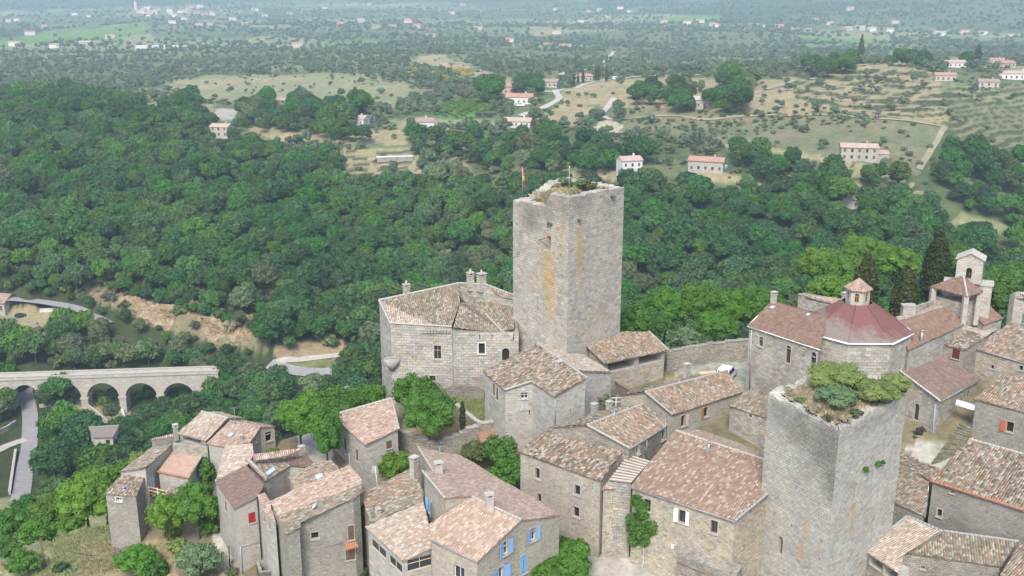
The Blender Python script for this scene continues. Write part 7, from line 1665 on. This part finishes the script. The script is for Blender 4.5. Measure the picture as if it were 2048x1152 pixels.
for a,b,r,z,k,t in ((1140,372,1.5,KT-.9,'f_mid','green bush in the hollow of the keep top'),(1112,378,1.0,KT-1.2,'f_scrub','scrub at the broken edge of the keep top'),(1178,372,1.4,KT-.6,'f_scrub','low scrub on the right of the keep top'),(1128,362,1.2,KT+.1,'f_olive','dry grassy scrub on the highest back wall of the keep'),(1205,378,1.0,KT-.4,'f_dry','dry straw tuft on the right rim of the keep'),(1155,386,.9,KT-.5,'f_dry','dry straw tuft behind the front rim of the keep'),(1165,364,1.1,KT+.0,'f_scrub','green scrub on the back rim of the keep')):
    N_(a,b,z,r,r*.45,r*.25,k,'bush',t,'bush',n=9,leaf=.16,trunk=False)
for k,(a,b) in enumerate(((1580,790),(1600,800),(1625,818),(1655,835),(1690,838),(1712,825),(1745,808),(1630,795),(1570,780))):
    N_(a,b,13.0,.55+.12*(k%3),.3,.2,'f_scrub' if k%2 else 'f_dry','bush',['dry tuft','green tuft'][k%2]+[' at its left corner',' along its left rim',' near the middle of its left rim',' left of its front corner',' at its front corner',' right of its front corner',' along its right rim',' in the straw left of the bushes',' at the far left corner stones'][k]+' of the foreground tower top','bush',n=6,leaf=.12,trunk=False)
# dry grass on both tower tops, one mass
def toptufts():
    g=np.random.default_rng(5); V=[];F=[];A=[]; b=0
    for inn,z0,n in((kin,KT-1.0,2200),(fin,13.35,3200)):
        q=np.array([p[:2] for p in inn])
        for i in range(n):
            u,v=g.uniform(0,1,2); p=q[0]*(1-u)*(1-v)+q[1]*u*(1-v)+q[2]*u*v+q[3]*(1-u)*v; z=z0+(.5*math.sin(math.pi*u)*math.sin(math.pi*v)-.3 if z0<15 else g.uniform(-.6,.2)); h=g.uniform(.12,.4); a=g.uniform(0,6.28); w=.03; t=np.array([math.cos(a),math.sin(a)]); l=g.normal(0,.12,2)
            V+= [(*(p-t*w),z-.1),(*(p+t*w),z-.1),(*(p+t*w*.3+l),z+h),(*(p-t*w*.3+l),z+h)]; F.append((b,b+1,b+2,b+3)); b+=4; A+=[g.uniform(0,1)]*4
    o=bpy.data.objects.new('dry_grass',npmesh('dry_grass',np.array(V),np.array(F),M['f_dry'],{'lv':('FLOAT',np.array(A))})); COL.objects.link(o); tag(o,label='dry grass on the two tower tops',kind='stuff')
toptufts()
# creeper, pergola and vines
def creeper(name,label,H,k1,k2,poly,kind,th=.35,leaf=.2,n=2600,seed=1,cat='creeper'):
    g=np.random.default_rng(seed); pl=np.array(poly,float); L=[]
    while len(L)<26:
        a=g.uniform(pl[:,0].min(),pl[:,0].max());b=g.uniform(pl[:,1].min(),pl[:,1].max())
        if inpoly(np.array([a]),np.array([b]),poly)[0]:
            q,d,nn=onwall(H,k1,k2,a,b,.05); r=g.uniform(.45,.95); L.append((q,(r,r*.5,r)))
    c=np.mean([l[0] for l in L],axis=0); L=[(np.array(l[0])-c,l[1]) for l in L]
    return make_tree(name,label,cat,c,crown_mesh('foliage',L,n,leaf,seed,M[kind],core=.8),None)
creeper('ivy','dense green creeper hanging down the front of the big red roofed house',HS['redtile'],'e1','e2',[(1262,990),(1285,995),(1295,1030),(1308,1060),(1300,1092),(1262,1095),(1252,1060),(1266,1030)],'f_ivy',seed=3,n=4200)
creeper('ivy','thin ivy strip climbing the left corner of the house behind the sun porch',HS['greyhouse'],'s','r2',[(718,1010),(726,1010),(734,1100),(728,1120)],'f_ivy',seed=5,n=900) if False else None
def ivystrip():
    L=[]; 
    for i in range(14): p=P(727+i*.9,1018+i*8.2,-3.2-i*.62); L.append((p,(.35,.3,.45)))
    c=L[0][0]; make_tree('ivy','narrow ivy strip climbing beside the grey house, left of the sun porch','creeper',c,crown_mesh('foliage',[(l[0]-c,l[1]) for l in L],1500,.2,77,M['f_ivy']),None)
ivystrip()
def pergola():
    q=[P(1058,1098,-3.9),P(1128,1069,-3.9),P(1160,1078,-3.9),P(1172,1160,-4.0),P(1075,1170,-4.0)]; L=[]; g=np.random.default_rng(8)
    pl=np.array([p[:2] for p in q]); 
    while len(L)<46:
        a=g.uniform(pl[:,0].min(),pl[:,0].max());b=g.uniform(pl[:,1].min(),pl[:,1].max())
        if inpoly(np.array([a]),np.array([b]),pl)[0]: L.append((np.array([a,b,-4.1+g.uniform(-.15,.2)]),(1.0,1.0,.42)))
    for a,b in((q[2],q[3]),):
        for t in np.linspace(0,1,9):
            for dz in(-.8,-1.8,-2.8): L.append((a+(b-a)*t+[0,0,dz],(.5,.7,.8)))
    c=np.mean([l[0] for l in L],axis=0); c[2]=-8
    r=make_tree('pergola','vine covered pergola beside the gable with blue shutters','pergola',c,crown_mesh('vine_leaves',[(l[0]-c,l[1]) for l in L],11000,.22,88,M['f_ivy'],core=.86),None)
    for p in q:
        mb=MB(); p2=c+(p-c)*.9; mb.tube([[p2[0],p2[1],-8.2],[p2[0],p2[1],-4.2]],.07,n=5); mb.build('post',[M['wood']],r)
pergola()
N_(1128,1152,-8.0,1.7,1.5,1.7,'f_lime','bush','lime green bush in front of the pergola','bush',n=12,leaf=.26,trunk=False)
N_(715,1152,-11.4,1.9,1.6,1.4,'f_oak','bush','dark bush at the foot of the grey house and sun porch','bush',n=12,leaf=.26,trunk=False)
N_(462,1145,-12.4,.9,.6,.6,'f_scrub','bush','low weed clump beside the iron pole','bush',n=8,leaf=.2,trunk=False)
N_(1062,1098,-6.6,.9,1.3,1.2,'f_plane','bush','climbing shrub with a pale pipe between the blue shutters and pergola','bush',n=8,leaf=.22,trunk=False)
N_(1100,905,-5.5,1.2,.8,.8,'f_plane','bush','small bush at the wall foot left of the tall weathered house','bush',n=8,leaf=.22,trunk=False) if False else None
N_(548,905,-7.2,1.0,.9,.9,'f_lime','bush','small lime green bush behind the skylight house','bush',n=8,leaf=.22,trunk=False)
# grass tufts on the near slopes
def neargrass():
    pts=[];  X,Y,Z,pX,pY,g=grid(-75,20,78,125,.55,123)
    ok=anyin(pX,pY,[[(0,1045),(60,1080),(130,1040),(225,1030),(230,1095),(330,1085),(360,1200),(0,1200)],[(895,792),(985,782),(985,850),(940,866),(915,830)],[(430,1110),(480,1120),(500,1200),(420,1200)]])&(fbm(X/2.5,Y/2.5,9,3)>.42)
    k=np.where(ok)[0]; n=len(k); V=[];A=[]
    g=np.random.default_rng(4); c=np.stack([X,Y,Z],-1)[k]; m=9; c=np.repeat(c,m,0)+np.c_[g.normal(0,.28,(n*m,2)),np.zeros(n*m)]; h=g.uniform(.12,.42,(n*m,1)); a=g.uniform(0,6.28,n*m); t=np.stack([np.cos(a),np.sin(a),0*a],-1)*.04; l=np.c_[g.normal(0,.1,(n*m,2)),h]
    v=np.stack([c-t-[0,0,.05],c+t-[0,0,.05],c+l+t*.4,c+l-t*.4],1).reshape(-1,3); f=np.arange(len(v)).reshape(-1,4)
    o=bpy.data.objects.new('meadow_grass',npmesh('meadow_grass',v,f,foliage('meadow_blades',(.10,.145,.04),(.29,.26,.115)),{'lv':('FLOAT',np.repeat(g.uniform(0,1,n*m),4))})); COL.objects.link(o); tag(o,label='dry meadow grass on the slope at lower left',kind='stuff')
neargrass()
# ---- garden plants of the far vineyard: rows of vines
def vines():
    V=[]; 
    a=T(852,232,300);b=T(1005,200,300); X,Y,Z,pX,pY,g=grid(-120,20,480,900,1,140,.1)
    ok=inpoly(pX,pY,[(850,223),(910,201),(1010,196),(985,223),(920,236)])&(np.abs((X*.9+Y*.42)%4.2-2.1)<.65)
    k=np.where(ok)[0][::2]; r=make_tree('vine_plant','single vine plant at the edge of the green vineyard','vine',T(915,238,300),crown_mesh('vine_crown',lobes_round(.8,.7,.6,4,600),90,.35,601,M['f_locust'],core=.85),None)
    scatter('vineyard_rows',np.stack([X,Y,Z],-1)[k],np.zeros(len(k)),g.uniform(0,6.28,len(k)),np.ones((len(k),3))*1.1,[r.children[0]],'rows of vines in the bright green vineyard')
vines()
# ------------------------------------------------------------------ houses of the plateau and the plain
HW={'white':M['white_wash'],'cream':M['cream_wash'],'stone':M['stone_light'],'pink':plain('pink_wash',(.55,.42,.35),.9)}
HR={'pink':plain('faded_pink_roof',(.40,.30,.24),.85,var=.15,scale=.6),'red':plain('orange_red_roof',(.36,.21,.15),.85,var=.15,scale=.6),'brown':plain('brown_roof',(.30,.22,.17),.85,var=.15,scale=.6),'grey':plain('grey_roof',(.40,.38,.35),.85,scale=.6),'white':M['white_wash']}
def cottage(px,py,w,d,h,rz,wall,roof,label,win=True,lo=250,pitch=.32,group=None,chim=True,wing=None,name='house'):
    p=T(px,py,lo); root=thing(name,label,'house',p,group); c,s=math.cos(R(rz)),math.sin(R(rz)); X=lambda a,b,z: np.array([p[0]+a*c-b*s,p[1]+a*s+b*c,p[2]+z]); b0=-2.5
    rh=d/2*pitch; mb=MB(); e=[X(-w/2,-d/2,h),X(w/2,-d/2,h),X(w/2,d/2,h),X(-w/2,d/2,h)]; g0=X(-w/2,0,h+rh); g1=X(w/2,0,h+rh); f=[X(-w/2,-d/2,b0),X(w/2,-d/2,b0),X(w/2,d/2,b0),X(-w/2,d/2,b0)]
    mb.face([f[0],f[1],e[1],e[0]]);mb.face([f[1],f[2],e[2],g1,e[1]]);mb.face([f[2],f[3],e[3],e[2]]);mb.face([f[3],f[0],e[0],g0,e[3]]); mb.build('wall',[HW[wall]],root)
    mb=MB(); o=.4
    for sg in(-1,1):
        q=[X(-w/2-o,sg*(d/2+o),h-o*pitch+.08),X(w/2+o,sg*(d/2+o),h-o*pitch+.08),X(w/2+o,0,h+rh+.08),X(-w/2-o,0,h+rh+.08)]
        if sg>0: q=q[::-1]
        mb.prism(q,(0,0,.2))
    rf=mb.build('roof',[HR[roof]],root)
    if chim: mb=MB(); cc=X(w*.22,.6,h+rh); mb.box(cc+[0,0,.35],(.35,0,0),(0,.35,0),(0,0,.8)); mb.build('chimney',[HW[wall]],rf)
    if win:
        n=max(2,int(w/3))
        for i in range(n):
            xx=-w/2+w*(i+.5)/n
            for zz in ([1.5] if h<4.5 else [1.5,4.2]):
                mb=MB(); q=[X(xx-.5,-d/2-.03,zz-.7),X(xx+.5,-d/2-.03,zz-.7),X(xx+.5,-d/2-.03,zz+.7),X(xx-.5,-d/2-.03,zz+.7)]; mb.face(q); wn=mb.build('window',[M['glass'] if i%2 else M['wood']],root)
        for zz in ([1.6] if h<4.5 else [1.6,4.2]):
            mb=MB(); mb.face([X(w/2+.03,-.5,zz-.7),X(w/2+.03,.5,zz-.7),X(w/2+.03,.5,zz+.7),X(w/2+.03,-.5,zz+.7)]); mb.build('window',[M['glass']],root)
    if wing:
        ww,hh=wing; mb=MB(); q=[X(w/2,-d*.45,hh-.6),X(w/2+ww,-d*.45,hh-.6),X(w/2+ww,d*.35,hh),X(w/2,d*.35,hh)]; mb.prism(q,(0,0,.2)); mb.build('porch_roof',[HR[roof]],root)
        mb=MB(); bx=X(w/2+ww/2,-.1*d*.5,hh/2-1.1); mb.box(bx,np.array([c,s,0])*ww*.46,np.array([-s,c,0])*d*.36,(0,0,hh/2+.5)); mb.build('wing_wall',[HW[wall]],root)
    return root
for a in ((445,272,10,8,5.2,-12,'cream','pink','beige two storey house with pale roof in a clearing of the left wood'),
 (715,248,11,9,3.2,-15,'white','pink','low white house with pale pink roof among trees, left of the white gable house'),
 (842,258,13,9,4.2,12,'white','brown','white gabled house with brown roof and a terrace below the vineyard',True,250,.32,None,True,(3,2.8)),
 (560,208,8,7,2.6,10,'cream','pink','small pale roof just showing over the plateau trees'),
 (668,222,9,7,2.4,-20,'cream','brown','brown roof half hidden by trees at the left of the tall conifer'),
 (1010,186,14,9,4.4,28,'pink','red','reddish house with orange roof above the bend of the hill road'),
 (1040,206,16,11,4,-8,'white','red','big white house with low red hipped roof beside the hill road',True,250,.3,None,True,(3,3)),
 (1097,173,14,9,3.6,-15,'cream','brown','cream house with brown roof where the hill road turns'),
 (1165,162,13,8,3.6,12,'cream','red','house with orange roof behind the row of cypresses'),
 (1036,252,15,9,3,-14,'white','pink','long white house with pale roof below the vineyard'),
 (1258,346,9,8,6,14,'white','pink','tall white house with a balcony standing alone above the right wood'),
 (1413,340,15,8,4.4,-18,'stone','red','old stone barn with a long red roof, right of the tall white house'),
 (1715,318,15,8,5.4,-10,'stone','pink','large cream farmhouse with pink roof on the spur at the right',True,250,.3,None,True,(5,3.5)),
 (1705,413,7,6,3.4,30,'white','pink','tiny white house half buried in the right wood'),
 (1888,161,12,8,3.4,-8,'cream','red','house with orange roof on the terraced hill at the right'),
 (2028,158,22,8,3.6,-4,'white','pink','long white house with pink roof at the right edge of the terraced hill'),
 (1904,134,16,8,3.2,6,'white','pink','low white house with a pool terrace near the hilltop copse'),
 (1992,126,12,8,3,-10,'pink','red','house with orange roof right of the low white hilltop house'),
 (1975,173,11,8,3,-14,'cream','brown','small brown roofed house below the terraced hill top'),
 (2010,134,11,8,3,20,'cream','red','second orange roofed house near the right hilltop'),
 (1788,114,10,7,4.5,8,'stone','brown','stone cottage beside the tall hilltop cypress'),
 (915,292,9,6,2.6,-10,'stone','brown','low stone shed with brown roof above the bare gully'),
 (1415,213,16,9,4.2,6,'stone','grey','ruined grey stone farmhouse among dark trees on the plateau')):
    cottage(*a)
g=random.Random(3)
FAR=[(150,30),(180,34),(20,44),(35,42),(345,46),(398,52),(420,50),(448,24),(465,41),(510,21),(530,33),(683,51),(740,10),(925,11),(960,23),(220,76),(172,90),(595,95),(723,44),(752,57),(785,55),(835,55),(957,58),(817,45),(690,48),(1161,45),(1177,24),(1110,20),(1200,22),(1425,51),(1430,53),(1328,47),(1375,49),(1400,45),(1630,41),(1700,20),(1660,50),(1695,60),(1743,61),(1780,65),(1880,71),(1928,67),(1965,70),(2020,73),(1790,47),(1510,54),(1535,54),(1558,55),(1588,60),(1615,63),(1720,60),(1240,18),(1260,24),(1215,34),(60,70),(90,56),(300,32),(110,95),(862,75),(1016,84),(1130,99),(1115,68),(905,28),(650,18),(580,30),(490,50),(30,92),(370,40),(410,30)]
for i,(a,b) in enumerate(FAR):
    w=g.choice(['white','white','cream','pink']); r=g.choice(['red','pink','pink','red','brown']); cottage(a,b,g.uniform(12,19),g.uniform(8,11),g.uniform(3.5,6.5),g.uniform(-25,25),w,r,'distant pale house with reddish roof, small on the hazy plain',False,600,.35,'distant houses scattered over the hazy plain',False)
for i in range(26):
    a=g.uniform(262,440); b=g.uniform(15,34); cottage(a,b,g.uniform(12,20),g.uniform(9,12),g.uniform(5,8),g.uniform(-30,30),g.choice(['pink','cream','white']),g.choice(['red','pink','brown']),'distant pale house packed into the hazy far village',False,600,.35,'houses of the far hazy village',False)
cottage(272,20,7,7,24,0,'pink','brown','church tower rising from the far hazy village',False,600,.4,None,False,None,'church_tower')
for k,(a,w) in enumerate(((303,42),(345,52))): cottage(a,97,w,12,3.6,2,'white','white',['left part of a long white shed row on the left plain','right part of a long white shed row on the left plain'][k],False,500,.12,None,False,None,'shed')
# cypresses and masts on the plateau
CY=crown_mesh('cypress_crown',[((0,0,9*(.08+.9*(i+.5)/9)),(1.25*(1-abs((i+.5)/9-.35)*1.05),)*2+(.9,)) for i in range(9)],500,.5,700,M['f_cyp'],core=.88); CT_=trunk_mesh('cypress_trunk',2,.15,[((0,0,1),(1,1,1))],4)
c0=None
for k,(a,b,s) in enumerate(((1135,170,.7),(1147,172,.9),(1156,168,.8),(1166,166,1.05),(1192,162,1.1),(1197,162,1.25),(1213,163,1.15))):
    p=T(a,b,350); l='dark cypress in the roadside row on the plateau'
    if c0 is None: c0=make_tree('cypress',l,'cypress',p,CY,CT_,0,(s,s,s),'row of cypresses beside the hill road')
    else: copy_tree(c0,p,k,(s,s,s))
p=T(1720,122,350); r=copy_tree(c0,p,0,(2.2,2.2,2.35),'single tall cypress on the right hilltop','hilltop cypresses'); del r['group']
p=T(712,218,350); r=copy_tree(c0,p,1,(2.6,2.6,1.45),'broad dark conifer beside the plateau houses','x'); del r['group']
p=T(1955,122,350); r=copy_tree(c0,p,1,(3.0,3.0,1.5),'broad dark conifer in the right hilltop copse','x'); del r['group']
for k,(a,b,rz,bd,t) in enumerate(((1040,214,20,'carpaint','white car parked in front of the big white house on the hill road'),(1232,160,-5,'carpaint','white van on the plateau road beyond the cypresses'),(1067,196,60,'carpaint','white car on the drive of the big white house'))):
    p=T(a,b,300); p[2]+=.4; car('parked_car',t,p,R(rz),M[bd],scale=1.25)
# pool by the tall terraces and blue tarpaulin
def pool():
    p=T(790,322,250); t=thing('garden_terrace','grey walled garden terrace stepped into the left hillside','terrace',p); mb=MB(); mb.box(p+[0,0,1.0],(8.5,1.6,0),(-.3,1.6,0),(0,0,1.2)); mb.build('retaining_wall',[M['stone']],t); mb=MB(); mb.box(p+[0,-.1,2.25],(8.7,1.65,0),(-.32,1.75,0),(0,0,.08)); mb.build('coping',[M['white_wash']],t)
    p=T(1449,338,250); t=thing('water_tank','small turquoise tank beside the old stone barn','tank',p); mb=MB(); mb.tube([p-[0,0,.5],p+[0,0,1.6]],1.2,n=12); mb.build('drum',[plain('turquoise_plastic',(.12,.45,.42),.5)],t); mb=MB(); mb.tube([p+[0,0,1.6],p+[0,0,1.9]],[1.25,.3],n=12); mb.build('lid',[M['white']],t)
pool()

# aerials and cables over the roofs
def clutter():
    for k,(a,b,z,t) in enumerate(((1130,712,6.4,'television aerial above the manor roof'),(1420,752,3.4,'television aerial on the ridge of the row house'),(1330,868,5.2,'television aerial at the back of the red tile roof'),(880,925,2.6,'television aerial on the big pink roof of the blue shuttered house'),(700,938,-.6,'television aerial at the high end of the long pink roof'),(1985,700,8.2,'television aerial on the cream roof at the right edge'),(470,842,-2.8,'television aerial on the mottled roof with a blue skylight'))):
        p=P(a,b,z); r=thing('television_aerial',t,'aerial',p); mb=MB(); top=p+[0,0,1.7]; mb.tube([p-[0,0,.9],top],.025,n=5)
        for j in range(5): c=top-[0,0,.02]+np.array([.22*j-.4,.1*j,0]); mb.tube([c-[.12,-.28,0],c+[.12,-.28,0]],.014,n=4)
        mb.tube([top+[-.5,-.05,0],top+[.6,.35,0]],.016,n=4); mb.build('mast',[M['metal']],r)
    for k,(a,b,c,d,e,f_,t) in enumerate(((1203,930,2.6,1122,1040,-.4,'thin cable between the tall weathered house and the blue shuttered gable'),(1489,790,1.6,1545,845,1.8,'thin cable from the row house towards the foreground tower'),(1880,806,3.6,1950,802,4.2,'thin cable from the transept corner to the right hand house'),(798,862,-2.4,848,925,-.5,'thin cable from the pink roofed house to the big pink roof'))):
        A=P(a,b,c);B=P(d,e,f_); r=thing('cable',t,'cable',A); mb=MB(); mb.tube([A+(B-A)*u-np.array([0,0,.35*4*u*(1-u)]) for u in np.linspace(0,1,10)],.018,n=4,cap=False); mb.build('wire',[M['black']],r)
clutter()

SKY,SUNE,EXPO,HAZE=.15,1.8,1.10,1.85e-4

# ------------------------------------------------------------------ light, air, camera
w=bpy.data.worlds.new('World'); scene.world=w; w.use_nodes=True; nt=w.node_tree
bg=nt.nodes['Background']; sk=nt.nodes.new('ShaderNodeTexSky'); sk.sky_type='NISHITA'; sk.sun_disc=False
SUN_E,SUN_A=R(50),R(192)      # height, compass bearing (0 = +Y, clockwise)
sk.sun_elevation=SUN_E; sk.sun_rotation=SUN_A; sk.dust_density=3.0; sk.air_density=1.0; sk.altitude=200
nt.links.new(sk.outputs[0],bg.inputs[0]); bg.inputs[1].default_value=SKY
sl=bpy.data.lights.new('sun','SUN'); sl.energy=SUNE; sl.angle=R(20); sl.color=(1.0,.955,.89)
so=bpy.data.objects.new('sun',sl); COL.objects.link(so)
sd=Vector((math.sin(SUN_A)*math.cos(SUN_E),math.cos(SUN_A)*math.cos(SUN_E),math.sin(SUN_E)))
so.rotation_euler=sd.to_track_quat('Z','Y').to_euler(); so.location=(0,0,200)
if HAZE:
    zmin=float(GZ.min())-2; zmax=max(float(GZ.max())+25,70)
    mb=MB(); x0,x1,y0,y1=-6000,6000,-300,8300
    k=[(x,y,z) for z in(zmin,zmax) for y in(y0,y1) for x in(x0,x1)]
    for f in((0,2,3,1),(4,5,7,6),(0,1,5,4),(2,6,7,3),(0,4,6,2),(1,3,7,5)): mb.face([k[i] for i in f])
    hm=bpy.data.materials.new('haze_air'); hm.use_nodes=True; hn=hm.node_tree; hn.nodes.clear(); ho=hn.nodes.new('ShaderNodeOutputMaterial'); hv=hn.nodes.new('ShaderNodeVolumePrincipled')
    hv.inputs['Color'].default_value=(.68,.85,1.0,1); hv.inputs['Density'].default_value=HAZE; hv.inputs['Anisotropy'].default_value=.1
    hn.links.new(hv.outputs[0],ho.inputs['Volume']); hz=mb.build('haze',[hm]); tag(hz,kind='stuff'); 
cam=bpy.data.cameras.new('camera'); co=bpy.data.objects.new('camera',cam); COL.objects.link(co); co.location=(0,0,CAMH); co.rotation_euler=(R(90)-PITCH,0,0)
cam.sensor_width=36; cam.lens=36*FPX/2048; cam.clip_start=1; cam.clip_end=20000; scene.camera=co
scene.view_settings.view_transform='Standard'; scene.view_settings.look='None'; scene.view_settings.gamma=1; scene.view_settings.exposure=EXPO
scene.cycles.use_denoising=True; scene.cycles.max_bounces=6; scene.cycles.diffuse_bounces=3; scene.cycles.volume_bounces=1; scene.cycles.transparent_max_bounces=8
scene.render.use_persistent_data=False
